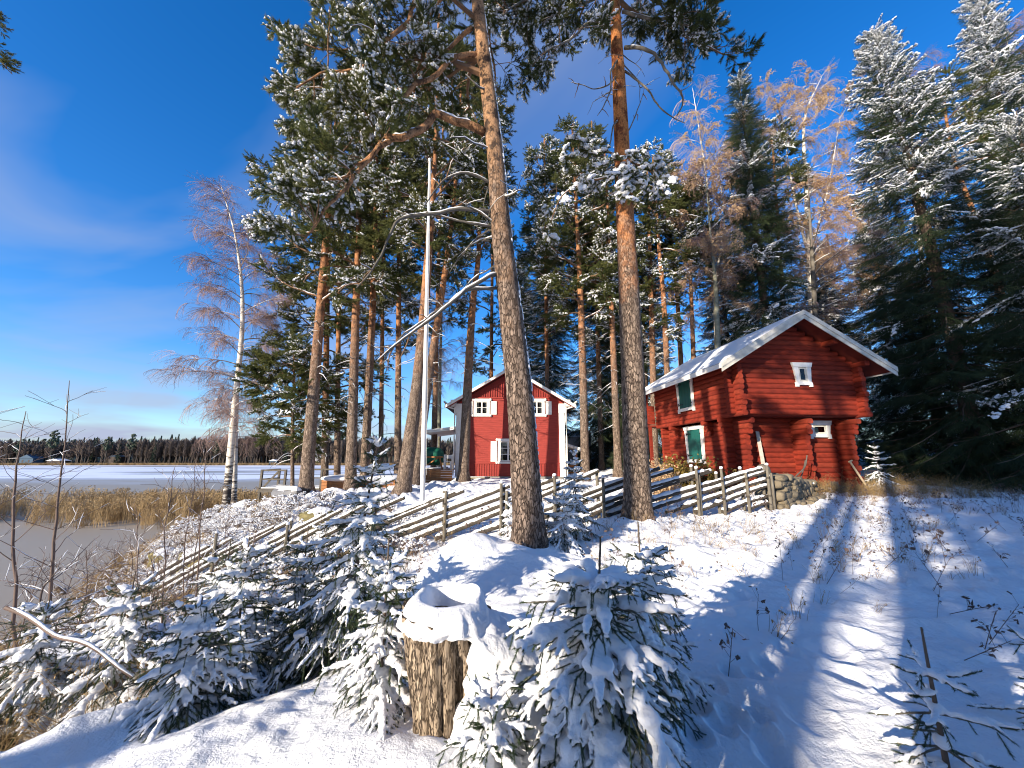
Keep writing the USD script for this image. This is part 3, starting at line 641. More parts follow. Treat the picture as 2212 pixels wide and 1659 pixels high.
def pine(name, label, foot, trunk, r0, r1, crown, seed, group=None, barkm='bark_pine', limbs=28, spread=2.6, dead=14, dead_z=(2.5, 8), az_range=None, shape=None, snow_share=0.34, heavy=False, far=True, sprig_scale=1.0, sides=14, seg=40, limb_m='wood_limb', T=None, density=1.0, gm='needle_pine', amp=0.04):
    """A Scots pine: bare plated trunk, orange above, dead twigs low down, crooked limbs carrying tufted boughs. crown = (lowest, highest) height above the foot."""
    rng = np.random.default_rng(seed)
    T = T or Thing(name, label, 'tree', foot, group=group)
    v, f, P, r = ragged([np.array(foot) - [0, 0, 0.25]] + list(trunk), np.linspace(r0, r1, 6) * np.array([1, .96, .93, .9, .8, 1]), seg, sides, seed, amp, 0.5)
    T.part('trunk', (v, f), barkm, smooth=True)
    zt = P[:, 2] - foot[2]
    def on_trunk(h): k = np.interp(h, zt, np.arange(len(zt))); return np.array([np.interp(k, np.arange(len(zt)), P[:, c]) for c in range(3)]), np.interp(k, np.arange(len(zt)), r)
    wood, snow, S, dw = MB(), MB(), Sprigs(), MB()
    lo, hi = crown
    for i in range(limbs):
        u = (i + rng.random()) / limbs; h = lo + (hi - lo) * u
        p, tr = on_trunk(min(h, zt[-1]))
        az = i * 2.4 + rng.normal(0, .4) if az_range is None else az_range[0] + (az_range[1] - az_range[0]) * rng.random()
        prof = (math.sin(math.pi * (0.18 + 0.80 * u)) ** 0.7 if shape is None else shape(u))
        L = spread * prof * (0.65 + 0.6 * rng.random()) + 0.35
        path = limb_path(p, az, 0.25 + 0.55 * u + rng.normal(0, .15), L, rng, droop=0.7 - 0.4 * u, wig=0.35, upturn=0.5)
        rr = np.linspace(min(tr * 0.55, 0.018 + 0.014 * L), 0.008, len(path))
        wood.tube(path, rr, 5, False); snow_strip(snow, path[1:], rr[1:], rng, 0.8)
        nsub = max(3, int(L * 3.0 * density))
        for j in range(nsub):
            t = 0.28 + 0.72 * (j + rng.random()) / nsub; k = t * (len(path) - 1); k0 = min(int(k), len(path) - 2)
            o = path[k0] + (path[k0 + 1] - path[k0]) * (k - k0); d = path[k0 + 1] - path[k0]; a0 = math.atan2(d[0], d[1])
            l2 = (0.45 + 0.75 * (1 - t) * min(L, 2.5) * 0.55) * (0.6 + 0.7 * rng.random())
            sub = limb_path(o, a0 + rng.choice([-1, 1]) * (0.35 + 0.9 * rng.random()), rng.normal(0.1, .25), l2, rng, droop=0.45, wig=0.4, n=5)
            wood.tube(sub, np.linspace(0.012, 0.005, 5), 3, False)
            for m_ in range(max(2, int(l2 / 0.22))):
                tt = 0.3 + 0.7 * rng.random(); kk = tt * 4; q0 = min(int(kk), 3)
                pp = sub[q0] + (sub[q0 + 1] - sub[q0]) * (kk - q0); dd = sub[q0 + 1] - sub[q0]
                dd = dd / np.linalg.norm(dd) + rng.normal(0, .55, 3) * [1, 1, .55]; dd[2] += 0.02
                S.put(pp, dd, rng, sprig_scale * (0.7 + 0.5 * rng.random()))
        e = path[-1] - path[-2]; S.put(path[-1], e, rng, sprig_scale)
    for i in range(dead):
        h = dead_z[0] + (dead_z[1] - dead_z[0]) * rng.random(); p, tr = on_trunk(h)
        path = limb_path(p, rng.random() * 2 * math.pi, rng.normal(0.05, .35), 0.4 + 1.5 * rng.random(), rng, droop=0.8, wig=0.5, n=7)
        rr = np.linspace(0.022, 0.005, 7); dw.tube(path, rr, 4, False); snow_strip(snow, path, rr, rng, 0.85, fat=1.0)
        for _ in range(3):
            k = rng.integers(2, 6); sub = limb_path(path[k], rng.random() * 6.28, rng.normal(0, .4), 0.25 + 0.4 * rng.random(), rng, 0.4, 0.6, 4); dw.tube(sub, np.linspace(0.008, 0.004, 4), 3, False); snow_strip(snow, sub, np.full(4, .007), rng, .7)
    T.part('limb_wood', wood, limb_m, kind='stuff'); T.part('dead_wood', dw, 'wood_dead', kind='stuff'); T.part('limb_snow', snow, 'snow', smooth=True, kind='stuff')
    S.build(T, PINE_HEAVY if heavy else PINE_FAR if far else PINE, gm, True, snow_share, rng)
    return T, on_trunk

def spruce(name, label, foot, top, r0, spread, seed, group=None, whorl=0.42, bare=0.6, lean=None, top_bias=.5, snow_share=0.42, frond_scale=1.0, sag=0.55, gm='needle_spruce', power=0.85):
    """A Norway spruce: a straight tapered trunk and whorls of hanging boughs, longest at the bottom."""
    rng = np.random.default_rng(seed); T = Thing(name, label, 'tree', foot, group=group)
    foot, top = np.array(foot), np.array(top); H = top[2] - foot[2]
    ctrl = [foot - [0, 0, .3], foot + (top - foot) * .5 + (0 if lean is None else np.array(lean)), top]
    v, f, P, r = ragged(ctrl, [r0, r0 * .62, 0.012], 30, 10, seed, 0.03, 0.3); T.part('trunk', (v, f), 'bark_spruce', smooth=True)
    wood, snow, S = MB(), MB(), Sprigs(); h = bare; i = 0
    while h < H - 0.15:
        u = h / H
        k = np.interp(foot[2] + h, P[:, 2], np.arange(len(P))); p = np.array([np.interp(k, np.arange(len(P)), P[:, c]) for c in range(3)])
        nb = 6 if u < .8 else 5
        for b in range(nb):
            L = (spread * (1 - u) ** power + 0.22) * (0.62 + 0.55 * rng.random())
            az = i * 0.7 + b * 2 * math.pi / nb + rng.normal(0, .22)
            el = (-0.28 - sag * 0.4 + .75 * u**1.8) + rng.normal(0, .16)
            path = limb_path(p + [0, 0, rng.normal(0, .1)], az, el + 0.25, L, rng, droop=sag * (1 - .7 * u), wig=0.12, n=6, upturn=0.55)
            wood.tube(path, np.linspace(0.012 + 0.008 * L, 0.006, 6), 4, False)
            nf = max(1, int(L / (0.42 * frond_scale)))
            for j in range(nf):
                t = 0.12 + 0.80 * (j + .3 * rng.random()) / max(nf, 1); kk = t * 5; q0 = min(int(kk), 4); o = path[q0] + (path[q0 + 1] - path[q0]) * (kk - q0); d = path[q0 + 1] - path[q0]; d /= np.linalg.norm(d)
                side = np.cross(d, [0, 0, 1.0]); sg = 1 if j % 2 else -1
                sc = frond_scale * (0.75 + 0.45 * rng.random()) * (0.5 + 0.5 * min(1, L))
                S.put(o, d + side * sg * (0.5 + .9 * rng.random()) + [0, 0, -0.15 - .5 * rng.random()], rng, sc, roll=0.5)
            S.put(path[3], path[5] - path[3], rng, frond_scale * min(1.1, 0.35 + 0.5 * L), roll=.2)
            if L < 1.3: S.put(path[1], path[3] - path[1], rng, frond_scale * (0.3 + .4 * L), roll=.3)
        h += whorl * (0.75 + 0.5 * rng.random()) * (1 - 0.45 * u); i += 1
    S.put(top - [0, 0, .35], (0, 0.1, 1), rng, 0.45); T.part('bough_wood', wood, 'bark_spruce', kind='stuff')
    S.build(T, FROND, gm, True, snow_share, rng, top_bias=top_bias)
    return T

def birch(name, label, foot, trunk, r0, seed, group=None, crown=(3.5, 18), limbs=46, spread=2.6, leafy=False, leaf_share=0.6, sprays=11, snow=True, rise=0.75, barkm='bark_birch', forks=(), twm='twig_birch'):
    """A birch: white trunk, ascending limbs, hanging thin twigs."""
    rng = np.random.default_rng(seed); T = Thing(name, label, 'tree', foot, group=group)
    v, f, P, r = ragged([np.array(foot) - [0, 0, .25]] + list(trunk), [r0, r0 * .8, r0 * .55, r0 * .3, .012], 40, 10, seed, 0.03, 0.3); T.part('trunk', (v, f), barkm, smooth=True)
    zt = P[:, 2] - foot[2]; wood, sn, S, SL = MB(), MB(), Sprigs(), Sprigs()
    for fk in forks:
        fp = spline(fk, 16); T.part('fork', tube(fp, np.linspace(r0 * .36, .012, 16), 8), barkm, smooth=True)
    stems = [P] + [spline(fk, 16) for fk in forks]
    for i in range(limbs):
        u = (i + rng.random()) / limbs; h = crown[0] + (crown[1] - crown[0]) * u
        st = stems[0] if not forks or rng.random() < .4 else stems[int(rng.integers(1, len(stems)))]
        z = np.clip(foot[2] + h, st[0, 2], st[-1, 2]); p = np.array([np.interp(z, st[:, 2], st[:, c]) for c in range(3)])
        L = (spread * math.sin(math.pi * (0.22 + 0.72 * u)) + .3) * (0.6 + 0.6 * rng.random())
        path = limb_path(p, i * 2.4 + rng.normal(0, .5), rise * (0.5 + 0.6 * u) + rng.normal(0, .15), L, rng, droop=0.75, wig=0.2, n=9)
        rr = np.linspace(0.010 + 0.008 * L, 0.0045, 9); wood.tube(path, rr, 4, False)
        if snow: snow_strip(sn, path, rr, rng, .85, fat=0.85, least=.007)
        for j in range(max(4, int(sprays * L / 2))):
            t = 0.2 + 0.8 * rng.random(); kk = t * 8; q0 = min(int(kk), 7); o = path[q0] + (path[q0 + 1] - path[q0]) * (kk - q0); d = path[q0 + 1] - path[q0]; d /= np.linalg.norm(d)
            d = d + rng.normal(0, .6, 3); 
            if rng.random() < .4:
                sub = limb_path(o, math.atan2(d[0], d[1]), rng.normal(.3, .3), .3 + .5 * rng.random(), rng, .5, .3, 4); wood.tube(sub, [.009, .007, .005, .004], 3, False); o = sub[-1]
                if snow: snow_strip(sn, sub, np.full(4, .007), rng, .8)
            (SL if leafy and rng.random() < leaf_share else S).put(o, d, rng, 0.7 + 0.6 * rng.random(), forms=3)
    T.part('limb_wood', wood, 'birch_limb' if barkm == 'bark_birch' else 'bark_grey', kind='stuff'); 
    if snow: T.part('limb_snow', sn, 'snow', smooth=True, kind='stuff')
    S.build(T, BIRCH, twm, False, names=('twigs', 'x'))
    if leafy: SL.build(T, BIRCHL, twm, 'leaf_tan', names=('leafy_twigs', 'withered_leaves'))
    return T
# ------------------------------------------------------------------ young spruces close by: every shoot with its needles, snow lying in fingers along them
def shoot_form(seed, L=0.10, n=100, nl=0.018, nw=0.0027):
    rng = np.random.default_rng(seed); g = MB(); g.tube([(0, 0, 0), (L, 0, 0.002)], [0.0026, 0.0016], 4, False)
    needle_fan(g, (0, 0, 0), (L, 0, 0.002), n, nl, nw, rng, 1.0); return g.get()
SHOOT = [(shoot_form(41 + k), None) for k in range(3)]

def young_spruce(name, label, foot, H, R, seed, h=0.011, whorl=0.15, leader=0.26, load=1.0, lump=1.0, droop=0.5, nb=6, lean=(0, 0), group=None, stem=0.016, tw=0.045, top_rise=0.75, clump=0.35, cut=None, low=0.04, slow=0.66, prof=.75):
    """A young spruce under snow. load: how much snow lies on the twigs; lump: size of the cushions near the stem."""
    rng = np.random.default_rng(seed); T = Thing(name, label, 'spruce', foot, group=group); foot = np.array(foot, float)
    top = foot + [lean[0], lean[1], H]
    tp = spline([foot - [0, 0, .1], foot + [lean[0] * .35, lean[1] * .35, H * .5], top], 20)
    T.part('stem', tube(tp, np.linspace(stem, 0.0045, 20), 7), 'bark_spruce', smooth=True)
    wood, S, snow = MB(), Sprigs(), []
    def shoots(a, b):
        L = np.linalg.norm(b - a); n = max(1, int(round(L / 0.085)))
        for k in range(n): S.put(a + (b - a) * k / n, b - a, rng, max(0.75, L / n / 0.095) * (0.9 + .2 * rng.random()), forms=3, roll=2.0)
    def cover(a, b, r, prob):
        """Snow along the upper side from a to b."""
        L = np.linalg.norm(b - a); n = max(1, int(L / (r * 1.1)))
        gate = noise(np.array([a * 6.0]), seed)[0]
        if gate > prob: return False
        for k in range(n + 1):
            p = a + (b - a) * k / max(n, 1); rr = r * (0.75 + 0.5 * rng.random()) * (1 - .25 * k / max(n, 1)); snow.append((*(p + [0, 0, rr * 0.75 + 0.004]), rr, 0.85))
        return True
    def bough(p, az, el, L, u):
        path = limb_path(p, az, el, L, rng, droop=droop * (1 - .55 * u) * (0.5 + L), wig=0.10, n=7, upturn=0.25)
        rr = np.linspace(0.004 + 0.007 * L, 0.0022, 7); wood.tube(path, rr, 5, False)
        ls = L / 6
        for k in range(6): shoots(path[k], path[k + 1]) if k > 0 or L < .3 else None
        heavy = rng.random() < clump
        for k in range(1, 6):
            t = k / 6; lies = cover(path[k], path[k + 1], (0.012 + 0.012 * (1 - t) * lump) * load, slow + .1)
            if lies and heavy and L > .2 and 1 <= k <= 4: snow.append((*(path[k] + [0, 0, 0.03 * load]), (0.022 + 0.034 * lump * rng.random() * min(1, L * 1.6)) * load, 0.5))
        nt = int(L / (tw * 1.25))
        for j in range(nt):
            t = 0.14 + 0.82 * (j + .4 * rng.random()) / max(nt, 1); kk = t * 6; q0 = min(int(kk), 5); o = path[q0] + (path[q0 + 1] - path[q0]) * (kk - q0); d = path[q0 + 1] - path[q0]; d /= np.linalg.norm(d)
            side = np.cross(d, [0, 0, 1.0]); side /= np.linalg.norm(side) + 1e-9; sg = 1 if j % 2 else -1
            l = (0.42 * L * (1 - t) ** .8 + 0.035) * (0.75 + .5 * rng.random())
            dd = d * .75 + side * sg * .65 + np.array([0, 0, -0.12 - .40 * rng.random() * (1 - u)]); dd /= np.linalg.norm(dd); e = o + dd * l; m_ = o + dd * l * .5 + [0, 0, .01]
            wood.tube([o, m_, e], [0.0028, 0.002, 0.0016], 4, False); shoots(o, m_); shoots(m_, e)
            cover(o, m_, 0.0118 * load * (1 + .35 * lump * rng.random()), slow); cover(m_, e, 0.0098 * load, slow - .05)
            if rng.random() < .6:
                q_ = o + dd * l * rng.random(); e3 = q_ + (d * .35 + side * sg * .25 + np.array([0, 0, -.9])) * (.05 + .09 * rng.random()) * min(1.3, .5 + L); shoots(q_, e3)
            if l > 0.14:
                for sg2 in (-1, 1):
                    dd2 = dd * .75 + np.cross(dd, [0, 0, 1]) * sg2 * .6 + [0, 0, -.15]; dd2 /= np.linalg.norm(dd2); e2 = m_ + dd2 * l * .4; wood.tube([m_, e2], [0.002, 0.0014], 3, False); shoots(m_, e2); cover(m_, e2, 0.009 * load, slow - .05)
    def stem_at(hh): k = np.interp(foot[2] + hh, tp[:, 2], np.arange(20)); return np.array([np.interp(k, np.arange(20), tp[:, c]) for c in range(3)])
    hh = H - leader; i = 0
    shoots(stem_at(H - leader), top - [0, 0, .004])
    while hh > low * H:
        u = hh / H; L = R * (1 - (hh / (H - leader * .3))) ** prof + 0.09
        if cut is None or hh < cut:
            for b in range(nb):
                bough(stem_at(hh), i * .6 + b * 2 * math.pi / nb + rng.normal(0, .2), -0.25 + top_rise * max(0, u - .3) / .7 * 1.5 + rng.normal(0, .10), L * (.7 + .45 * rng.random()), u)
            for b in range(2):
                bough(stem_at(hh - whorl * .5), rng.random() * 6.28, -.2 + .5 * u, L * .45 * (.6 + .6 * rng.random()), u)
            c = stem_at(hh); snow.append((*(c + [0, 0, .025]), 0.026 * load + 0.02 * lump * (1 - u), .8))
        hh -= whorl * (0.85 + .3 * rng.random()); i += 1
    T.part('branches', wood, 'bark_grey', kind='stuff')
    T.scatter('needles', [f[0] for f in SHOOT], 'needle_young', np.array(S.p), np.array(S.q), np.array(S.s), np.array(S.k))
    if snow:
        T.part('snow', blobs(np.array(snow), h, 0.22, seed, iso=.22, reach=1.37), 'snow', smooth=True, kind='stuff')
    return T

def bare_sapling(name, label, pts, r, seed, group=None, side=16, L=0.7, barkm='twig_dark', snow=True, cat='sapling', rise=0.7, leafs=0):
    """A leafless sapling: a whip of a stem with thin ascending side twigs."""
    rng = np.random.default_rng(seed); T = Thing(name, label, cat, pts[0], group=group); P = spline(pts, 24)
    P = P + np.stack([fbm(np.stack([P[:, 2] * 2.0, 0 * P[:, 2] + seed, 0 * P[:, 2]], -1), 2, seed) - .5] * 3, 1) * [.05, .05, 0]
    T.part('stem', tube(P, np.linspace(r, 0.004, 24), 6), barkm, smooth=True); tw, sn = MB(), MB()
    snow_strip(sn, P, np.linspace(r, .004, 24), rng, .5)
    Ht = P[-1, 2] - P[0, 2]
    for i in range(side):
        k = int(3 + 19 * (i + rng.random()) / side); k = min(k, 22); u = k / 23
        path = limb_path(P[k], i * 2.4 + rng.normal(0, .5), rise + rng.normal(0, .25), L * (1.15 - .8 * u) * (.5 + .8 * rng.random()), rng, droop=.25, wig=.35, n=7)
        tw.tube(path, np.linspace(max(.0035, r * .35 * (1 - u)), .0022, 7), 4, False)
        if snow: snow_strip(sn, path, np.full(7, .005), rng, .55, least=.005)
        for _ in range(2):
            q = int(rng.integers(2, 6)); sub = limb_path(path[q], rng.random() * 6.28, rise, L * .25 * (.5 + rng.random()), rng, .1, .4, 4); tw.tube(sub, [.003, .0026, .0022, .0018], 3, False)
            if snow: snow_strip(sn, sub, np.full(4, .004), rng, .5, least=.004)
    T.part('twigs', tw, barkm, kind='stuff')
    if sn.v: T.part('snow', sn, 'snow', smooth=True, kind='stuff')
    return T
# ------------------------------------------------------------------ buildings
def Z(z): return np.array([0, 0, z])

class Frame:
    """A window: casing, sash, bars, panes; or shutters. Built on a wall plane: u along the wall, w outwards, z up."""
    def __init__(self, T, o, u, w): self.T, self.o, self.u, self.w = T, np.array(o, float), np.array(u, float), np.array(w, float)
    def box(self, mb, u0, u1, z0, z1, w0, w1):
        R = np.eye(4); R[:3, 0], R[:3, 1], R[:3, 2], R[:3, 3] = self.u, self.w, [0, 0, 1], self.o
        m = trimesh.creation.box(bounds=[(min(u0, u1), min(w0, w1), min(z0, z1)), (max(u0, u1), max(w0, w1), max(z0, z1))]); 
        if np.linalg.det(R[:3, :3]) < 0: m.invert()
        mb.add(np.array(m.vertices) @ R[:3, :3].T + R[:3, 3], m.faces); return mb
    def poly(self, mb, pts, w0, w1):
        v, f = prism(pts, w0, w1, 1); v = v[:, [0]] * self.u + v[:, [1]] * self.w + v[:, [2]] * np.array([0, 0, 1.0]) + self.o
        m = trimesh.Trimesh(v, f, process=False)
        if m.volume < 0: m.invert()
        mb.add(m.vertices, m.faces); return mb

# --- main house -----------------------------------------------------------------------------------------------------------------
HY, HZ0 = 24.0, 0.33                      # front gable plane and the ground there
HX0, HX1 = -3.42, 3.22; HXC = (HX0 + HX1) / 2
house = Thing('red_house', 'red two-storey gabled house with white corner boards, window frames and shutters', 'house', (HXC, HY, HZ0))
def hbox(name, m, x0, x1, y0, y1, z0, z1, under=None, label=None): return house.part(name, MB().box((x0, y0, z0), (x1, y1, z1)), m, under=under, label=label)
DEP = 8.0; ZF, ZS, ZE, ZG = HZ0 + 0.22, HZ0 + 0.96, HZ0 + 4.62, HZ0 + 5.00   # foundation top, skirt top, wall corner top, gable boarding foot
hbox('foundation', 'concrete', HX0 + .06, HX1 - .06, HY + .04, HY + DEP, HZ0 - .5, ZF)
zp = 7.05; slope = 0.60                    # ridge height of the wall, roof slope
def zr(x): return zp - slope * abs(x - HXC)
body = [(HX0, ZF + .005), (HX1, ZF + .005), (HX1, zr(HX1)), (HXC, zp), (HX0, zr(HX0))]
wall_path = house.part('wall', prism(body, HY + 0.02, HY + 0.16, 1), 'siding_red')
for s, x in ((-1, HX0), (1, HX1)):
    house.part('wall', MB().box((x, HY + .165, ZF + .005), (x - s * .14, HY + DEP, zr(x) - .02)), 'siding_red')
house.part('wall', prism(body, HY + DEP, HY + DEP + .14, 1), 'siding_red')
# lapped boards between skirt and gable: each a board of its own, thin edge up
k = 0
z = ZS + .04
while z < ZG - .01:
    z2 = min(z + .118, ZG)
    v, f = prism([(HY + .022, z), (HY - .004, z), (HY + .010, z2 - .004), (HY + .022, z2 - .004)], HX0 + .30, HX1 - .30, 0)
    house.part('siding_board', (v, f), 'siding_red', under=wall_path); z = z2
def battens(z0f, z1f, xs, name):
    for x in xs:
        z0_, z1_ = z0f(x), z1f(x)
        if z1_ - z0_ > .08: house.part(name, MB().box((x - .026, HY - .040, z0_), (x + .026, HY + .018, z1_)), 'siding_red_trim', under=wall_path)
xs = np.arange(HX0 + .33, HX1 - .30, .152)
battens(lambda x: ZF + .01, lambda x: ZS - .003, xs, 'skirt_batten')
battens(lambda x: ZG + .10, lambda x: zr(x) - .06, xs, 'gable_batten')
hbox('skirt_rail', 'siding_red_trim', HX0 + .28, HX1 - .28, HY - .05, HY + .018, ZS, ZS + .036)
hbox('skirt_rail', 'siding_red_trim', HXC - (zp - ZG - .10) / slope, HXC + (zp - ZG - .10) / slope, HY - .05, HY + .018, ZG + .002, ZG + .09)
hbox('skirt_board', 'siding_red', HX0 + .28, HX1 - .28, HY - .008, HY + .017, ZF + .008, ZS - .004)
for s, x in ((-1, HX0), (1, HX1)):        # corner boards, capital blocks and downpipes
    hbox('corner_board', 'white_paint', x + s * .06, x - s * .30, HY - .045, HY + .017, ZF - .02, ZE + .05)
    hbox('corner_board', 'white_paint', x + s * .062, x + s * .02, HY + .02, HY + .40, ZF - .02, ZE + .05)
    hbox('corner_block', 'white_paint', x + s * .10, x - s * .32, HY - .085, HY - .047, ZE - .55, ZE + .03)
    hbox('bracket', 'white_paint', x + s * .44, x + s * .10, HY - .05, HY + .30, ZE - .12, ZE + .30)
    e = x + s * .72
    house.part('downpipe', MB().tube(spline([(e, HY - .16, ZE + .02), (e - s * .02, HY - .16, ZE - .12), (x + s * .20, HY - .16, ZE - .30), (x + s * .14, HY - .16, ZE - .5), (x + s * .14, HY - .16, ZF + .05)], 16), .045, 8), 'white_paint', smooth=True)
    house.part('gutter', MB().tube([(e + s * .03, HY - .50, ZE + .10), (e + s * .03, HY + DEP, ZE + .10)], .065, 8), 'white_paint', smooth=True)
# roof: two slabs, white verge boards, thin snow
for s in (-1, 1):
    ex = HXC + s * 4.02; ez = zp + .10 - slope * 4.02
    sec = [(HXC, zp + .10), (ex, ez), (ex, ez + .10), (HXC, zp + .20)]
    rp = house.part('roof', prism(sec, HY - .52, HY + DEP + .4, 1), 'roof_dark')
    house.part('verge_board', prism([(HXC + s * .002, zp + .03), (ex + s * .02, ez - .09), (ex + s * .02, ez + .105), (HXC + s * .002, zp + .225)], HY - .56, HY - .522, 1), 'white_paint')
    house.part('soffit', prism([(HXC + s * .002, zp + .06), (ex - s * .02, ez - .035), (ex - s * .02, ez - .003), (HXC + s * .002, zp + .097)], HY - .515, HY - .06, 1), 'siding_red_trim')
    house.part('snow', prism([(HXC, zp + .205), (ex - s * .05, ez + .105), (ex - s * .05, ez + .15), (HXC, zp + .25)], HY - .48, HY + DEP + .35, 1), 'snow', under=rp)
chx = HXC + 1.05
ch = house.part('chimney', MB().box((chx - .36, HY + 3.6, zp - 1.2), (chx + .36, HY + 4.3, zp + 1.12)).box((chx - .42, HY + 3.54, zp + 1.121), (chx + .42, HY + 4.36, zp + 1.24)), 'brick_red')
house.part('cap', MB().box((chx - .46, HY + 3.5, zp + 1.36), (chx + .46, HY + 4.4, zp + 1.39)).box((chx - .3, HY + 3.7, zp + 1.243), (chx - .26, HY + 3.74, zp + 1.358)).box((chx + .26, HY + 3.7, zp + 1.243), (chx + .3, HY + 3.74, zp + 1.358)), 'iron_black', under=ch)

def house_window(cx, z0, z1, w, rows, shut=(True, True)):
    F = Frame(house, (cx, HY - .006, 0), (1, 0, 0), (0, -1, 0)); hw = w / 2; c = .13
    mb = MB()
    F.box(mb, -hw - c, -hw, z0 - .02, z1 + .02, 0, .055); F.box(mb, hw, hw + c, z0 - .02, z1 + .02, 0, .055)
    F.box(mb, -hw - c - .05, hw + c + .05, z1 + .021, z1 + .155, 0, .085); F.box(mb, -hw - c - .05, hw + c + .05, z0 - .14, z0 - .021, 0, .085)
    for sx in (-1, 1):
        for zz in (z1 + .10, z0 - .085): mb.ball((cx + sx * (hw + c + .05), HY - .05, zz), .085, 2, 1.0)
    wp = house.part('window', mb, 'white_paint')
    s = MB(); F.box(s, -hw, -hw + .055, z0, z1, .004, .035); F.box(s, hw - .055, hw, z0, z1, .004, .035); F.box(s, -hw + .056, hw - .056, z1 - .055, z1, .004, .035); F.box(s, -hw + .056, hw - .056, z0, z0 + .06, .004, .035); F.box(s, -.045, .045, z0 + .061, z1 - .056, .004, .04)
    for k in range(1, rows): zz = z0 + .06 + (z1 - z0 - .115) * k / rows; F.box(s, -hw + .056, -.046, zz - .018, zz + .018, .004, .03); F.box(s, .046, hw - .056, zz - .018, zz + .018, .004, .03)
    house.part('sash', s, 'white_paint', under=wp)
    g = MB(); F.box(g, -hw + .056, hw - .056, z0 + .061, z1 - .056, -.004, .001)
    for sx in (-1, 1):
        for k in range(rows):
            za = z0 + .06 + (z1 - z0 - .115) * k / rows + .019; zb = z0 + .06 + (z1 - z0 - .115) * (k + 1) / rows - .019
            a, b = (-hw + .058, -.047) if sx < 0 else (.047, hw - .058)
            house.part('pane', F.box(MB(), a, b, za, zb, .018, .021), 'glass', under=wp)
    house.part('room_behind', g, 'interior_dark', under=wp)
    cu = MB(); 
    for sx in (-1, 1):
        F.box(cu, sx * (hw - .06), sx * (hw - .06 - .13), z0 + .08, z1 - .06, .005, .010)
        if rows == 3: F.box(cu, sx * .05, sx * (hw - .062), z1 - .30, z1 - .06, .011, .014)
        else: F.box(cu, sx * .05, sx * (hw - .062), z0 + .30, z0 + .34, .011, .014)
    house.part('curtain', cu, 'curtain', under=wp)
    for k, sx in enumerate((-1, 1)):
        if not shut[k]: continue
        a, b = sx * (hw + c + .065), sx * (hw + c + .065 + .37)
        sh = house.part('shutter', F.box(MB(), a, b, z0 - .02, z1 + .0, .01, .045), 'white_paint')
        zm = (z0 + z1) / 2; fr = MB(); e = sx * .05
        for za, zb in ((z0 - .02, z0 + .06), (zm - .045, zm + .045), (z1 - .08, z1)): F.box(fr, a + e, b - e, za, zb, .046, .062)
        F.box(fr, a, a + e * .96, z0 - .02, z1, .046, .062); F.box(fr, b - e * .96, b, z0 - .02, z1, .046, .062)
        house.part('shutter_frame', fr, 'white_paint', under=sh)
house_window(-1.90, HZ0 + 4.00, HZ0 + 4.82, .74, 2)
house_window(1.55, HZ0 + 4.00, HZ0 + 4.82, .74, 2)
house_window(-.24, HZ0 + 1.12, HZ0 + 2.33, 1.0, 3)
# patio roof on the left, deck under it
pr = house.part('patio_roof', prism([(HX0 - 2.3, 3.22), (HX0 + .0, 3.50), (HX0 + .0, 3.60), (HX0 - 2.3, 3.32)], HY + .6, HY + 5.2, 1), 'soffit_white')
house.part('patio_fascia', prism([(HX0 - 2.34, 3.16), (HX0 - .02, 3.44), (HX0 - .02, 3.62), (HX0 - 2.34, 3.34)], HY + .54, HY + .597, 1), 'white_paint')
house.part('snow', prism([(HX0 - 2.3, 3.325), (HX0 - .02, 3.602), (HX0 - .02, 3.65), (HX0 - 2.3, 3.37)], HY + .58, HY + 5.2, 1), 'snow', under=pr)
for x, y in ((HX0 - 2.2, HY + .75), (HX0 - 2.2, HY + 5.0)): house.part('patio_post', MB().box((x - .06, y - .06, HZ0 + .2), (x + .06, y + .06, 3.22)), 'white_paint')
# low porch on the right
porch = house.part('porch_roof', prism([(HX1 + .06, 2.50), (HX1 + 1.45, 2.06), (HX1 + 1.45, 2.14), (HX1 + .06, 2.58)], HY + 1.0, HY + 4.0, 1), 'soffit_white')
house.part('porch_fascia', prism([(HX1 + .06, 2.45), (HX1 + 1.50, 1.995), (HX1 + 1.50, 2.15), (HX1 + .06, 2.605)], HY + .95, HY + .997, 1), 'white_paint')
house.part('snow', prism([(HX1 + .06, 2.585), (HX1 + 1.45, 2.145), (HX1 + 1.45, 2.21), (HX1 + .06, 2.65)], HY + 1.0, HY + 4.0, 1), 'snow', under=porch)
for x in (HX1 + .9, HX1 + 1.35): house.part('porch_post', MB().box((x - .05, HY + 1.05, HZ0), (x + .05, HY + 1.15, 2.48 - .31 * (x - HX1))), 'deck_wood')
house.part('porch_rail', MB().box((HX1 + .1, HY + 1.06, HZ0 + .75), (HX1 + .84, HY + 1.12, HZ0 + .87)).box((HX1 + .1, HY + 1.06, HZ0 + .35), (HX1 + .84, HY + 1.12, HZ0 + .45)), 'deck_wood')
# roof ladder with hoops behind the right eave
lad = MB(); lx = HX1 + .62
for dx in (-.2, .2): lad.tube([(lx + dx, HY + 5.0, HZ0), (lx + dx, HY + 5.0, 5.1)], .022, 6)
for z in np.arange(HZ0 + .4, 5.0, .3): lad.tube([(lx - .2, HY + 5.0, z), (lx + .2, HY + 5.0, z)], .016, 5)
for z in (4.4, 4.75, 5.1): lad.tube([(lx + .36 * math.sin(a), HY + 4.98 - .5 * (1 - math.cos(a)) * .7, z) for a in np.linspace(-2.2, 2.2, 12)], .018, 5)
tag_l = Thing('wall_ladder', 'black metal ladder with hoops against the right side of the red house', 'ladder', (lx, HY + 5.0, HZ0)); tag_l.part('ladder_frame', lad, 'iron_black')

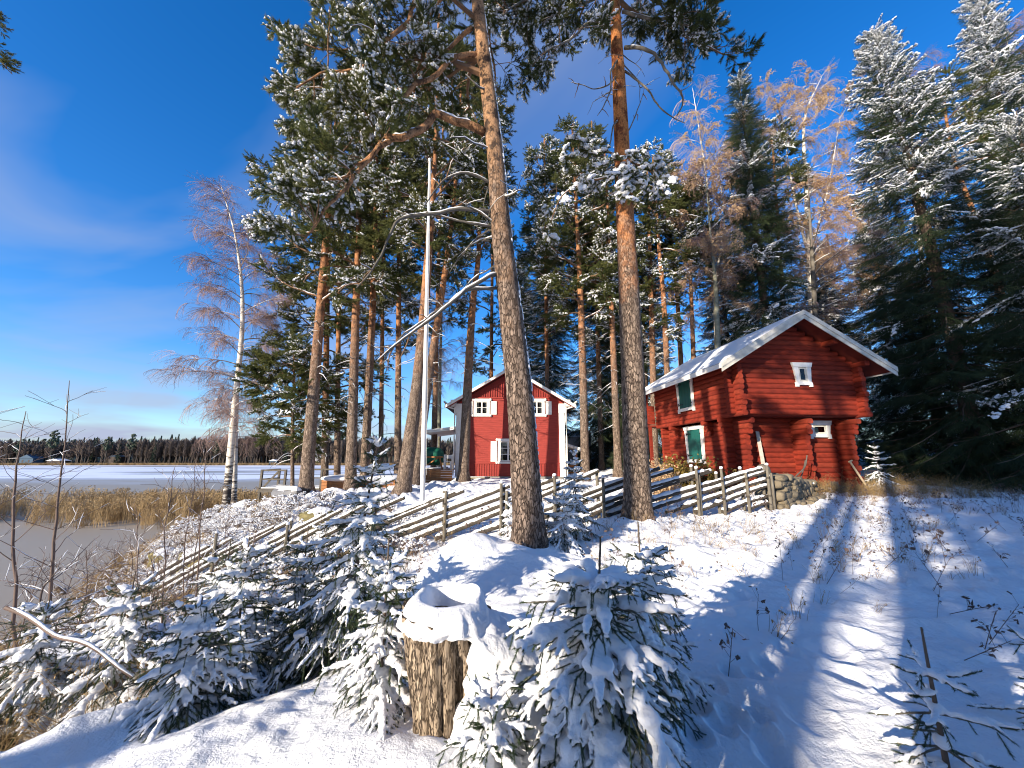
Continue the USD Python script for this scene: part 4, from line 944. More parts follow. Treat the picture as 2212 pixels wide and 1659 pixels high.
# --- log storehouse ---------------------------------------------------------------------------------------------------------------
SR = math.radians(6.5); SO = np.array([8.50, 14.8, 0.50]); PH = 0.19
store = Thing('log_storehouse', 'falu-red log storehouse of two storeys with an overhanging upper floor and green shutters', 'log building', SO, SR)
store.path_ = store.path
def log_section(h=PH, t=.21): return [(-t / 2 + .012, -.32 * h), (-t / 2 + .05, -.5 * h), (t / 2 - .05, -.5 * h), (t / 2 - .012, -.32 * h), (t / 2, -.1 * h), (t / 2, .1 * h), (t / 2 - .012, .32 * h), (t / 2 - .05, .497 * h), (-t / 2 + .05, .497 * h), (-t / 2 + .012, .32 * h), (-t / 2, .1 * h), (-t / 2, -.1 * h)]
SEC = np.array(log_section())
rl = np.random.default_rng(5); TONES = ['log_red', 'log_red', 'log_red_worn', 'log_red_dark']
def log_a(a0, a1, b, z, under, name='log', h=PH):
    """A log along the gable, at depth b; z is its middle."""
    v, f = prism(SEC * [1 + .05 * rl.normal(), h / PH] + [b + .006 * rl.normal(), z], a0 + .012 * rl.normal(), a1 + .012 * rl.normal(), 0); return store.part(name, (v, f), TONES[int(rl.integers(4))], under=under, local=True)
def log_b(b0, b1, a, z, under, name='log', h=PH):
    v, f = prism(SEC * [1 + .05 * rl.normal(), h / PH] + [a + .006 * rl.normal(), z], b0 + .012 * rl.normal(), b1 + .012 * rl.normal(), 1); return store.part(name, (v, f), TONES[int(rl.integers(4))], under=under, local=True)
def wall_node(name, label=None):
    p = free_path(store.path, name); x = UsdGeom.Xform.Define(stage, p); tagp(x.GetPrim(), label); return p
LW, LD = 4.28, 4.75; OVF, OVL, OVR = .86, .44, .22           # lower width and depth; upper floor's overhang in front, left, right
NL, NU = 14, 10; ZU = NL * PH + .03
gl = wall_node('lower_gable_wall'); sl = wall_node('lower_side_wall'); mlw = wall_node('lower_cross_wall'); srr = wall_node('lower_right_wall'); bk = wall_node('lower_back_wall')
for i in range(NL):
    z = (i + .5) * PH; flare = max(0, i - (NL - 4)) * .11
    log_a(-.42 - flare * .5, LW + .36 + flare * .3, 0, z, gl)
    log_a(-.42, LW + .30, LD, z, bk)
for i in range(NL):
    z = i * PH + (0.0 if i else .05) + .0; flare = max(0, i - (NL - 4)) * .10; jit = .03 * rl.normal()
    log_b(-.72 - flare + jit, LD + .35, 0, z, sl); log_b(-.70 - flare + jit, LD + .35, LW, z, srr); log_b(-.74 - flare * .5 + jit, .25, 2.40, z, mlw)
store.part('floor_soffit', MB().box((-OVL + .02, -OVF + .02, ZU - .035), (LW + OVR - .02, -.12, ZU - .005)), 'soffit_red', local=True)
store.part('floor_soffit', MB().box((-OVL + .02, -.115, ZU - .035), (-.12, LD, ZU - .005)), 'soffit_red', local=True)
ua0, ua1, ub = -OVL, LW + OVR, -OVF; uc = (ua0 + ua1) / 2
gu = wall_node('upper_gable_wall'); su = wall_node('upper_side_wall'); sru = wall_node('upper_right_wall'); bu = wall_node('upper_back_wall')
RZ = 6.98 - SO[2]; RS = .605                                  # ridge top (local), roof slope
def zroof(a): return RZ - .16 - RS * abs(a - uc)
i = 0
while True:
    z = ZU + (i + .5) * PH; half = (RZ - .17 - (z + PH * .5)) / RS
    if half < .15: break
    a0, a1 = max(ua0 - .30, uc - half), min(ua1 + .30, uc + half)
    if i >= NU: a0, a1 = max(a0, ua0 - .0), min(a1, ua1 + .0)
    log_a(a0, a1, ub, z, gu); log_a(max(a0, ua0), min(a1, ua1), LD, z, bu); i += 1
for i in range(NU):
    z = ZU + (i + (0.04 if i == 0 else 0)) * PH + (PH * .5 if i == 0 else 0) * .0 + .004
    log_b(ub - .40 + .03 * rl.normal(), LD + .3, ua0, z + PH * .02, su); log_b(ub - .38 + .03 * rl.normal(), LD + .3, ua1, z + PH * .02, sru)
for zz, dep_ in ((NU * PH + ZU, .62),):     # plates under the eaves
    log_b(ub - dep_, LD + 1.3, ua0 - .02, zz, su, 'eave_plate'); log_b(ub - dep_, LD + 1.3, ua1 + .02, zz, sru, 'eave_plate')
for b in (1.2, 3.75):                                      # stepped corbels under the side overhang
    for k in range(3): log_a(-.20 - .16 * k, .25, b, ZU - (3 - k) * PH + .02 * k, sl, 'corbel')
for a in (uc, uc - 1.35, uc + 1.35): log_b(ub - .62, LD + 1.2, a, zroof(a) - .10, gu, 'purlin')
# roof
FR, BKR, EA = ub - .78, LD + 1.45, 3.42
for s in (-1, 1):
    ex, ez = uc + s * EA, RZ - RS * EA
    rp = store.part('roof', prism([(uc, RZ - .10), (ex, ez - .10), (ex, ez - .02), (uc, RZ - .02)], FR, BKR, 1), 'roof_dark', local=True)
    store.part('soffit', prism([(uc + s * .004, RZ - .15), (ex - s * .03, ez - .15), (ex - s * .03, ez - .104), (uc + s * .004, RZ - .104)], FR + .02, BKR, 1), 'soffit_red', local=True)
    n = 26; m_ = 30; A, B = np.meshgrid(np.linspace(0, 1, n), np.linspace(FR + .03, BKR, m_), indexing='ij'); P0 = np.stack([uc + s * A * (EA - .04), B, RZ - .015 - RS * A * (EA - .04)], -1)
    th = .018 + .014 * fbm(P0 * 1.6, 3, 7); th = th * np.clip(np.minimum(np.minimum(A, 1 - A) * 14 + .25 * (A < .5), np.minimum(B - FR, BKR - B) * 6), .15, 1)
    top_ = P0 + th[..., None] * [0, 0, 1.1]; gi, gj = np.meshgrid(np.arange(n - 1), np.arange(m_ - 1), indexing='ij'); qq = np.stack([gi * m_ + gj, (gi + 1) * m_ + gj, (gi + 1) * m_ + gj + 1, gi * m_ + gj + 1], -1).reshape(-1, 4)
    ff = np.vstack([qq[:, [0, 1, 2]], qq[:, [0, 2, 3]]]); ff = ff if s > 0 else ff[:, ::-1]
    mm = trimesh.Trimesh(np.vstack([top_.reshape(-1, 3), P0.reshape(-1, 3) - [0, 0, .004]]), np.vstack([ff, ff[:, ::-1] + n * m_]), process=False)
    store.part('snow', (mm.vertices, mm.faces), 'snow', smooth=True, under=rp, local=True)
    for k, (o, hgt, m_name) in enumerate(((0.0, .17, 'white_weathered'), (.045, .16, 'white_weathered'))):
        zt = -.005 - .165 * k
        store.part('verge_board', prism([(uc + s * .003, RZ + zt - hgt), (ex + s * .03, ez + zt - hgt - .01), (ex + s * .03, ez + zt), (uc + s * .003, RZ + zt)], FR - .035 - (.03 if k == 0 else 0), FR - .004, 1), m_name, local=True)
    store.part('fascia', MB().box((ex + s * .004, FR + .0, ez - .20), (ex + s * .032, BKR, ez - .03)), 'white_paint', local=True)
# windows of the storehouse
def casing(o, u, w, cx, cz, wd, hg, c=.15, kind='pane', sill=True):
    F = Frame(store, np.array(o) + np.array(u) * cx, u, w); hw, hh = wd / 2, hg / 2; mb = MB()
    F.poly(mb, [(-hw - c - .05, cz + hh), (hw + c + .05, cz + hh), (hw + c + .10, cz + hh + .17), (-hw - c - .10, cz + hh + .17)], .0, .085)
    F.poly(mb, [(-hw - c + .02, cz - hh), (-hw, cz - hh), (-hw, cz + hh - .002), (-hw - c - .045, cz + hh - .002)], .0, .06); F.poly(mb, [(hw, cz - hh), (hw + c - .02, cz - hh), (hw + c + .045, cz + hh - .002), (hw, cz + hh - .002)], .0, .06)
    F.box(mb, -hw - c + .02, hw + c - .02, cz - hh - .13, cz - hh - .002, 0, .07)
    F.box(mb, -hw - c - .02, -hw - c + .10, cz - hh - .19, cz - hh - .02, .0, .066); F.box(mb, hw + c - .10, hw + c + .02, cz - hh - .19, cz - hh - .02, .0, .066)
    wp = store.part('window', mb, 'white_paint', local=True)
    if kind == 'shutter':
        F2 = F; nb = 4; sh = None
        for k in range(nb):
            b0 = -hw + wd * k / nb + .004; b1 = -hw + wd * (k + 1) / nb - .004; sh = store.part('shutter_board', F2.box(MB(), b0, b1, cz - hh + .01, cz + hh - .01, .012, .04), 'shutter_green', under=wp, local=True)
        for zz in (cz + hh * .72, cz - hh * .72):
            hg_ = MB(); F2.box(hg_, hw - .28, hw + .06, zz - .018, zz + .018, .0605, .072); F2.box(hg_, hw + .02, hw + .06, zz - .07, zz + .07, .0725, .08); store.part('hinge', hg_, 'iron_black', under=wp, local=True)
        for zz in (cz + hh * .72, cz - hh * .72):
            hg_ = MB(); F2.box(hg_, -hw - .06, -hw + .05, zz - .018, zz + .018, .0605, .072); store.part('hook', hg_, 'iron_black', under=wp, local=True)
        store.part('shutter_back', F2.box(MB(), -hw, hw, cz - hh, cz + hh, .002, .010), 'shutter_green', under=wp, local=True)
    else:
        s = MB(); F.box(s, -hw, -hw + .07, cz - hh, cz + hh, .002, .04); F.box(s, hw - .07, hw, cz - hh, cz + hh, .002, .04); F.box(s, -hw + .071, hw - .071, cz + hh - .07, cz + hh, .002, .04); F.box(s, -hw + .071, hw - .071, cz - hh, cz - hh + .07, .002, .04)
        store.part('sash', s, 'white_weathered', under=wp, local=True)
        store.part('pane', F.box(MB(), -hw + .071, hw - .071, cz - hh + .071, cz + hh - .071, .022, .025), 'glass', under=wp, local=True)
        store.part('room_behind', F.box(MB(), -hw + .071, hw - .071, cz - hh + .071, cz + hh - .071, .002, .006), 'interior_straw' if kind == 'straw' else 'interior_dark', under=wp, local=True)
casing((0, ub - .105, 0), (1, 0, 0), (0, -1, 0), 2.28, 4.20, .34, .56, c=.15, kind='straw')
casing((0, -.105, 0), (1, 0, 0), (0, -1, 0), 3.50, 2.22, .56, .34, c=.15)
casing((ua0 - .105, 0, 0), (0, 1, 0), (-1, 0, 0), 2.15, 3.93, .95, 1.25, c=.14, kind='shutter')
casing((-.105, 0, 0), (0, 1, 0), (-1, 0, 0), 2.45, 1.72, 1.0, 1.3, c=.16, kind='shutter')
# gallery at the far end
store.part('gallery_floor', MB().box((ua0 - .55, LD + .36, ZU + .02), (LW, LD + 1.35, ZU + .10)), 'soffit_red', local=True)
for k in range(7): zz = ZU + .14 + .135 * k; store.part('gallery_board', MB().box((ua0 - .60, LD + .40 + .004 * (k % 2), zz), (ua0 - .56, LD + 1.33, zz + .128)), 'log_red', local=True)
for k in range(7): zz = ZU + .14 + .135 * k; store.part('gallery_board', MB().box((ua0 - .555, LD + .34, zz), (ua0 - .13, LD + .38, zz + .128)), 'log_red', local=True)
for b in (LD + .36, LD + 1.30):
    store.part('gallery_post', MB().box((ua0 - .555, b - .01, ZU + .101 + .95), (ua0 - .44, b + .12, zroof(ua0 - .5) - .0)), 'log_red_dark', local=True)
    store.part('gallery_post', MB().box((ua0 - .45, b - .01, -.3), (ua0 - .32, b + .12, ZU + .018)), 'log_red_dark', local=True)
store.part('porch_step', MB().box((ua0 - .6, LD + .5, -.35), (ua0 + .2, LD + 1.5, .12)), 'soffit_red', local=True)
store.part('snow', MB().box((ua0 - .58, LD + .52, .122), (ua0 + .18, LD + 1.48, .17)), 'snow', local=True)
# footing stones
rs = np.random.default_rng(8)
def stone(c, sx, sy, sz, seed, yaw=0.0, k=2):
    v = np.array(_ico[k].vertices); v = np.sign(v) * np.abs(v) ** 0.62; v = v * (0.78 + .34 * noise(v * 1.5 + seed * 1.7, seed) + .12 * noise(v * 4.0 + seed * 2.3, seed + 1))[:, None]
    R = Rot.from_euler('z', yaw).as_matrix(); return (v * [sx, sy, sz]) @ R.T + np.asarray(c), np.array(_ico[k].faces)
for k in range(13):
    a = -.1 + k * .36 + .05 * rs.normal(); store.part('footing_stone', stone((a, -.02 + .06 * rs.normal(), -.16), .20, .16, .12, k, rs.normal() * .2, 1), 'stone_grey', local=True, smooth=True)
# ------------------------------------------------------------------ fence of round poles
def post_foot(px, Y): p = at_ground(px, Y); return on_ground(p[0], p[1])
FENCE = [(-8.9, 10.2), (-7.45, 10.35), (-5.6, 10.15), (-3.35, 9.75), (-1.55, 9.35), (-.23, 9.1), (.95, 9.0), (2.05, 9.15), (3.3, 9.55), (4.55, 9.95), (5.3, 10.15), (6.05, 10.35), (6.72, 10.5)]
fence = Thing('round_pole_fence', 'weathered grey round-pole fence with snowy slanting rails crossing below the two houses', 'fence', on_ground(-.23, 9.1))
rf = np.random.default_rng(3)
fp = [on_ground(*p) for p in FENCE]
def rough_pole(a, b, r0, r1, seed, n=12, wig=.02, sides=7):
    P = a + (b - a) * np.linspace(0, 1, n)[:, None]; P = P + (np.stack([fbm(P * 1.1 + seed * 7, 2, seed), fbm(P * 1.1 + 50 + seed * 3, 2, seed), fbm(P * 1.1 + 90 + seed, 2, seed)], -1) - .5) * wig * 2
    r = np.linspace(r0, r1, n) * (1 + .12 * (noise(P * 9, seed) - .5)); return P, r
dirs = [fp[min(k + 1, len(fp) - 1)] - fp[max(k - 1, 0)] for k in range(len(fp))]
for k, p in enumerate(fp):
    d = dirs[k] * [1, 1, 0]; d /= np.linalg.norm(d); nrm = np.array([-d[1], d[0], 0])
    for j, sg in enumerate((-1, 1)):
        o = p + nrm * sg * .075 + d * rf.normal(0, .02); H = 1.08 + .07 * rf.normal() - .04 * j + (.12 if k == 9 else 0)
        P, r = rough_pole(o - [0, 0, .3], o + [rf.normal(0, .02), rf.normal(0, .02), H], .042, .034, 10 * k + j, 8, .012)
        pp = fence.part('post', tube(P, r, 8), 'wood_grey', smooth=30)
        fence.part('snow', blobs([(*(P[-1] + [0, 0, .012]), .043, .8), (*(P[-1] + [.008, 0, .03]), .03, .8)], .012, .1, k), 'snow', smooth=True, under=pp)
    if k in (5, 9, 12):
        o = p + d * .10 - nrm * .07; P, r = rough_pole(o - [0, 0, .3], o + [.02, 0, .95], .040, .034, 400 + k, 8, .012); pp = fence.part('post', tube(P, r, 8), 'wood_grey', smooth=30)
    for z_ in (.35, .8):
        w = MB(); a = p + [0, 0, z_]; w.tube([a + nrm * .13 * math.cos(t) + d * .05 * math.sin(t) + [0, 0, .004 * t] for t in np.linspace(0, 6.28 * 2, 22)], .007, 4, False); fence.part('withy', w, 'rail_wood')
cum = np.concatenate([[0], np.cumsum([np.linalg.norm((fp[k + 1] - fp[k])[:2]) for k in range(len(fp) - 1)])])
def along(s): return np.array([np.interp(s, cum, [q[c] for q in fp]) for c in range(3)])
kk = 0; s = -3.2
while s < cum[-1] - .15:
    Lr = 3.6 + .9 * rf.random(); s1 = s + Lr
    a = along(max(s, 0)); b = along(min(s1, cum[-1] - .02))
    fa, fb = (max(s, 0) - s) / Lr, (min(s1, cum[-1] - .02) - s) / Lr
    rise = .95; za, zb = .06 + rise * fa, .06 + rise * fb
    off = .02 * rf.normal()
    mid = [along(max(s, 0) + (min(s1, cum[-1]) - max(s, 0)) * t) for t in np.linspace(0, 1, 12)]
    P = np.array(mid); lin = a + (b - a) * np.linspace(0, 1, 12)[:, None]; P[:, 2] = .6 * P[:, 2] + .4 * lin[:, 2]; P[:, :2] = P[:, :2]
    P[:, 2] += np.linspace(za, zb, 12); P[:, 2] += .02 * np.sin(np.linspace(0, 3, 12)) + .012 * rf.normal(); P[:, 0] += off; P[:, 1] += .01 * rf.normal()
    # rails overshoot their post a little at the top
    e = P[-1] - P[-2]; e /= np.linalg.norm(e)
    if s1 < cum[-1]: P = np.vstack([P, P[-1] + e * (.12 + .2 * rf.random())])
    n = len(P); r = np.linspace(.058, .042, n) * (1 + .1 * (noise(P * 8, kk) - .5))
    rp = fence.part('rail', tube(P, r, 8), 'rail_wood', smooth=30)
    mb = MB(); Pq = np.stack([np.interp(np.linspace(0, n - 1, 4 * n), np.arange(n), P[:, c]) for c in range(3)], 1); rq = np.interp(np.linspace(0, n - 1, 4 * n), np.arange(n), r) * (.8 + .4 * noise(Pq * 7, kk)); snow_strip(mb, Pq, rq, np.random.default_rng(kk), .985, lift=.72, fat=.92, sides=7)
    fence.part('snow', mb, 'snow', smooth=True, under=rp)
    kk += 1; s += .74 + .12 * rf.random()

# ------------------------------------------------------------------ dry-stone wall and things by the storehouse
def S2W(a, b, z=0): c, s_ = math.cos(SR), math.sin(SR); return np.array([SO[0] + a * c - b * s_, SO[1] + a * s_ + b * c, SO[2] + z])
swall = Thing('dry_stone_wall', 'low dry-stone wall of tawny stones between the fence end and the log storehouse', 'stone wall', on_ground(7.4, 11.1))
w0, w1, w2 = np.array([6.95, 10.75]), np.array([7.7, 11.3]), np.array([9.9, 13.4]); rs = np.random.default_rng(12); q = 0
for (A_, B_, h0, h1) in ((w0, w1, .86, .74), (w1, w2, .70, .36)):
    d = B_ - A_; L = np.linalg.norm(d); d /= L; nn = np.array([-d[1], d[0]]); yaw = math.atan2(d[1], d[0])
    zlev = 0; row = 0
    while zlev < max(h0, h1) - .03:
        hh = .13 + .09 * rs.random(); x = .16 * (row % 2) - .1 * rs.random()
        while x < L:
            wl = .18 + .30 * rs.random() ** 1.5
            if zlev + hh * .6 < h0 + (h1 - h0) * x / L + .05:
                for side in (-.13, .13):
                    c2 = A_ + d * (x + wl / 2) + nn * (side + .02 * rs.normal()); g = float(base_height(np.array(c2[0]), np.array(c2[1])))
                    swall.part('stone', stone((c2[0], c2[1], g + zlev + hh / 2), wl * .58, .17 + .04 * rs.random(), hh * (.56 + .1 * rs.random()), q, yaw + .16 * rs.normal(), 2), 'stone_grey', smooth=28); q += 1
            x += wl * .98
        zlev += hh * .90; row += 1
    swall.part('snow', blobs([(*(A_ + (B_ - A_) * t + nn * .12 * rs.normal()), float(base_height(*[np.array(c_) for c_ in A_ + (B_ - A_) * t])) + h0 + (h1 - h0) * t + .04, .07 + .05 * rs.random(), .45) for t in np.linspace(.02, .98, 22) if rs.random() < .6], .025, .1, 4), 'snow', smooth=True)
for k in range(7):
    c2 = A_ + (B_ - A_) * (.05 + .14 * k) + nn * (-.30 + .1 * rs.normal()); g = on_ground(*c2)
    single('fallen_stone', stone(g + [0, 0, .04], .14 + .06 * rs.random(), .12, .08, 300 + k, rs.random() * 3, 2), 'stone_grey', 'flat tawny stone fallen at the foot of the dry-stone wall', 'stone', 'stones at the foot of the dry-stone wall', smooth=True)
pl = Thing('leaning_plank', 'pale grey plank leaning upright in the niche beside the storehouse corner', 'plank', S2W(.62, -.62, -.2)); pl.part('board', MB().beam(S2W(.62, -.62, -.15), S2W(.86, -.12, 2.12), .13, .035), 'wood_bleached')
st_ = Thing('timber_offcut', 'short grey timber standing on end at the front of the storehouse, the taller of two', 'timber', S2W(3.05, -1.05, -.3)); st_.part('block', MB().beam(S2W(3.02, -1.02, -.45), S2W(3.08, -.80, .28), .24, .09), 'wood_grey')
st_ = Thing('timber_offcut', 'short grey timber standing on end at the front of the storehouse, the shorter of two', 'timber', S2W(3.35, -1.05, -.3)); st_.part('block', MB().beam(S2W(3.34, -1.0, -.45), S2W(3.40, -.82, .12), .20, .09), 'wood_grey')
pole = Thing('leaning_pole', 'pale yellow pole with a short cross handle leaning on the front of the storehouse', 'pole', S2W(4.1, -1.6, -.4))
pole.part('shaft', tube([S2W(3.95, -1.5, -.42), S2W(3.66, -.98, 1.02)], [.038, .034], 8), 'wood_pale', smooth=30); pole.part('handle', tube([S2W(3.57, -1.04, .99), S2W(3.77, -.98, 1.04)], [.03, .03], 7), 'wood_pale', smooth=30)
plow = Thing('old_plough', 'rusty old plough with two curved handles on the stone wall before the storehouse', 'plough', S2W(.5, -1.5, .1))
plow.part('handle', tube(spline([S2W(.55, -1.6, .20), S2W(.95, -1.5, .50), S2W(1.45, -1.4, .82), S2W(1.62, -1.38, 1.22)], 14), .022, 6), 'wood_dead', smooth=True); plow.part('handle', tube(spline([S2W(1.05, -1.3, .12), S2W(1.35, -1.25, .4), S2W(1.6, -1.2, .80), S2W(1.72, -1.18, 1.05)], 14), .020, 6), 'wood_dead', smooth=True)
plow.part('beam', MB().beam(S2W(.2, -1.7, .22), S2W(1.3, -1.35, .12), .07, .08), 'iron_black'); plow.part('share', prism([(-.22, 0), (.20, -.06), (.16, .16)], -.03, .03, 1), 'iron_black', local=True)
lid = Thing('grey_cloth', 'grey weathered sheet slumped over the end of the stone wall behind the last fence post', 'cover', on_ground(7.0, 11.0)); lid.part('sheet', blobs([(7.05, 11.05, on_ground(7, 11)[2] + 1.05, .16, .8), (7.12, 11.1, on_ground(7, 11)[2] + .9, .15, .9), (7.2, 11.15, on_ground(7, 11)[2] + .8, .12, .8)], .02, .1, 3), 'wood_grey', smooth=True)

# ------------------------------------------------------------------ flagpole, boat, decks, jetty
fpf = on_ground(*at_ground(912, 13.6)[:2]); ftop = at(928, 348, 13.6)
fl = Thing('flagpole', 'tall white flagpole standing in the snow in front of the red house', 'flagpole', fpf)
fl.part('pole', tube(np.array([fpf - [0, 0, .2], fpf + (ftop - fpf) * .35, fpf + (ftop - fpf) * .7, ftop]), [.085, .077, .06, .035], 14), 'white_paint', smooth=30)
fl.part('knob', MB().ball(ftop + [0, 0, .06], .07, 2), 'white_paint', smooth=True); fl.part('cord', tube([fpf + [.10, -.06, 1.1], ftop + [.05, -.02, -.05]], [.006, .006], 4), 'white_paint')
fl.part('cleat', MB().box(fpf + [-.02, -.14, 1.05], fpf + [.02, -.09, 1.2]), 'white_paint')
b0 = np.array([-10.25, 18.1]); bz = on_ground(*b0)
boat = Thing('upturned_boat', 'upturned rowing boat under snow lying at the edge of the bank', 'boat', bz)
def hull(scale=1.0, lift=0.0, n=18, m=12):
    L, W, Hh = 1.55 * scale, .50 * scale, .36 * scale; v = []
    for i in range(n):
        x = -1 + 2 * i / (n - 1); w = W * (1 - abs(x) ** 2.6) ** .8 + .004; hk = Hh * (1 - .35 * abs(x) ** 3)
        for j in range(m): t = math.pi * j / (m - 1); v.append((x * L, w * math.cos(t), hk * math.sin(t) ** .95 + .10 * x * x + lift))
    i, j = np.meshgrid(np.arange(n - 1), np.arange(m - 1), indexing='ij'); q = np.stack([i * m + j, i * m + j + 1, (i + 1) * m + j + 1, (i + 1) * m + j], -1).reshape(-1, 4)[:, ::-1]
    R = Rot.from_euler('zy', [-.80, -.06]).as_matrix(); return np.array(v) @ R.T, np.vstack([q[:, [0, 1, 2]], q[:, [0, 2, 3]]])
hv, hf = hull(); boat.part('hull', (hv + [0, 0, .02], hf), 'boat_hull', smooth=True, local=True)
sv, sf_ = hull(1.02, .03); keep_ = (sv[sf_][:, :, 2].min(1) > .22); boat.part('snow', (sv + [0, 0, .02], sf_[keep_]), 'snow', smooth=True, local=True)
boat.part('keel', MB().beam((-1.0, 1.0, .42), (1.0, -1.0, .42), .05, .06), 'boat_hull', local=True)
def deck(name, label, x0, x1, y0, y1, z, boards_front, cat='deck'):
    T = Thing(name, label, cat, ((x0 + x1) / 2, (y0 + y1) / 2, z - .3)); n = boards_front
    for k in range(n): T.part('fascia_board', MB().box((x0, y0 - .03 - .004 * (k % 2), z - .14 * (k + 1) + .006), (x1, y0, z - .14 * k - .004)), 'deck_wood')
    for k in range(n): T.part('fascia_board', MB().box((x0 - .03, y0 + .004, z - .14 * (k + 1) + .006), (x0 - .001, y1, z - .14 * k - .004)), 'deck_wood')
    w = .145; x = x0; i = 0
    while x < x1 - .05: T.part('deck_board', MB().box((x + .003, y0, z + .002), (min(x + w, x1) - .003, y1, z + .034)), 'deck_wood'); x += w
    return T
d1 = deck('house_deck', 'orange-brown timber deck at the left corner of the red house', -5.75, HX0 - .02, HY - 1.3, HY + 4.5, HZ0 + .62, 5)
d1.part('snow', MB().box((-5.7, HY + .6, HZ0 + .66), (-4.6, HY + 4.4, HZ0 + .70)), 'snow')
d2 = deck('terrace', 'snow-covered low timber terrace behind the pine trunks by the lake', -9.1, -5.6, 19.0, 22.0, .62, 4, 'deck')
d2.part('snow', blobs([(x, y, .66, .36, .3) for x in np.arange(-8.9, -5.7, .26) for y in np.arange(19.2, 21.9, .3)], .07, .05, 3), 'snow', smooth=True, kind='stuff')
jet = Thing('jetty', 'brown timber jetty with railings on the lake shore behind the boat', 'jetty', (-11.9, 21.5, -.4))
jz = .05
def jbox(n, a, b, m='deck_wood'): jet.part(n, MB().box(a, b), m)
for k in range(16): jbox('deck_board', (-13.2 + .2 * k, 20.7, jz), (-13.2 + .2 * k + .19, 22.4, jz + .04), 'wood_dead')
jet.part('snow', MB().box((-13.15, 20.72, jz + .042), (-10.0, 22.35, jz + .10)), 'snow'); jbox('beam', (-13.2, 20.66, jz - .16), (-10.0, 20.698, jz - .004), 'wood_dead')
for x, y in ((-13.15, 20.75), (-11.9, 20.75), (-11.45, 22.3), (-9.95, 22.3), (-13.15, 22.3), (-10.0, 20.75)): jbox('post', (x - .05, y - .05, jz - 1.2), (x + .05, y + .05, jz + 1.0), 'wood_dead')
for za, zb in ((.92, 1.0), (.45, .53)):
    jbox('rail', (-13.1, 20.73, jz + za), (-11.95, 20.77, jz + zb), 'wood_dead'); jbox('rail', (-11.4, 22.28, jz + za), (-10.0, 22.32, jz + zb), 'wood_dead'); jbox('rail', (-13.17, 20.81, jz + za), (-13.13, 22.24, jz + zb), 'wood_dead')
jet.part('brace', MB().beam((-13.05, 20.79, jz + .05), (-12.3, 20.79, jz + .9), .04, .09), 'wood_dead'); jet.part('bench', MB().box((-13.0, 21.0, jz + .42), (-12.1, 21.4, jz + .46)), 'wood_dead')
# covered grill table on the deck, white chair
gt = Thing('covered_table', 'timber table under a dark green cover on the house deck', 'table', (-4.85, HY - .1, HZ0 + .62)); tz = HZ0 + .656
cover = trimesh.Trimesh(*blobs([(-4.85, HY, tz + 1.0, .40, .75), (-4.55, HY, tz + .95, .36, .8), (-5.15, HY, tz + .95, .36, .8), (-4.85, HY, tz + .62, .42, .9), (-4.5, HY, tz + .60, .32, 1), (-5.2, HY, tz + .6, .32, 1)], .05, .06, 5), process=False)
gt.part('cover', (cover.vertices, cover.faces), 'tarp_green', smooth=True)
for x in (-5.55, -4.15): gt.part('leg', MB().beam((x - .02, HY - .45, tz), (x + (.22 if x < -5 else -.22), HY - .45, tz + .78), .08, .08), 'deck_wood')
gt.part('crossbar', MB().beam((-5.55, HY - .50, tz + .72), (-4.15, HY - .50, tz + .72), .06, .09), 'deck_wood'); gt.part('brace', MB().beam((-5.4, HY - .55, tz + .05), (-4.4, HY - .55, tz + .68), .05, .07), 'deck_wood')
chr_ = Thing('white_garden_chair', 'white painted garden chair at the left corner of the red house', 'chair', (-3.78, HY - .6, tz))
for x in (-3.98, -3.6): chr_.part('leg', MB().box((x - .035, HY - .95, tz), (x + .035, HY - .88, tz + .86 if x < -3.8 else tz + .44)), 'white_paint')
for x in (-3.98, -3.6): chr_.part('leg', MB().box((x - .035, HY - .48, tz), (x + .035, HY - .41, tz + .86)), 'white_paint')
chr_.part('seat', MB().box((-4.0, HY - .96, tz + .441), (-3.58, HY - .485, tz + .48)), 'white_paint'); chr_.part('backrest', MB().box((-3.94, HY - .46, tz + .62), (-3.64, HY - .43, tz + .84)), 'white_paint')
for k, (x, y) in enumerate(((-4.9, HY - 1.9), (-2.9, HY - 1.1), (-1.9, HY - .7))): T = Thing('plank_stack', ('grey planks lying in the snow before the house deck', 'flat stone step in the snow at the left corner of the red house', 'mossy plank lying at the foot of the red house wall')[k], 'planks', on_ground(x, y)); T.part('plank', MB().box(on_ground(x, y) + [-.6, -.15, -.02], on_ground(x, y) + [.6, .15, .08]), 'wood_grey' if k != 2 else 'stone_moss'); T.part('snow', MB().box(on_ground(x, y) + [-.58, -.14, .082], on_ground(x, y) + [.45, .13, .11]), 'snow')
tank = Thing('grey_annexe', 'small grey metal-clad annexe half hidden behind the right corner of the red house', 'annexe', (5.0, HY + 6.5, .6)); tank.part('body', MB().box((HX1 + .35, HY + 6.0, .3), (6.1, HY + 8.5, 3.25)), 'metal_grey'); tank.part('roof', prism([(HY + 5.9, 3.255), (HY + 8.6, 3.255), (HY + 8.6, 3.6), (HY + 7.2, 3.75)], HX1 + .3, 6.2, 0), 'snow')
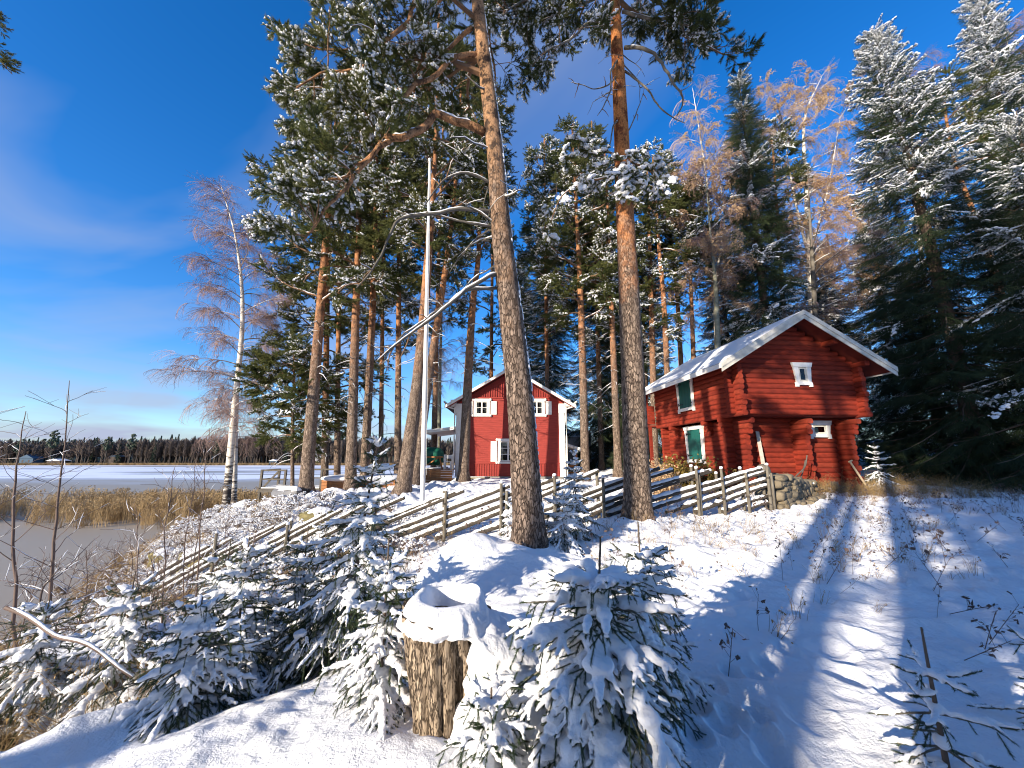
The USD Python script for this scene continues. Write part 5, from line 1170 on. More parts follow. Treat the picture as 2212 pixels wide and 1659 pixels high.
# ------------------------------------------------------------------ trees
def G(px, Y): p = at_ground(px, Y); return on_ground(p[0], p[1])
def limb_of(T, pts, r0, r1, seed, m='bark_limb', cover=.95, n=26, S=None, spr=0, rng=None, sprig_from=.5, fat=.8, reach=.75, scale=1.0):
    """A limb that shows as one: its own part, snow along it, boughs with tufts towards its end."""
    rng = rng or np.random.default_rng(seed); P = spline(pts, n); wg = np.clip(np.linspace(0, 4, n), 0, 1)[:, None] * np.clip(np.linspace(4, 0, n), 0, 1)[:, None] * (np.stack([fbm(P * 1.9 + seed, 3, seed), fbm(P * 1.9 + 40 + seed, 3, seed), fbm(P * 1.9 + 80 + seed, 3, seed)], -1) - .5) * min(.30, 4.5 * r0); P = P + wg; r = np.linspace(r0, r1, n) * (1 + .25 * (noise(P * 5, seed) - .5))
    lp = T.part('limb', tube(P, r, 9), m, smooth=True); mb = MB(); snow_strip(mb, P[1:], r[1:], np.random.default_rng(seed), cover, fat=fat, sides=7, lift=.6)
    if mb.v: T.part('snow', mb, 'snow', smooth=True, under=lp)
    w, s2 = MB(), MB()
    for j in range(int(spr)):
        t = sprig_from + (1 - sprig_from) * rng.random() if spr else 0; k = min(int(t * (n - 1)), n - 2); d = P[k + 1] - P[k]
        sub = limb_path(P[k], math.atan2(d[0], d[1]) + rng.normal(0, 1.0), rng.normal(.0, .5), reach * (.5 + .9 * rng.random()), rng, .5, .45, 6); w.tube(sub, np.linspace(.014, .005, 6), 4, False); snow_strip(s2, sub, np.full(6, .010), rng, .75)
        if S is not None:
            for _ in range(6):
                q = int(rng.integers(2, 6)); dd = sub[min(q, 5)] - sub[q - 1]; dd = dd / np.linalg.norm(dd) + rng.normal(0, .5, 3); S.put(sub[min(q, 5)] + rng.normal(0, .05, 3), dd, rng, scale * (.7 + .45 * rng.random()))
    if w.v: T.part('twigs', w, 'wood_limb', kind='stuff', under=lp); T.part('twig_snow', s2, 'snow', smooth=True, kind='stuff', under=lp)
    return P

# the leaning pine in the middle
f1 = G(1148, 6.75)
P1, on1 = pine('leaning_pine', 'tall leaning pine with dark plated bark standing before the red house', f1, [at(1120, 830, 6.75), at(1085, 520, 6.75), at(1066, 300, 6.75), at(1031, 0, 6.75), at(1000, -330, 6.75), at(985, -640, 6.8)], .265, .09, (8.9, 19), 101,
               barkm='bark_pine_front', limbs=22, spread=3.4, dead=9, dead_z=(5, 8), az_range=(-2.9, .15), shape=lambda u: (1.0 - .35 * u), sprig_scale=1.0, sides=40, seg=110, amp=.05, far=False)
S1 = Sprigs(); r1_ = np.random.default_rng(77)
limb_of(P1, [at(1047, 287, 6.75), at(1000, 262, 6.6), at(945, 250, 6.5), at(895, 280, 6.35), at(868, 302, 6.3), at(832, 297, 6.25)], .085, .060, 1, S=S1)
limb_of(P1, [at(850, 298, 6.27), at(805, 330, 6.2), at(762, 385, 6.1), at(727, 425, 6.0), at(690, 480, 5.95), at(655, 520, 5.9)], .050, .014, 2, S=S1, spr=10, sprig_from=.35, rng=r1_, scale=.9)
limb_of(P1, [at(1030, 118, 6.75), at(985, 119, 6.6), at(950, 150, 6.5), at(893, 186, 6.4), at(862, 232, 6.35), at(830, 280, 6.3), at(790, 340, 6.25), at(742, 380, 6.2), at(690, 390, 6.15), at(640, 400, 6.1)], .062, .014, 3, S=S1, spr=12, sprig_from=.4, rng=r1_, cover=.7)
limb_of(P1, [at(890, 188, 6.4), at(850, 192, 6.45), at(800, 176, 6.5), at(755, 182, 6.5), at(700, 190, 6.5), at(660, 230, 6.5)], .030, .010, 4, S=S1, spr=9, sprig_from=.3, rng=r1_)
limb_of(P1, [at(1020, 60, 6.75), at(975, 96, 6.85), at(930, 132, 6.95), at(905, 165, 7.0), at(890, 230, 7.0)], .045, .015, 5, S=S1, spr=7, sprig_from=.4, rng=r1_, cover=.5)
limb_of(P1, [at(1006, -90, 6.75), at(930, -40, 6.3), at(880, 45, 6.1), at(845, 90, 6.0), at(822, 122, 5.95), at(765, 148, 5.9), at(700, 152, 5.9), at(640, 190, 5.9)], .060, .014, 6, S=S1, spr=12, sprig_from=.4, rng=r1_, cover=.6)
limb_of(P1, [at(1002, -40, 6.75), at(940, 10, 7.2), at(915, 80, 7.4), at(912, 140, 7.4), at(880, 180, 7.4)], .045, .014, 7, S=S1, spr=8, sprig_from=.3, rng=r1_, cover=.4)
limb_of(P1, [at(1068, 458, 6.75), at(1000, 452, 6.5), at(930, 461, 6.3), at(880, 470, 6.2), at(846, 498, 6.1), at(822, 548, 6.05), at(800, 590, 6.0), at(770, 622, 6.0)], .042, .010, 8, m='wood_dead', spr=3, rng=r1_, reach=.4)
limb_of(P1, [at(925, 460, 6.3), at(892, 468, 6.25), at(866, 458, 6.2), at(850, 452, 6.2)], .03, .012, 9, m='wood_dead')
limb_of(P1, [at(1072, 490, 6.75), at(1010, 482, 6.5), at(960, 468, 6.4), at(932, 458, 6.35)], .028, .010, 10, m='wood_dead')
limb_of(P1, [at(1066, 398, 6.75), at(1010, 372, 6.5), at(970, 382, 6.4), at(935, 415, 6.35), at(915, 450, 6.3)], .030, .008, 11, m='wood_dead', spr=2, rng=r1_, reach=.3)
limb_of(P1, [at(1080, 590, 6.75), at(1035, 606, 6.4), at(965, 660, 6.1), at(900, 706, 5.9), at(852, 742, 5.8), at(812, 782, 5.7)], .040, .008, 12, m='wood_dead', spr=2, rng=r1_, reach=.4)
limb_of(P1, [at(1081, 622, 6.75), at(1010, 628, 6.4), at(955, 664, 6.15), at(905, 700, 5.95), at(868, 728, 5.85), at(842, 760, 5.8)], .032, .008, 13, m='wood_dead', spr=2, rng=r1_, reach=.3)
limb_of(P1, [at(1055, 195, 6.75), at(1030, 185, 6.5), at(1005, 160, 6.4)], .022, .010, 14, m='wood_dead')
S1.build(P1, PINE, 'needle_pine', True, .9, r1_, names=('limb_foliage', 'limb_foliage_snow'))
sn = MB()                                   # wind-driven snow plastered down the right side of the trunk
_v, _f, PP, _r = ragged([np.array(f1) - [0, 0, .25], at(1120, 830, 6.75), at(1085, 520, 6.75), at(1066, 300, 6.75), at(1031, 0, 6.75)], [.265, .24, .23], 60, 8, 1, 0)
for k in range(520):
    t = (k * .618) % 1; c, rr = on1(.5 + 10.5 * t); rr = rr * .985; a = .12 + .42 * math.sin(k * 12.9) + .15 * math.sin(k * 3.1)
    if noise(np.array([[t * 30, a * 3, 0]]), 3)[0] < .40: continue
    sn.ball(c + np.array([math.cos(a) * rr, math.sin(a) * rr, 0]), .014 + .016 * abs(math.sin(k * 7.7)), 0, 1.6, seed=k)
P1.part('trunk_snow', sn, 'snow', smooth=True, kind='stuff')

# the straight red pine on the right of the middle
f2 = G(1380, 8.7)
P2, on2 = pine('red_pine', 'tall straight pine with bright orange upper trunk between the two houses', f2, [at(1362, 700, 8.7), at(1348, 420, 8.7), at(1338, 200, 8.7), at(1328, 0, 8.7), at(1318, -330, 8.75), at(1312, -640, 8.8)], .29, .09, (14.2, 22), 102,
               barkm='bark_pine_red', limbs=26, spread=3.6, dead=7, dead_z=(10, 14.2), shape=lambda u: (1.0 - .3 * u), sides=40, seg=110, amp=.04, far=False)
S2_ = Sprigs(); r2_ = np.random.default_rng(78)
GL = 'bark_grey'
limb_of(P2, [at(1350, 103, 8.7), at(1382, 103, 8.5), at(1408, 113, 8.4), at(1440, 158, 8.3), at(1470, 196, 8.25), at(1474, 222, 8.2), at(1462, 250, 8.2)], .055, .012, 21, m=GL, spr=2, rng=r2_, reach=.3)
limb_of(P2, [at(1350, 154, 8.7), at(1386, 181, 8.5), at(1423, 228, 8.4), at(1450, 252, 8.3), at(1480, 266, 8.3)], .032, .008, 22, m=GL)
limb_of(P2, [at(1345, 25, 8.7), at(1406, 40, 8.5), at(1457, 37, 8.3), at(1480, 52, 8.25), at(1530, 62, 8.2)], .050, .014, 23, m=GL, S=S2_, spr=10, sprig_from=.3, rng=r2_)
limb_of(P2, [at(1335, 32, 8.7), at(1272, 50, 8.5), at(1232, 84, 8.4), at(1198, 101, 8.3), at(1178, 112, 8.3)], .045, .012, 24, m=GL, S=S2_, spr=6, sprig_from=.45, rng=r2_)
limb_of(P2, [at(1330, -60, 8.7), at(1260, -40, 8.4), at(1180, -20, 8.2), at(1110, 10, 8.1), at(1080, 40, 8.0)], .05, .012, 25, m=GL, S=S2_, spr=16, sprig_from=.25, rng=r2_, reach=.9)
limb_of(P2, [at(1330, -30, 8.7), at(1280, 0, 8.6), at(1220, 20, 8.6), at(1170, 50, 8.6)], .04, .012, 26, m=GL, S=S2_, spr=12, sprig_from=.2, rng=r2_, reach=.8)
limb_of(P2, [at(1342, -30, 8.7), at(1400, -10, 8.5), at(1450, 30, 8.4), at(1490, 90, 8.4)], .04, .012, 27, m=GL, S=S2_, spr=14, sprig_from=.2, rng=r2_, reach=.8)
limb_of(P2, [at(1340, 150, 8.7), at(1318, 180, 8.5), at(1292, 192, 8.4), at(1262, 186, 8.4), at(1240, 180, 8.4)], .022, .006, 28, m=GL, spr=4, rng=r2_, sprig_from=.2, reach=.35)
limb_of(P2, [at(1340, 120, 8.7), at(1322, 150, 8.4), at(1316, 200, 8.3), at(1300, 235, 8.3), at(1290, 250, 8.3)], .030, .006, 29, m=GL, spr=4, rng=r2_, sprig_from=.2, reach=.3)
limb_of(P2, [at(1346, 255, 8.7), at(1325, 270, 8.5), at(1318, 310, 8.4), at(1300, 335, 8.35), at(1282, 340, 8.3)], .024, .006, 30, m=GL, spr=2, rng=r2_, reach=.3)
limb_of(P2, [at(1348, 300, 8.7), at(1372, 250, 8.5), at(1385, 215, 8.4), at(1392, 190, 8.4)], .018, .005, 31, m=GL, spr=3, rng=r2_, sprig_from=.2, reach=.3)
S2_.build(P2, PINE, 'needle_pine', True, .7, r2_, names=('limb_foliage', 'limb_foliage_snow'))
SH = Sprigs(); rh = np.random.default_rng(5)  # one bough loaded with balls of snow, reaching forward across the trunk
for pts in ([at(1352, 345, 8.6), at(1310, 330, 8.2), at(1265, 322, 8.0), at(1232, 345, 7.9)], [at(1352, 345, 8.6), at(1330, 380, 8.1), at(1275, 390, 7.9), at(1215, 420, 7.8), at(1190, 480, 7.8)], [at(1352, 345, 8.6), at(1385, 360, 8.2), at(1420, 385, 8.1), at(1435, 420, 8.0)], [at(1352, 345, 8.6), at(1360, 385, 8.0), at(1340, 410, 7.8)]):
    P = limb_of(P2, pts, .03, .010, len(SH.p) + 50, m='wood_limb')
    for k in range(16):
        q = int(rh.integers(3, 25)); d = P[q] - P[q - 1]; d = d / np.linalg.norm(d) + rh.normal(0, .7, 3) * [1, 1, .4] + [0, 0, -.15]; SH.put(P[q] + rh.normal(0, .12, 3), d, rh, .65 + .35 * rh.random())
SH.build(P2, PINE_HEAVY, 'needle_pine', True, 1.0, None, names=('loaded_bough', 'loaded_bough_snow'))

# the grove between the lake and the house: (name words, foot px, Y, trunk points, r0, crown heights, spread, seed)
GROVE = 'pines of the grove by the lake'
def gp(label, px, Y, pts, r0, crown, spread, seed, **kw):
    kw.setdefault('snow_share', .27)
    foot = G(px, Y); return pine('pine_tree', label, foot, [at(a, b, Y + (c[0] if c else 0)) for a, b, *c in pts], r0, .06, crown, seed, group=GROVE, spread=spread, **kw)
gp('pine with sunlit tawny trunk, nearest the upturned boat', 660, 18, [(690, 690), (712, 420), (735, 160)], .31, (8.2, 22), 3.1, 201, limbs=30, dead=12, dead_z=(5.5, 9), shape=lambda u: 1.0 if u < .75 else 1.15 - .9 * (u - .3), density=.95)
gp('pine with a forked orange trunk in front of the terrace', 757, 18.5, [(768, 690), (776, 440), (782, 120)], .27, (9.5, 23), 2.4, 202, limbs=34, dead=26, dead_z=(4, 10))
gp('slimmer orange pine just right of the terrace pine', 786, 19.5, [(806, 640), (812, 420), (818, 60)], .23, (10.5, 24.5), 2.2, 203, limbs=30, dead=26, dead_z=(4, 11))
gp('thin grey young pine with a low drooping crown behind the boat', 632, 20, [(632, 930), (634, 860), (636, 770)], .10, (2.8, 7.8), 2.0, 204, limbs=28, dead=5, dead_z=(2, 3.2), density=1.2)
gp('slender pine behind the sunlit tawny pine', 729, 22, [(730, 800), (736, 500), (742, 210)], .20, (6.0, 24), 2.6, 205, limbs=20, dead=12, dead_z=(4, 7))
gp('thick pine leaning right beside the flagpole', 869, 16.8, [(905, 800), (926, 540), (940, 330), (948, 30)], .33, (10, 24), 2.6, 206, limbs=30, dead=24, dead_z=(5, 11), barkm='bark_pine')
gp('dark pine leaning right behind the flagpole', 893, 19.5, [(932, 780), (966, 553), (985, 380), (1000, 120)], .26, (12, 25), 2.3, 207, limbs=26, dead=24, dead_z=(5, 12))
gp('straight dark pine left of the leaning pair', 859, 22, [(861, 700), (862, 480), (864, 200)], .21, (11, 25), 2.2, 208, limbs=28, dead=26, dead_z=(4, 12))
gp('slightly curved pine in front of the left corner of the red house', 1000, 21.5, [(1012, 800), (1022, 650), (1034, 540), (1040, 300), (1046, 90)], .30, (13, 26), 2.4, 209, limbs=28, dead=28, dead_z=(6, 13))
gp('pine half hidden left of the sunlit grove, its crown hanging low', 700, 24, [(706, 700), (712, 420), (716, 210)], .24, (5, 25), 3.4, 210, limbs=30, dead=8, dead_z=(4, 6))
gp('thin dark pine standing between the terrace pines and the leaning pair', 822, 25, [(826, 700), (832, 420), (838, 180)], .17, (10, 27), 2.6, 211, limbs=30, dead=22, dead_z=(4, 11))
gp('pine whose crown fills the sky behind the flagpole top', 935, 27, [(944, 700), (952, 420), (958, 250)], .22, (11, 28), 3.0, 212, limbs=22, dead=24, dead_z=(5, 12))
gp('pine with sparse snowy crown behind the red house chimney', 1060, 34, [(1062, 700), (1066, 420), (1070, 300)], .22, (9, 33), 3.2, 213, limbs=28, dead=20, dead_z=(4, 10))
# behind and right of the red house
BACK = 'conifers behind the red house'
def bp(label, px, Y, pts, r0, crown, spread, seed, **kw):
    foot = G(px, Y); return pine('pine_tree', label, foot, [at(a, b, Y) for a, b in pts], r0, .06, crown, seed, group=BACK, spread=spread, **kw)
bp('dark-trunked pine right of the red house with broad snowy crown', 1265, 22, [(1256, 700), (1250, 553), (1242, 400), (1236, 270)], .25, (9, 22.5), 2.8, 221, limbs=44, dead=26, dead_z=(3, 10))
bp('slender snowy pine filling the gap between the leaning pine and the dark-trunked pine', 1185, 27, [(1180, 700), (1178, 480), (1176, 300)], .18, (9, 26), 2.6, 229, limbs=40, dead=16, dead_z=(4, 10))
bp('tall snowy pine behind the dark-trunked pine, its top above the others', 1300, 28, [(1290, 700), (1284, 480), (1278, 262)], .20, (10, 28), 2.6, 230, limbs=40, dead=16, dead_z=(4, 11))
bp('grey pine standing right of the dark-trunked pine', 1336, 23, [(1322, 690), (1314, 480), (1306, 330)], .24, (10, 21), 2.2, 222, limbs=30, dead=24, dead_z=(3, 11))
bp('snowy pine rising just right of the bright orange trunk', 1415, 24, [(1408, 700), (1402, 480), (1396, 310)], .24, (8, 22), 2.4, 223, limbs=44, dead=18, dead_z=(3, 9))
bp('slim pine with orange trunk above the storehouse roof end', 1448, 23, [(1436, 690), (1424, 540), (1416, 420), (1410, 340)], .20, (12, 20), 2.0, 224, limbs=22, dead=30, dead_z=(6, 13))
bp('second slim orange pine above the storehouse roof end', 1480, 25, [(1466, 690), (1452, 540), (1444, 430)], .20, (13.5, 19.5), 1.8, 225, limbs=18, dead=30, dead_z=(6, 14))
bp('reddish pine rising behind the middle of the storehouse roof', 1506, 24, [(1493, 640), (1486, 520), (1480, 430)], .17, (14, 19), 1.6, 226, limbs=16, dead=26, dead_z=(6, 14))
bp('orange pine behind the storehouse ridge', 1718, 24, [(1694, 690), (1680, 480), (1668, 300)], .22, (16, 24), 1.7, 227, limbs=22, dead=26, dead_z=(8, 16))
bp('leaning orange pine between the tall spruces on the right', 2240, 20, [(2162, 640), (2110, 480), (2060, 340), (2035, 200)], .22, (17, 24), 1.8, 228, limbs=16, dead=14, dead_z=(8, 16))
SPR = 'spruces at the forest edge'
spruce('spruce_tree', 'dark shaded spruce behind the right side of the red house', G(1300, 30), at(1283, 330, 30), .25, 3.0, 301, SPR, snow_share=.35)
spruce('spruce_tree', 'snowy spruce seen left of the bright orange trunk', G(1190, 35), at(1182, 430, 35), .25, 3.2, 302, SPR)
spruce('spruce_tree', 'dark low spruce against the storehouse left end', G(1400, 27), at(1385, 520, 27), .22, 2.8, 303, SPR, snow_share=.35)
spruce('spruce_tree', 'narrow pointed spruce rising clear into the sky behind the storehouse roof', G(1690, 21.5), at(1596, 166, 21.5), .28, 2.7, 304, SPR, top_bias=-.1, snow_share=.20, power=.95, frond_scale=1.15)
spruce('spruce_tree', 'tall leaning spruce with its top white in the sun right of the storehouse', G(2130, 17), at(1884, 66, 17), .32, 4.0, 305, SPR, lean=(.2, 0, 0), frond_scale=1.1, whorl=.5, power=.85, snow_share=.27, top_bias=.9)
spruce('spruce_tree', 'snowy spruce filling the gap behind the storehouse right eave', G(1965, 24), at(1870, 440, 24), .26, 3.0, 306, SPR)
spruce('spruce_tree', 'huge dark spruce at the right edge', G(2330, 14.5), at(2195, 240, 14.5), .36, 3.9, 307, SPR, frond_scale=1.1, whorl=.5, snow_share=.30)
spruce('spruce_tree', 'tall spruce reaching out of the picture at the top right', G(2330, 21), at(2105, -30, 21), .34, 3.9, 308, SPR, frond_scale=1.1, whorl=.52, snow_share=.24, top_bias=.8)
spruce('spruce_tree', 'spruce with low dark boughs sweeping the snow right of the storehouse', G(2040, 20), at(1975, 560, 20), .24, 3.6, 309, SPR, bare=.25, snow_share=.22)
spruce('spruce_tree', 'half-hidden spruce behind the storehouse ridge', G(1830, 27), at(1760, 520, 27), .24, 3.0, 310, SPR)
spruce('spruce_tree', 'spruce standing left of the narrow pointed spruce', G(1600, 28), at(1545, 480, 28), .24, 2.8, 311, SPR)
spruce('spruce_tree', 'low spruce at the very right edge by the snow field', G(2290, 18), at(2250, 640, 18), .22, 3.2, 312, SPR, bare=.2, snow_share=.18)
spruce('spruce_tree', 'distant spruce closing the view behind the red house', G(1130, 40), at(1125, 560, 40), .25, 3.4, 313, SPR)
spruce('spruce_tree', 'distant dark spruce between the two houses', G(1345, 36), at(1335, 620, 36), .25, 3.6, 314, SPR, snow_share=.3)
BIR = 'birches of the forest edge'
birch('birch_tree', 'white-stemmed birch alone on the lake bank at the left', G(487, 21), [at(505, 900, 21), at(524, 680, 21), at(510, 520, 21), at(478, 402, 21)], .20, 401, 'birches on the lake bank', crown=(3.6, 19), limbs=58, spread=2.3, sprays=13)
birch('birch_tree', 'second white birch stem close behind the lake-bank birch', G(505, 23.5), [at(508, 950, 23.5), at(516, 820, 23.5), at(528, 740, 23.5)], .20, 402, 'birches on the lake bank', crown=(5, 8.5), limbs=8, spread=1.6)
birch('birch_tree', 'birch with rusty leaves left of the narrow pointed spruce', G(1558, 26), [at(1545, 640, 26), at(1530, 420, 26), at(1496, 190, 26)], .22, 403, BIR, crown=(11, 29), limbs=52, spread=2.6, leafy=True, twm='twig_gold', sprays=8, leaf_share=.34, forks=([at(1545, 600, 24), at(1565, 480, 24), at(1545, 330, 24)],))
birch('birch_tree', 'broad birch with golden brown leaves behind the storehouse ridge', G(1768, 24), [at(1752, 620, 24), at(1742, 420, 24), at(1738, 260, 24), at(1775, 165, 24)], .26, 404, BIR, crown=(10, 30), limbs=66, spread=3.2, leafy=True, twm='twig_gold', sprays=8, leaf_share=.40, forks=([at(1748, 560, 24), at(1790, 400, 24.5), at(1815, 250, 24.5)], [at(1748, 560, 24), at(1715, 420, 23.5), at(1690, 270, 23.5)]))
birch('birch_tree', 'purple-brown birch crown behind the white-topped spruce', G(2040, 27), [at(2000, 640, 27), at(1975, 400, 27), at(1965, 160, 27)], .24, 405, BIR, crown=(12, 35), limbs=40, spread=3.6, leafy=False)
birch('birch_tree', 'bare birch crown at the top right corner', G(2370, 23), [at(2280, 640, 23), at(2225, 350, 23), at(2170, 60, 23)], .24, 406, BIR, crown=(12, 33), limbs=46, spread=3.4, leafy=False)
birch('aspen_tree', 'grey-barked bare tree just behind the left eave of the storehouse', G(1556, 22), [at(1548, 660, 22), at(1536, 520, 22), at(1524, 380, 22)], .19, 407, BIR, crown=(9, 21), limbs=30, spread=2.4, leafy=True, leaf_share=.4, barkm='bark_aspen')
birch('aspen_tree', 'greenish bare trunk behind the covered table at the house corner', G(946, 31), [at(950, 820, 31), at(955, 640, 31), at(958, 520, 31)], .20, 408, BIR, crown=(8, 18), limbs=26, spread=2.6, barkm='bark_aspen')
birch('aspen_tree', 'bare grey tree with wide crooked limbs behind the storehouse right slope', G(1775, 21.5), [at(1758, 620, 21.5), at(1750, 480, 21.5), at(1744, 360, 21.5)], .17, 409, BIR, crown=(7, 18), limbs=30, spread=3.0, leafy=True, leaf_share=.25, barkm='bark_grey', sprays=8)
# boughs hanging into the picture's top left from a pine outside
ep = pine('pine_tree', 'pine beyond the left edge, only two bough ends showing', on_ground(-11.5, 5.0), [(-11.6, 5.1, 6), (-11.5, 5.2, 14), (-11.4, 5.2, 17)], .24, .06, (8.0, 16), 231, limbs=20, spread=2.6, dead=4, dead_z=(4, 8), group='pines of the grove by the lake') if False else None

# trees behind the viewpoint, whose shadows lie on the snow
SH_ = np.array([math.sin(SUN_AZ), math.cos(SUN_AZ)])     # towards the sun
BEH = 'trees behind the viewpoint casting the shadows'
def behind(k, x, y, H, r, kind, seed, **kw):
    f = on_ground(x, y)
    if kind == 'p': pine('pine_tree', 'pine standing behind the viewpoint', f, [f + [.1, 0, H * .4], f + [0, .1, H * .75], f + [.1, 0, H]], r, .06, (H * kw.get('cf', .68), H), seed, group=BEH, limbs=20, spread=2.6, dead=4, dead_z=(5, 8), sides=8, seg=16)
    else: spruce('spruce_tree', 'spruce standing behind the viewpoint', f, f + [0, 0, H], r, kw.get('sp', 2.6), seed, BEH)
for k, (a_, b_, t_, H_, r_, kd, sp_) in enumerate(((1.22, 2.37, 28, 26, .30, 'p', 0), (5.2, 4.2, 30, 25, .30, 'p', 0), (.66, 6.72, 20, 24, .25, 'p', 0), (11.3, 13.8, 26, 20, .24, 'p', .5),
        (13.0, 10.0, 27, 12.5, .2, 's', 1.9), (20.5, 15.5, 34, 24, .3, 's', 3.6), (22.0, 13.0, 30, 24, .3, 's', 3.6), (17.5, 15.5, 33, 20, .28, 's', 3.0), (13.2, 14.0, 27, 22, .24, 'p', 0))):
    behind(k, a_ + SH_[0] * t_, b_ + SH_[1] * t_, H_, r_, kd, 501 + k, **({'sp': sp_} if kd == 's' else {'cf': sp_ or .68}))     # (a, b): a spot in view that the shadow crosses; t: metres from there to the tree

# ------------------------------------------------------------------ the stump under its cap of snow
sx, sy = -.40, 2.70; sb = on_ground(sx, sy); sr = .27; STZ = .66
stump = Thing('tree_stump', 'big weathered tree stump with a thick cap of snow in the foreground', 'stump', sb)
nz_, ns_ = 70, 96
zz = np.linspace(-.12, 1, nz_); th = np.linspace(0, 2 * np.pi, ns_, endpoint=False); Tz, Th = np.meshgrid(zz, th, indexing='ij')
rad = sr * (.74 + .30 * np.clip(Tz, 0, 1) ** .8) * (1 + .35 * np.exp(-(Tz + .1) / .10) * (.5 + .5 * np.sin(Th * 5 + 1))) * (1 + .05 * np.sin(3 * Th + .6) + .035 * np.sin(7 * Th))
pp = np.stack([np.cos(Th) * 2.2, np.sin(Th) * 2.2, Tz * 1.3], -1)
rad = rad + .045 * (fbm(pp * np.array([5, 5, 1.3]), 4, 3) - .5) - .035 * np.maximum(0, np.sin(Th * 17 + 4 * noise(pp * 1.5, 4))) ** 4 * .8
rad = rad - .06 * np.exp(-((Th - 5.25) / .10) ** 2) * np.clip(1.15 - abs(Tz - .42) * 3.2, 0, 1)      # a rotten cleft
sv = np.stack([sb[0] + rad * np.cos(Th) - .03 * Tz, sb[1] + rad * np.sin(Th), sb[2] + Tz * (STZ - sb[2]) - .02 * np.cos(Th)], -1)
i, j = np.meshgrid(np.arange(nz_ - 1), np.arange(ns_), indexing='ij'); j2 = (j + 1) % ns_; q = np.stack([i * ns_ + j, i * ns_ + j2, (i + 1) * ns_ + j2, (i + 1) * ns_ + j], -1).reshape(-1, 4)
topc = len(sv.reshape(-1, 3)); vv = np.vstack([sv.reshape(-1, 3), [(sb[0] - .02, sb[1] + .05, STZ - .10)]]); o = (nz_ - 1) * ns_
stump.part('bark', (vv, np.vstack([q[:, [0, 1, 2]], q[:, [0, 2, 3]], np.stack([o + np.arange(ns_), o + (np.arange(ns_) + 1) % ns_, np.full(ns_, topc)], 1)])), 'bark_stump', smooth=True)
# the snow cap: a thick ring round a dark hollow, sloping away to the right down to the ground
nt, nr_ = 150, 64; th = np.linspace(0, 2 * np.pi, nt, endpoint=False); s = np.linspace(0, 1, nr_); Th, S_ = np.meshgrid(th, s, indexing='ij')
hcx, hcy = sx - .01, sy + .05
right = np.clip(np.cos(Th - .50), 0, 1) ** 1.6                       # 1 towards the right-hand side
wob = noise(np.stack([np.cos(Th) * 1.5, np.sin(Th) * 1.5, 0 * Th], -1), 8) - .5
r_in, r_crest = .105 + .07 * wob, .20 + .03 * wob
r_lip = sr * 1.05 + .022 + .02 * (noise(np.stack([np.cos(Th) * 9, np.sin(Th) * 9, 0 * Th], -1), 18) - .5) * (1 - right); r_out = r_lip + right * .50
crest = STZ + .075 + .02 * wob + .016 * np.sin(Th)
def ramp(x, a, b): return np.clip((x - a) / (b - a), 0, 1)
def smooth_(x): return x * x * (3 - 2 * x)
r = np.where(S_ < .2, r_in + (r_crest - r_in) * S_ / .2, np.where(S_ < .62, r_crest + (r_lip - r_crest) * ramp(S_, .2, .62), r_lip + (r_out - r_lip) * ramp(S_, .62, 1)))
lipz = STZ - .035 - .03 * noise(np.stack([np.cos(Th) * 6, np.sin(Th) * 6, 0 * Th], -1), 28) * (1 - right)
zin = STZ - .06; zlow = sb[2] + .30
z = np.where(S_ < .2, zin + (crest - zin) * np.sin(S_ / .2 * np.pi / 2), 0)
mid = crest + (lipz - crest) * ramp(S_, .2, .62) ** 2.2; z = np.where((S_ >= .2) & (S_ < .62), mid * (1 - right) + (crest + (STZ - .10 - crest) * smooth_(ramp(S_, .2, .62))) * right, z)
z1 = np.where(right > 0, (lipz * (1 - right) + (STZ - .10) * right), lipz)
z = np.where(S_ >= .62, z1 + ramp(S_, .62, 1) * (right * (zlow - z1) * (.35 + .65 * ramp(S_, .62, 1)) - (1 - right) * .035), z)
r = np.where((S_ > .62) & (right < .05), r_lip - .05 * ramp(S_, .62, 1), r)
P = np.stack([hcx + (r * np.cos(Th)), hcy - .07 * np.clip(S_ * 2, 0, 1) + r * np.sin(Th), z], -1)
P = P + (fbm(P * 9, 3, 3) - .5)[..., None] * np.array([.02, .02, .042]) * np.clip(S_ * 4, .2, 1)[..., None] + (fbm(P * 30, 3, 5) - .5)[..., None] * np.array([.010, .010, .022]) * np.clip((S_ - .35) * 4, 0, 1)[..., None]
i, j = np.meshgrid(np.arange(nt), np.arange(nr_ - 1), indexing='ij'); i2 = (i + 1) % nt; q = np.stack([i * nr_ + j, i * nr_ + j + 1, i2 * nr_ + j + 1, i2 * nr_ + j], -1).reshape(-1, 4)[:, ::-1]
stump.part('snow_cap', (P.reshape(-1, 3), np.vstack([q[:, [0, 1, 2]], q[:, [0, 2, 3]]])), 'snow', smooth=True)
stump.part('rotten_heart', tube([(hcx, hcy, STZ - .2), (hcx, hcy, STZ - .058)], [.10, .15], 24), 'bark_limb', smooth=30)
rs = np.random.default_rng(31)
heap = []
for k in range(420):
    a_ = rs.uniform(-1.08, 1.0); rr_ = rs.uniform(.20, .80); hgt = (.62 - .72 * (rr_ - .20)) * (1 if a_ > -.45 else math.exp(-((a_ + .45) / .42) ** 2)) * (1 if a_ < .5 else .7)
    if noise(np.array([[a_ * 6, rr_ * 14, 0]]), 6)[0] < .27: continue
    for q_ in range(4): heap.append((sx + rr_ * math.cos(a_), sy + rr_ * math.sin(a_) * .9 - .02, sb[2] + hgt * (.25 + .25 * q_) - .03, .030 + .045 * rs.random(), .85))
stump.part('foot_snow', blobs(heap, .013, .25, 4, iso=.28, reach=1.42), 'snow', smooth=True, kind='stuff')

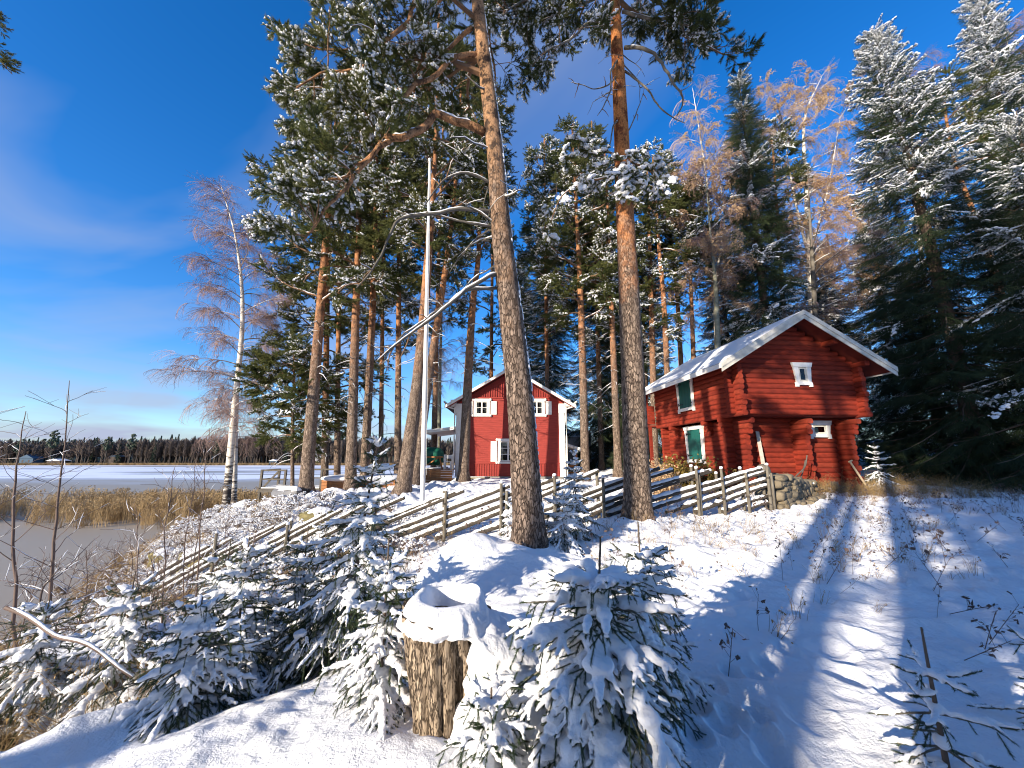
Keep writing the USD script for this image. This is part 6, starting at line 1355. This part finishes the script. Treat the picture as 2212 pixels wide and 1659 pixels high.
# ------------------------------------------------------------------ stones
def boulder(label, c, sx_, sy_, sz_, seed, m='stone_moss', cap=.06, yaw=0.0, name='boulder'):
    T = Thing(name, label, 'boulder', c); v, f = stone(np.array(c) + [0, 0, sz_ * .25], sx_, sy_, sz_, seed, yaw, 3); T.part('rock', (v, f), m, smooth=True)
    S = [(c[0] + sx_ * .85 * math.cos(a) * k, c[1] + sy_ * .85 * math.sin(a) * k, c[2] + sz_ * (.25 + .95 * math.sqrt(max(0, 1 - (k * .85) ** 2))) + .01, cap * (1.3 - .5 * k), .6) for k in (0, .33, .62, .85) for a in np.linspace(0, 6.28, 1 + int(14 * k) + 1)]
    T.part('snow', blobs(S, .022, .12, seed), 'snow', smooth=True); return T
boulder('mossy boulder with a snow cap on the bank, nearer the house', G(700, 13.2), .42, .35, .24, 4, cap=.10)
boulder('flat mossy boulder on the bank left of the other mossy boulder', G(690, 14.6), .62, .4, .26, 5, cap=.11)
boulder('tawny boulder on the bank above the upper fence rail', G(740, 12.2), .30, .25, .17, 6, 'stone_grey', .08)
boulder('snow-capped boulder at the foot of the lake-bank birch', G(524, 19.5), .55, .45, .42, 7, 'stone_grey', .15)
boulder('mossy boulder at the water edge near the left end of the fence', G(428, 13.2), .55, .45, .42, 9, cap=.15)
boulder('small snow-capped boulder far left of the fence end', G(355, 15.0), .40, .35, .28, 10, cap=.12)

# ------------------------------------------------------------------ young spruces
def F(px, Y): return G(px, Y)
young_spruce('young_spruce', 'snow-laden little spruce in front, right of the stump, with several bare leaders', on_ground(.40, 2.12), 1.16, .76, 601, h=.0082, whorl=.100, leader=.26, load=1.25, lump=1.5, nb=8, clump=.62, lean=(.06, 0), tw=.046, droop=1.25)
young_spruce('young_spruce', 'thin spruce leader rising right behind the snow-laden front spruce', on_ground(.92, 2.95), 1.10, .38, 602, h=.009, whorl=.10, leader=.26, load=1.1, nb=5, clump=.3, tw=.045)
young_spruce('young_spruce', 'small spruce tucked between the stump and the snow-laden front spruce', on_ground(-.10, 2.12), .46, .30, 603, h=.008, whorl=.09, leader=.10, load=1.1, nb=5, clump=.3, tw=.04, lump=.6)
young_spruce('young_spruce', 'tall young spruce left of the stump, its leader crossing the deck', F(745, 4.15), 2.35, 1.05, 604, prof=1.5, h=.0125, whorl=.165, leader=.34, load=1.1, lump=1.3, nb=7, clump=.5, slow=.50, tw=.05, stem=.026, lean=(.22, .05))
young_spruce('young_spruce', 'small spruce with an orange stem close on the left of the stump', on_ground(-.86, 2.85), 1.02, .36, 605, h=.009, whorl=.12, leader=.22, load=1.1, lump=1.1, nb=5, clump=.5, tw=.045)
young_spruce('young_spruce', 'bushy young spruce in the middle of the left thicket', F(500, 4.0), 1.35, .78, 606, h=.0115, whorl=.14, leader=.22, load=1.1, lump=1.4, nb=7, clump=.55, slow=.50, tw=.05)
young_spruce('young_spruce', 'low spread spruce at the front of the left thicket', F(400, 3.35), .82, .62, 607, h=.010, whorl=.11, leader=.14, load=1.25, lump=1.1, nb=7, clump=.4, slow=.50, tw=.046)
young_spruce('young_spruce', 'young spruce at the left of the thicket below the bare saplings', F(250, 4.5), 1.1, .60, 608, h=.0125, whorl=.15, leader=.24, load=1.2, lump=1.6, nb=7, clump=.45, slow=.50, tw=.055)
young_spruce('young_spruce', 'spruce weighed down with snow at the left edge of the picture', F(60, 4.4), .85, .62, 609, h=.013, whorl=.14, leader=.16, load=1.3, lump=1.5, nb=7, clump=.5, slow=.50, tw=.055)
young_spruce('young_spruce', 'spruce between the bushy and the tall one in the left thicket', F(640, 4.5), 1.35, .70, 610, h=.0125, whorl=.15, leader=.28, load=1.1, lump=1.2, nb=7, clump=.5, slow=.50, tw=.052)
young_spruce('young_spruce', 'slim young spruce behind the foot of the leaning pine', F(1246, 7.6), 1.85, .68, 611, prof=1.2, h=.017, whorl=.16, leader=.28, load=1.2, lump=1.2, nb=6, clump=.4, tw=.06)
young_spruce('young_spruce', 'low spruce bush against the right side of the leaning pine', F(1220, 6.9), .95, .62, 612, h=.017, whorl=.15, leader=.15, load=1.2, lump=1.2, nb=6, clump=.5, tw=.06)
young_spruce('young_spruce', 'thin seedling spruce on the bank before the mossy boulders', F(684, 9.2), 1.25, .40, 613, h=.02, whorl=.22, leader=.36, load=1.4, nb=4, clump=.1, tw=.09)
young_spruce('young_spruce', 'sparse young spruce stem in the lower right corner', on_ground(2.22, 2.30), .68, .27, 614, h=.009, whorl=.17, leader=.24, load=.9, lump=.8, nb=4, clump=.2, tw=.10, low=.15)
young_spruce('young_spruce', 'sparse spruce seedling cut by the right edge', on_ground(3.22, 2.55), .55, .34, 615, h=.009, whorl=.15, leader=.15, load=.7, lump=.6, nb=3, clump=.1, tw=.12, slow=.5)
young_spruce('young_spruce', 'thin leader of a little spruce behind the low spread one', F(468, 5.2), 1.25, .55, 616, h=.014, whorl=.16, leader=.30, load=1.3, nb=5, clump=.4, tw=.06)
young_spruce('young_spruce', 'small dark spruce beside the right corner of the storehouse', F(1905, 15.5), 1.7, .75, 617, h=.025, whorl=.22, leader=.3, load=1.2, nb=6, clump=.2, tw=.09)
young_spruce('young_spruce', 'snowy little bush left of the leaning pine at the fence', F(1106, 7.9), .75, .38, 618, h=.017, whorl=.14, leader=.12, load=1.3, lump=1.8, nb=5, clump=.8, tw=.07)
# ------------------------------------------------------------------ bare saplings and branches
def sap(label, px, Y, tops, r, seed, **kw): f = G(px, Y); return bare_sapling('bare_sapling', label, [f] + [at(a, b, Y) for a, b in tops], r, seed, group=None, **kw)
sap('tallest bare sapling at the left, its top against the sky', 90, 5.6, [(112, 1180), (130, 1000), (150, 822)], .024, 701, side=22, L=1.0, rise=.65)
sap('second bare sapling left of the tallest one', 28, 5.4, [(32, 1120), (40, 1000), (56, 888)], .022, 702, side=18, L=.9, rise=.7)
sap('bare sapling with snow-crusted forked twigs before the ice', 70, 5.0, [(84, 1290), (110, 1250), (135, 1225)], .014, 703, side=12, L=.5, rise=.9)
sap('slender bare sapling before the lake-bank birch, right of it', 425, 7.2, [(430, 1150), (440, 1040), (452, 925)], .013, 704, side=20, L=.75, rise=.95)
sap('slender dark sapling left of the lake-bank birch', 345, 6.6, [(352, 1230), (362, 1120), (378, 1010)], .013, 705, side=20, L=.8, rise=.9)
sap('thin sapling standing in the reeds of the bank', 396, 8.0, [(402, 1180), (412, 1090), (425, 1000)], .011, 706, side=16, L=.7, rise=.9)
sap('thin leaning twig of a sapling in the left thicket', 385, 5.6, [(402, 1300), (420, 1200), (440, 1100)], .010, 707, side=10, L=.45, rise=.9)
sap('bare twiggy shrub rising between the fence and the left thicket', 300, 7.5, [(300, 1240), (296, 1160), (290, 1090)], .011, 708, side=18, L=.8, rise=.8)
for k, (px, Y, h_, wh) in enumerate(((20, 6.2, 1.5, 'at the left edge before the ice'), (150, 6.4, 1.3, 'just right of the tallest bare sapling'), (200, 7.4, 1.5, 'before the ice, right of the tallest bare sapling'), (255, 8.4, 1.6, 'at the ice edge beside the small far-left boulder'), (330, 8.6, 1.7, 'near the shore, below the reeds'), (470, 8.2, 1.5, 'before the left end of the fence, nearest the leaning pine'),
        (110, 7.8, 1.7, 'behind the foot of the tallest bare sapling'), (395, 9.6, 1.8, 'behind the left fence end by the mossy water-edge boulder'), (530, 9.4, 1.3, 'among the fence rails below the lake-bank birch'), (300, 5.4, 1.1, 'low in the left thicket'))):
    f = G(px, Y); bare_sapling('bare_shrub', 'leafless twiggy shrub ' + wh, [f, f + [.05, 0, h_ * .5], f + [.1 * (-1) ** k, .05, h_]], .010, 720 + k, group='leafless shrubs on the lake bank', side=26, L=.75, rise=.85, cat='shrub')
brn = Thing('fallen_branch', 'bare fallen branch with snow slanting out of the left thicket', 'branch', at(240, 1420, 3.6)); P = spline([at(12, 1316, 3.7), at(110, 1362, 3.65), at(180, 1395, 3.6), at(290, 1460, 3.7)], 14); P = P + np.stack([0 * P[:, 0], .012 * np.sin(np.arange(14) * .9), .016 * np.sin(np.arange(14) * .7 + 1)], 1); brn.part('wood', tube(P, np.linspace(.018, .009, 14), 8), 'twig_dark', smooth=True); mb = MB(); snow_strip(mb, P, np.full(14, .013), np.random.default_rng(2), .85); brn.part('snow', mb, 'snow', smooth=True)
stick = Thing('leaning_stick', 'thin bare stick leaning out of the snow beside the snow-laden front spruce', 'stick', on_ground(.33, 2.95)); stick.part('wood', tube([on_ground(.28, 3.0) - [0, 0, .05], on_ground(.28, 3.0) + [.13, -.05, .26], on_ground(.28, 3.0) + [.2, -.08, .40]], [.009, .007, .004], 6), 'twig_dark')
# branch ends hanging in at the top left, from a pine standing left of the view
hang = Thing('pine_tree', 'pine beyond the left edge, only bare bough ends showing in the sky', 'tree', on_ground(-14.2, 7.5), group=None)
hf = on_ground(-14.2, 7.5); hv_, hf_, _, _ = ragged([hf - [0, 0, .2], hf + [0, 0, 6], hf + [.1, 0, 13], hf + [.1, .1, 17]], [.22, .18, .12, .04], 24, 10, 9, .04, .3); hang.part('trunk', (hv_, hf_), 'bark_pine', smooth=True)
Sx = Sprigs(); rx = np.random.default_rng(66)
for a, b, c in ((100, -8, 118), (150, 26, 160), (10, -20, 50)):
    Pl = [hf + [0, 0, 9.2], (at(-120, b, 8.2)), at(c * 0 + 22, c, 8.4)]; limb_of(hang, [Pl[0], Pl[1], at(b, c, 8.4)], .035, .008, a, S=Sx, spr=2, sprig_from=.9, rng=rx, reach=.22, scale=.5)
Sx.build(hang, PINE, 'needle_pine', False)

# ------------------------------------------------------------------ reeds, straw, withered weeds
def reed_form(seed):
    rng = np.random.default_rng(seed); g = MB()
    for k in range(26):
        o = np.array([rng.normal(0, .32), rng.normal(0, .22), 0]); h = 1.5 + .7 * rng.random(); b = np.array([rng.normal(.10, .16), rng.normal(0, .12), 0]); p = [o, o + b * .4 + [0, 0, h * .6], o + b * 1.2 + [0, 0, h]]
        g.tube(p, [.010, .008, .006], 3, False)
        for m_ in range(3): 
            t = .3 + .6 * rng.random(); q = o + b * t + [0, 0, h * t]; d = np.array([rng.normal(0, .3), rng.normal(0, .3), .25 + .2 * rng.random()]); sd = np.cross(d, rng.normal(0, 1, 3)); sd /= np.linalg.norm(sd); g.add([q - sd * .008, q + sd * .008, q + d], [(0, 1, 2)])
        e = p[-1]
        for m_ in range(3): d = np.array([.10 + .05 * rng.normal(), rng.normal(0, .05), -.05 + .08 * rng.normal()]); sd = np.cross(d, rng.normal(0, 1, 3)); sd /= np.linalg.norm(sd); q = e - [0, 0, .07 * m_]; g.add([q, q + d * .5 + sd * .03, q + d, q + d * .5 - sd * .03], [(0, 1, 2), (0, 2, 3)])
    return g.get()
def straw_form(seed, n=9, h=.28, bend=.5):
    rng = np.random.default_rng(seed); g = MB()
    for k in range(n):
        o = np.array([rng.normal(0, .05), rng.normal(0, .05), 0]); a = rng.random() * 6.28; hh = h * (.5 + .8 * rng.random()); b = np.array([math.cos(a), math.sin(a), 0]) * bend * hh * rng.random() * 1.6
        g.tube([o, o + b * .35 + [0, 0, hh * .6], o + b + [0, 0, hh * .95]], [.0028, .0024, .0014], 3, False)
        if rng.random() < .4:
            e = o + b + [0, 0, hh * .95]
            for _ in range(4): d = rng.normal(0, .02, 3); g.add([e, e + d, e + d * .6 + rng.normal(0, .012, 3)], [(0, 1, 2)])
    return g.get()
def weed_form(seed):
    rng = np.random.default_rng(seed); g = MB(); h = .35 + .3 * rng.random(); top = np.array([rng.normal(0, .12), rng.normal(0, .12), h]); g.tube([(0, 0, 0), top * .5 + rng.normal(0, .01, 3), top], [.0035, .003, .002], 4, False)
    for k in range(8):
        t = .35 + .65 * rng.random(); o = top * t; d = np.array([rng.normal(0, .06), rng.normal(0, .06), .03 + .05 * rng.random()]); g.tube([o, o + d], [.002, .0015], 3, False)
        for _ in range(3): c = o + d + rng.normal(0, .01, 3); r = rng.normal(0, .014, 3); q_ = rng.normal(0, .010, 3); g.add([c - r, c + q_, c + r, c - q_], [(0, 1, 2), (0, 2, 3)])
    return g.get()
class Place:
    """Holds one object of scattered small growth."""
    def __init__(self, name, label, cat): self.T = Thing(name, label, cat, (0, 0, 0), kind='stuff')
def strew(name, label, cat, forms, m, xy, rng, smin, smax, tilt=.12, dz=0.0):
    z = height(xy[:, 0], xy[:, 1]) + dz if dz is not None else np.full(len(xy), LAKE_Z)
    T = Thing(name, label, cat, (0, 0, 0), kind='stuff'); n = len(xy)
    q = Rot.from_euler('zyx', np.stack([rng.random(n) * 6.28, rng.normal(0, tilt, n), rng.normal(0, tilt, n)], 1)).as_quat()
    T.scatter('stems', forms, m, np.column_stack([xy, z]), q, smin + (smax - smin) * rng.random(n), rng.integers(len(forms), size=n)); return T
rg = np.random.default_rng(81)
xy = np.column_stack([rg.uniform(-52, -15.5, 5200), rg.uniform(24.5, 38, 5200)])
dens = np.exp(-((xy[:, 1] - 31 - .06 * (xy[:, 0] + 25)) / 4.0) ** 2) * np.clip((xy[:, 0] + 62) / 34, .22, 1) * np.clip((fbm(np.column_stack([xy * .22, 0 * xy[:, :1]]), 3, 5) - .34) * 6, .15, 1) * (xy[:, 0] < -18.5 + .0 * xy[:, 1])
xy = xy[rg.random(len(xy)) < dens * .62]
strew('reed_bed', 'belt of dry golden reeds along the frozen shore', 'reeds', [reed_form(s) for s in (1, 2, 3)], 'reed', xy, rg, .42, .86, .10, None)
# straw on the shore bank, under the fence, over the meadow
def region(n, x0, x1, y0, y1, f): xy = np.column_stack([rg.uniform(x0, x1, n), rg.uniform(y0, y1, n)]); return xy[rg.random(n) < f(xy[:, 0], xy[:, 1])]
STR = [straw_form(s) for s in (1, 2, 3, 4)]; STL = [straw_form(s, 14, .55, .9) for s in (5, 6, 7)]; WEED = [weed_form(s) for s in (8, 9, 10, 11)]
bank = region(6500, -17, -.6, 6, 24, lambda x, y: thinness(x, y) * .9 * (base_height(x, y) > LAKE_Z - .05))
strew('bank_straw', 'withered straw poking through the snow on the lake bank', 'grass', STL + STR, 'straw', bank, rg, .5, 1.1, .25)
def shrub_form(seed):
    rng = np.random.default_rng(seed); g, sn_ = MB(), MB()
    for k in range(22):
        a = rng.random() * 6.28; e = np.array([math.cos(a) * .22 * rng.random() ** .5, math.sin(a) * .22 * rng.random() ** .5, .10 + .14 * rng.random()]); o = e * [.25, .25, 0]; g.tube([o, (o + e) / 2 + [0, 0, .03], e], [.004, .003, .002], 3, False)
        for _ in range(3): f_ = o + (e - o) * (.4 + .6 * rng.random()); g.tube([f_, f_ + rng.normal(0, .05, 3) + [0, 0, .02]], [.0026, .0018], 3, False)
        if rng.random() < .75: flakes(sn_, e, np.array([.03, .03, .008]), 3, .014, .034, rng, .55)
    return g.get(), sn_.get()
SHR = [shrub_form(s) for s in (1, 2, 3)]
shr = region(5200, -16, -2.0, 8.5, 23.5, lambda x, y: np.clip((-.02 - base_height(x, y)) / .7, 0, 1) * (base_height(x, y) > LAKE_Z + .25) * np.clip(fbm(np.column_stack([x * .8, y * .8, 0 * x]), 2, 3) * 3 - 1.0, 0, .55))
Tq = strew('bank_shrubs', 'low snow-dusted twiggy growth covering the lake bank', 'shrubs', [f[0] for f in SHR], 'twig_dark', shr, np.random.default_rng(5), .7, 1.5, .15)
rq_ = np.random.default_rng(5); nq = len(shr); qq_ = Rot.from_euler('zyx', np.stack([rq_.random(nq) * 6.28, rq_.normal(0, .15, nq), rq_.normal(0, .15, nq)], 1)).as_quat()
Tq.scatter('snow', [f[1] for f in SHR], 'snow', np.column_stack([shr, height(shr[:, 0], shr[:, 1])]), qq_, .7 + .8 * rq_.random(nq), rq_.integers(3, size=nq))
mead = region(3600, .6, 17, 3.6, 15, lambda x, y: np.clip((np.hypot(x, y) - 4.5) / 9, .02, .6) * (noise(np.column_stack([x * .7, y * .7, 0 * x]), 3) > .48))
strew('meadow_straw', 'scattered thin straws standing in the snowy meadow', 'grass', STR, 'straw', mead, rg, .3, .85, .35)
wd = region(520, .8, 16, 3.0, 14, lambda x, y: np.clip((np.hypot(x, y) - 2.5) / 8, .1, .9)); wd2 = region(260, -9, 0, 6.5, 11, lambda x, y: .7 + 0 * x)
strew('withered_weeds', 'dark withered weed stalks in the snow of the meadow and along the fence', 'weeds', WEED, 'twig_dark', np.vstack([wd, wd2]), rg, .45, 1.0, .3)
wall_g = np.vstack([region(420, 8, 15.5, 12.6, 14.6, lambda x, y: .8 + 0 * x), region(500, 12.5, 22, 14.5, 18.5, lambda x, y: .5 + 0 * x)])
strew('yellowed_grass', 'yellowed grass at the foot of the storehouse and the forest edge', 'grass', STL, 'straw', wall_g, rg, .35, .9, .3)
hol = region(130, -5.1, -3.4, 3.1, 4.5, lambda x, y: .8 + 0 * x)
strew('hollow_straw', 'brown straw arching over the dark hollow at the lower left', 'grass', STL, 'straw', hol, rg, .5, .95, .5)
lv = MB(); 
for k in range(46):
    x, y = rg.uniform(.9, 6), rg.uniform(2.3, 7); c = on_ground(x, y) + [0, 0, .006]; a = rg.random() * 6.28; r = .012 + .010 * rg.random(); d = np.array([math.cos(a), math.sin(a), .2]) * r; e = np.array([-math.sin(a), math.cos(a), .3]) * r * .6; lv.add([c - d, c + e, c + d, c - e], [(0, 1, 2), (0, 2, 3)])
single('fallen_leaves', lv, 'leaf_tan', 'small red-brown leaves lying on the snow', 'leaves', kind='stuff')
# rusty bushes before the storehouse
def bush(label, c, R_, H_, seed, m, n=420):
    rng = np.random.default_rng(seed); T = Thing('garden_bush', label, 'bush', c); w, lf = MB(), MB()
    for k in range(26):
        P = limb_path(np.array(c) + rng.normal(0, .08, 3) * [1, 1, 0], rng.random() * 6.28, 1.0 + .35 * rng.random(), H_ * (.7 + .5 * rng.random()), rng, .4, .25, 7); w.tube(P, np.linspace(.010, .003, 7), 4, False)
        for _ in range(n // 26):
            q = P[rng.integers(2, 7)] + rng.normal(0, .09 * R_ / .5, 3); r = .040 + .03 * rng.random(); a = rng.normal(0, 1, 3); a /= np.linalg.norm(a); b = np.cross(a, rng.normal(0, 1, 3)); b /= np.linalg.norm(b); lf.add([q - a * r, q + b * r * .6, q + a * r, q - b * r * .6], [(0, 1, 2), (0, 2, 3)])
    T.part('stems', w, 'twig_dark', kind='stuff'); T.part('leaves', lf, m, kind='stuff')
bush('russet bush by the porch end of the storehouse', G(1440, 14.6), .6, 1.15, 801, 'leaf_tan', 1200); bush('yellow-green bush below the lower shuttered window', G(1495, 14.2), .6, 1.25, 802, 'leaf_bush', 1500); bush('low yellow bush at the storehouse corner behind the fence', G(1555, 13.6), .4, .7, 803, 'leaf_bush', 900); bush('rusty low bush just behind the fence at the red pine', G(1432, 12.6), .45, .8, 804, 'leaf_tan', 900)

# ------------------------------------------------------------------ across the lake
def far_tree(kind, seed):
    rng = np.random.default_rng(seed); g = MB()
    if kind == 's':
        for k in range(26):
            u = k / 26; z = 1 + 15 * u; R_ = 2.4 * (1 - u) + .25
            for b in range(6): a = rng.random() * 6.28; r = R_ * (.6 + .5 * rng.random()); w_ = .30 + .25 * (1 - u); d = np.array([math.cos(a), math.sin(a), 0]); sd = np.array([-d[1], d[0], 0]); g.add([[0, 0, z + .5], d * r * .7 + sd * w_ + [0, 0, z], d * r + [0, 0, z - .6], d * r * .7 - sd * w_ + [0, 0, z]], [(0, 1, 2), (0, 2, 3)])
        g.tube([(0, 0, 0), (0, 0, 16)], [.2, .03], 4)
    elif kind == 'p':
        g.tube([(0, 0, 0), (0, 0, 15)], [.2, .08], 4)
        for k in range(70): a = rng.random() * 6.28; z = 8 + 8.5 * rng.random(); r = 2.3 * rng.random() ** .5 * math.sin(math.pi * min(1, (z - 7) / 10)) ; c = np.array([math.cos(a) * r, math.sin(a) * r, z]); g.add(np.array(_ico[0].vertices) * rng.uniform(.3, .75, 3) + c, _ico[0].faces)
    else:
        g.tube([(0, 0, 0), (.3, 0, 14)], [.14, .03], 4)
        for k in range(90): a = rng.random() * 6.28; z = 4 + 8 * rng.random(); r = .6 + 1.8 * rng.random(); d = np.array([math.cos(a), math.sin(a), 0]); o = np.array([.02 * z, 0, z]); sd = np.array([-d[1], d[0], .2]) * (.16 + .12 * rng.random()); e = o + d * r + [0, 0, 1.2 + 1.6 * rng.random()]; g.add([o, (o + e) / 2 + sd, e, (o + e) / 2 - sd], [(0, 1, 2), (0, 2, 3)])
    return g.get()
FT = {k: [far_tree(k, s) for s in (1, 2, 3)] for k in 'spb'}
def far_wood(name, label, kind, n, y0, y1, x0, x1, m, z, smin, smax, seed, fx=None):
    rng = np.random.default_rng(seed); x = rng.uniform(x0, x1, n); y = y0 + (y1 - y0) * rng.random(n) ** 1.3
    if fx is not None: k_ = rng.random(n) < fx(x); x, y = x[k_], y[k_]
    T = Thing(name, label, 'forest', (0, 0, 0), kind='stuff'); n = len(x); q = Rot.from_euler('z', rng.random(n) * 6.28).as_quat()
    hv = .72 + .56 * fbm(np.stack([x * .03, 0 * x + seed, 0 * x], -1), 3, 3); T.scatter('trees', FT[kind], m, np.column_stack([x, y, np.full(n, z) + (y - y0) * .035]), q, (smin + (smax - smin) * rng.random(n)) * hv, rng.integers(3, size=n))
far_wood('far_forest', 'bare brownish birch wood on the far shore', 'b', 2600, 263, 300, -480, 40, 'far_birch', LAKE_Z + .6, .78, 1.22, 901, lambda x: np.where(x < -260, .45, 1))
far_wood('far_forest', 'dark conifers within the wood on the far shore', 's', 260, 285, 340, -480, 60, 'far_spruce', LAKE_Z + .8, .70, 1.2, 902, lambda x: np.where(x < -255, 1, .65))
far_wood('far_forest', 'green pines scattered in the wood on the far shore', 'p', 120, 272, 330, -480, 60, 'far_spruce', LAKE_Z + .7, .70, 1.05, 903)
far_wood('far_forest', 'distant spruce forest along the ridge beyond the far shore', 's', 900, 540, 640, -900, 100, 'far_spruce', 8, .9, 1.3, 904)
FARM = 'trees standing up from the far shore wood'
for k, (px, py, kind, nm, lab) in enumerate(((105, 932, 'p', 'pine_tree', 'tallest pine on the far shore, above the wood near the left edge'), (32, 955, 'p', 'pine_tree', 'broad pine on the far shore at the left edge'), (225, 946, 'p', 'pine_tree', 'pine on the far shore above the brown wood'), (253, 948, 's', 'spruce_tree', 'pointed spruce on the far shore right of the pine above the brown wood'), (278, 940, 'p', 'pine_tree', 'flat-topped pine on the far shore in the middle of the brown wood'), (330, 952, 's', 'spruce_tree', 'spruce on the far shore left of the lake-bank birch'), (617, 948, 's', 'spruce_tree', 'tall spruce on the far shore right of the lake-bank birch'), (462, 955, 'p', 'pine_tree', 'pine on the far shore directly behind the lake-bank birch'), (664, 955, 'p', 'pine_tree', 'pine on the far shore just left of the tawny pine trunk'))):
    T = Thing(nm, lab, 'tree', (at(px, 1000, 263)[0], 263, LAKE_Z + .4)); hgt = at(px, py, 263)[2] - LAKE_Z; v, f = FT[kind][k % 3]; T.part('crown', (v * [1, 1, 1] * hgt / 16.2, f), 'far_spruce', local=True); T.part('trunk', tube([(0, 0, -.3), (0, 0, hgt * .5)], [.25, .15], 6), 'wood_dead', local=True)
def cabin(label, px, Y, w, h, d, m, roofm='metal_grey', rise=.45):
    x = at(px, 1000, Y)[0]; T = Thing('far_cabin', label, 'cabin', (x, Y, LAKE_Z + .3)); T.part('wall', MB().box((-w / 2, 0, 0), (w / 2, d, h)), m, local=True)
    T.part('roof', prism([(-w / 2 - .5, h - .1), (0, h + w * rise * .6), (w / 2 + .5, h - .1), (w / 2 + .5, h + .12), (0, h + w * rise * .6 + .25), (-w / 2 - .5, h + .12)][:0] or [(-w / 2 - .5, h + .01), (w / 2 + .5, h + .01), (0, h + w * rise * .6)], -.5, d + .5, 1), roofm, local=True)
    for k in (-.25, .2): T.part('window', MB().box((w * k - .5, -.06, h * .35), (w * k + .5, -.004, h * .75)), 'cabin_dark', local=True)
    T.part('door', MB().box((-.45 + w * .02, -.05, .0), (.45 + w * .02, -.003, min(2.0, h * .8))), 'cabin_dark', local=True)
cabin('blue-grey cabin on the far shore at the left', 55, 261, 9, 4.2, 6, 'cabin_blue', 'cabin_blue'); cabin('dark boathouse with snowy roof on the far shore right of the blue-grey cabin', 115, 261, 9, 2.6, 6, 'cabin_dark', 'snow', .25); cabin('low hut with a pale roof in the far shore wood', 245, 268, 8, 5.4, 5, 'cabin_dark', 'cabin_blue', .2); cabin('little blue cabin on the far shore right of the lake-bank birch', 590, 261, 5, 2.6, 5, 'cabin_blue', 'snow', .3); cabin('dark hut beside the little blue cabin on the far shore', 602, 262, 6, 2.4, 5, 'cabin_dark', 'cabin_dark', .3)
rgb_ = np.random.default_rng(9); xyf = np.column_stack([rgb_.uniform(-420, 30, 1500), rgb_.uniform(257, 262, 1500)])
T = Thing('far_reeds', 'brown reed fringe along the far shore', 'reeds', (0, 0, 0), kind='stuff'); n = len(xyf); T.scatter('stems', [reed_form(4)], 'reed', np.column_stack([xyf, np.full(n, LAKE_Z)]), Rot.from_euler('z', rgb_.random(n) * 6.28).as_quat(), np.column_stack([np.full(n, 2.2), np.full(n, 1.5), np.full(n, .7)]), np.zeros(n, int))

# ------------------------------------------------------------------ the photographer, whose shadow falls on the meadow
pf = on_ground(0, -.46)
def hull_body(joints, bones, refine=.03):
    out = None
    for a, b in bones:
        sp = [m3.Manifold.sphere(joints[k][1], 20).translate(tuple(joints[k][0])) for k in (a, b)]
        h_ = m3.Manifold.batch_hull(sp); out = h_ if out is None else out + h_
    m_ = out.refine_to_length(refine).to_mesh(); t = trimesh.Trimesh(m_.vert_properties[:, :3], m_.tri_verts, process=True); trimesh.smoothing.filter_taubin(t, iterations=8); return t
J = {}
def jn(k, x, y, z, r): J[k] = ((pf[0] + x, pf[1] + y, pf[2] + z), r)
jn('pel', 0, 0, .95, .15); jn('chest', 0, .02, 1.28, .16); jn('neck', 0, .03, 1.50, .06); jn('head', 0, .05, 1.62, .095); jn('crown', 0, .03, 1.68, .09)
for s_, k in ((-1, 'l'), (1, 'r')):
    jn('hip' + k, s_ * .10, 0, .90, .10); jn('knee' + k, s_ * .12, .03, .50, .065); jn('ank' + k, s_ * .13, 0, .10, .045); jn('toe' + k, s_ * .15, .17, .04, .04)
    jn('sh' + k, s_ * .19, .02, 1.42, .065); jn('elb' + k, s_ * .36, .17, 1.30, .048); jn('wri' + k, s_ * .13, .33, 1.54, .032); jn('hand' + k, s_ * .09, .36, 1.58, .035)
bones = [('pel', 'chest'), ('chest', 'neck'), ('neck', 'head'), ('head', 'crown'), ('shl', 'shr')]
for k in 'lr': bones += [('pel', 'hip' + k), ('hip' + k, 'knee' + k), ('knee' + k, 'ank' + k), ('ank' + k, 'toe' + k), ('chest', 'sh' + k), ('sh' + k, 'elb' + k), ('elb' + k, 'wri' + k), ('wri' + k, 'hand' + k)]
for s_, k in ((-1, 'l'), (1, 'r')):
    for q in range(4): jn(f'f{k}{q}', s_ * .05, .385 - .012 * q, 1.62 - .022 * q, .010); jn(f'g{k}{q}', s_ * .085, .39, 1.615 - .02 * q, .011); bones += [('hand' + k, f'g{k}{q}'), (f'g{k}{q}', f'f{k}{q}')]
    jn('th' + k, s_ * .055, .36, 1.56, .011); bones.append(('hand' + k, 'th' + k))
per = Thing('person', 'person in dark clothes holding a phone up, seen only as a shadow', 'person', pf); bt = hull_body(J, bones); per.part('body', (bt.vertices, bt.faces), 'cloth_dark', smooth=True)
per.part('hat', MB().ball(pf + [0, .035, 1.70], .105, 2, .8), 'hair_brown', smooth=True);
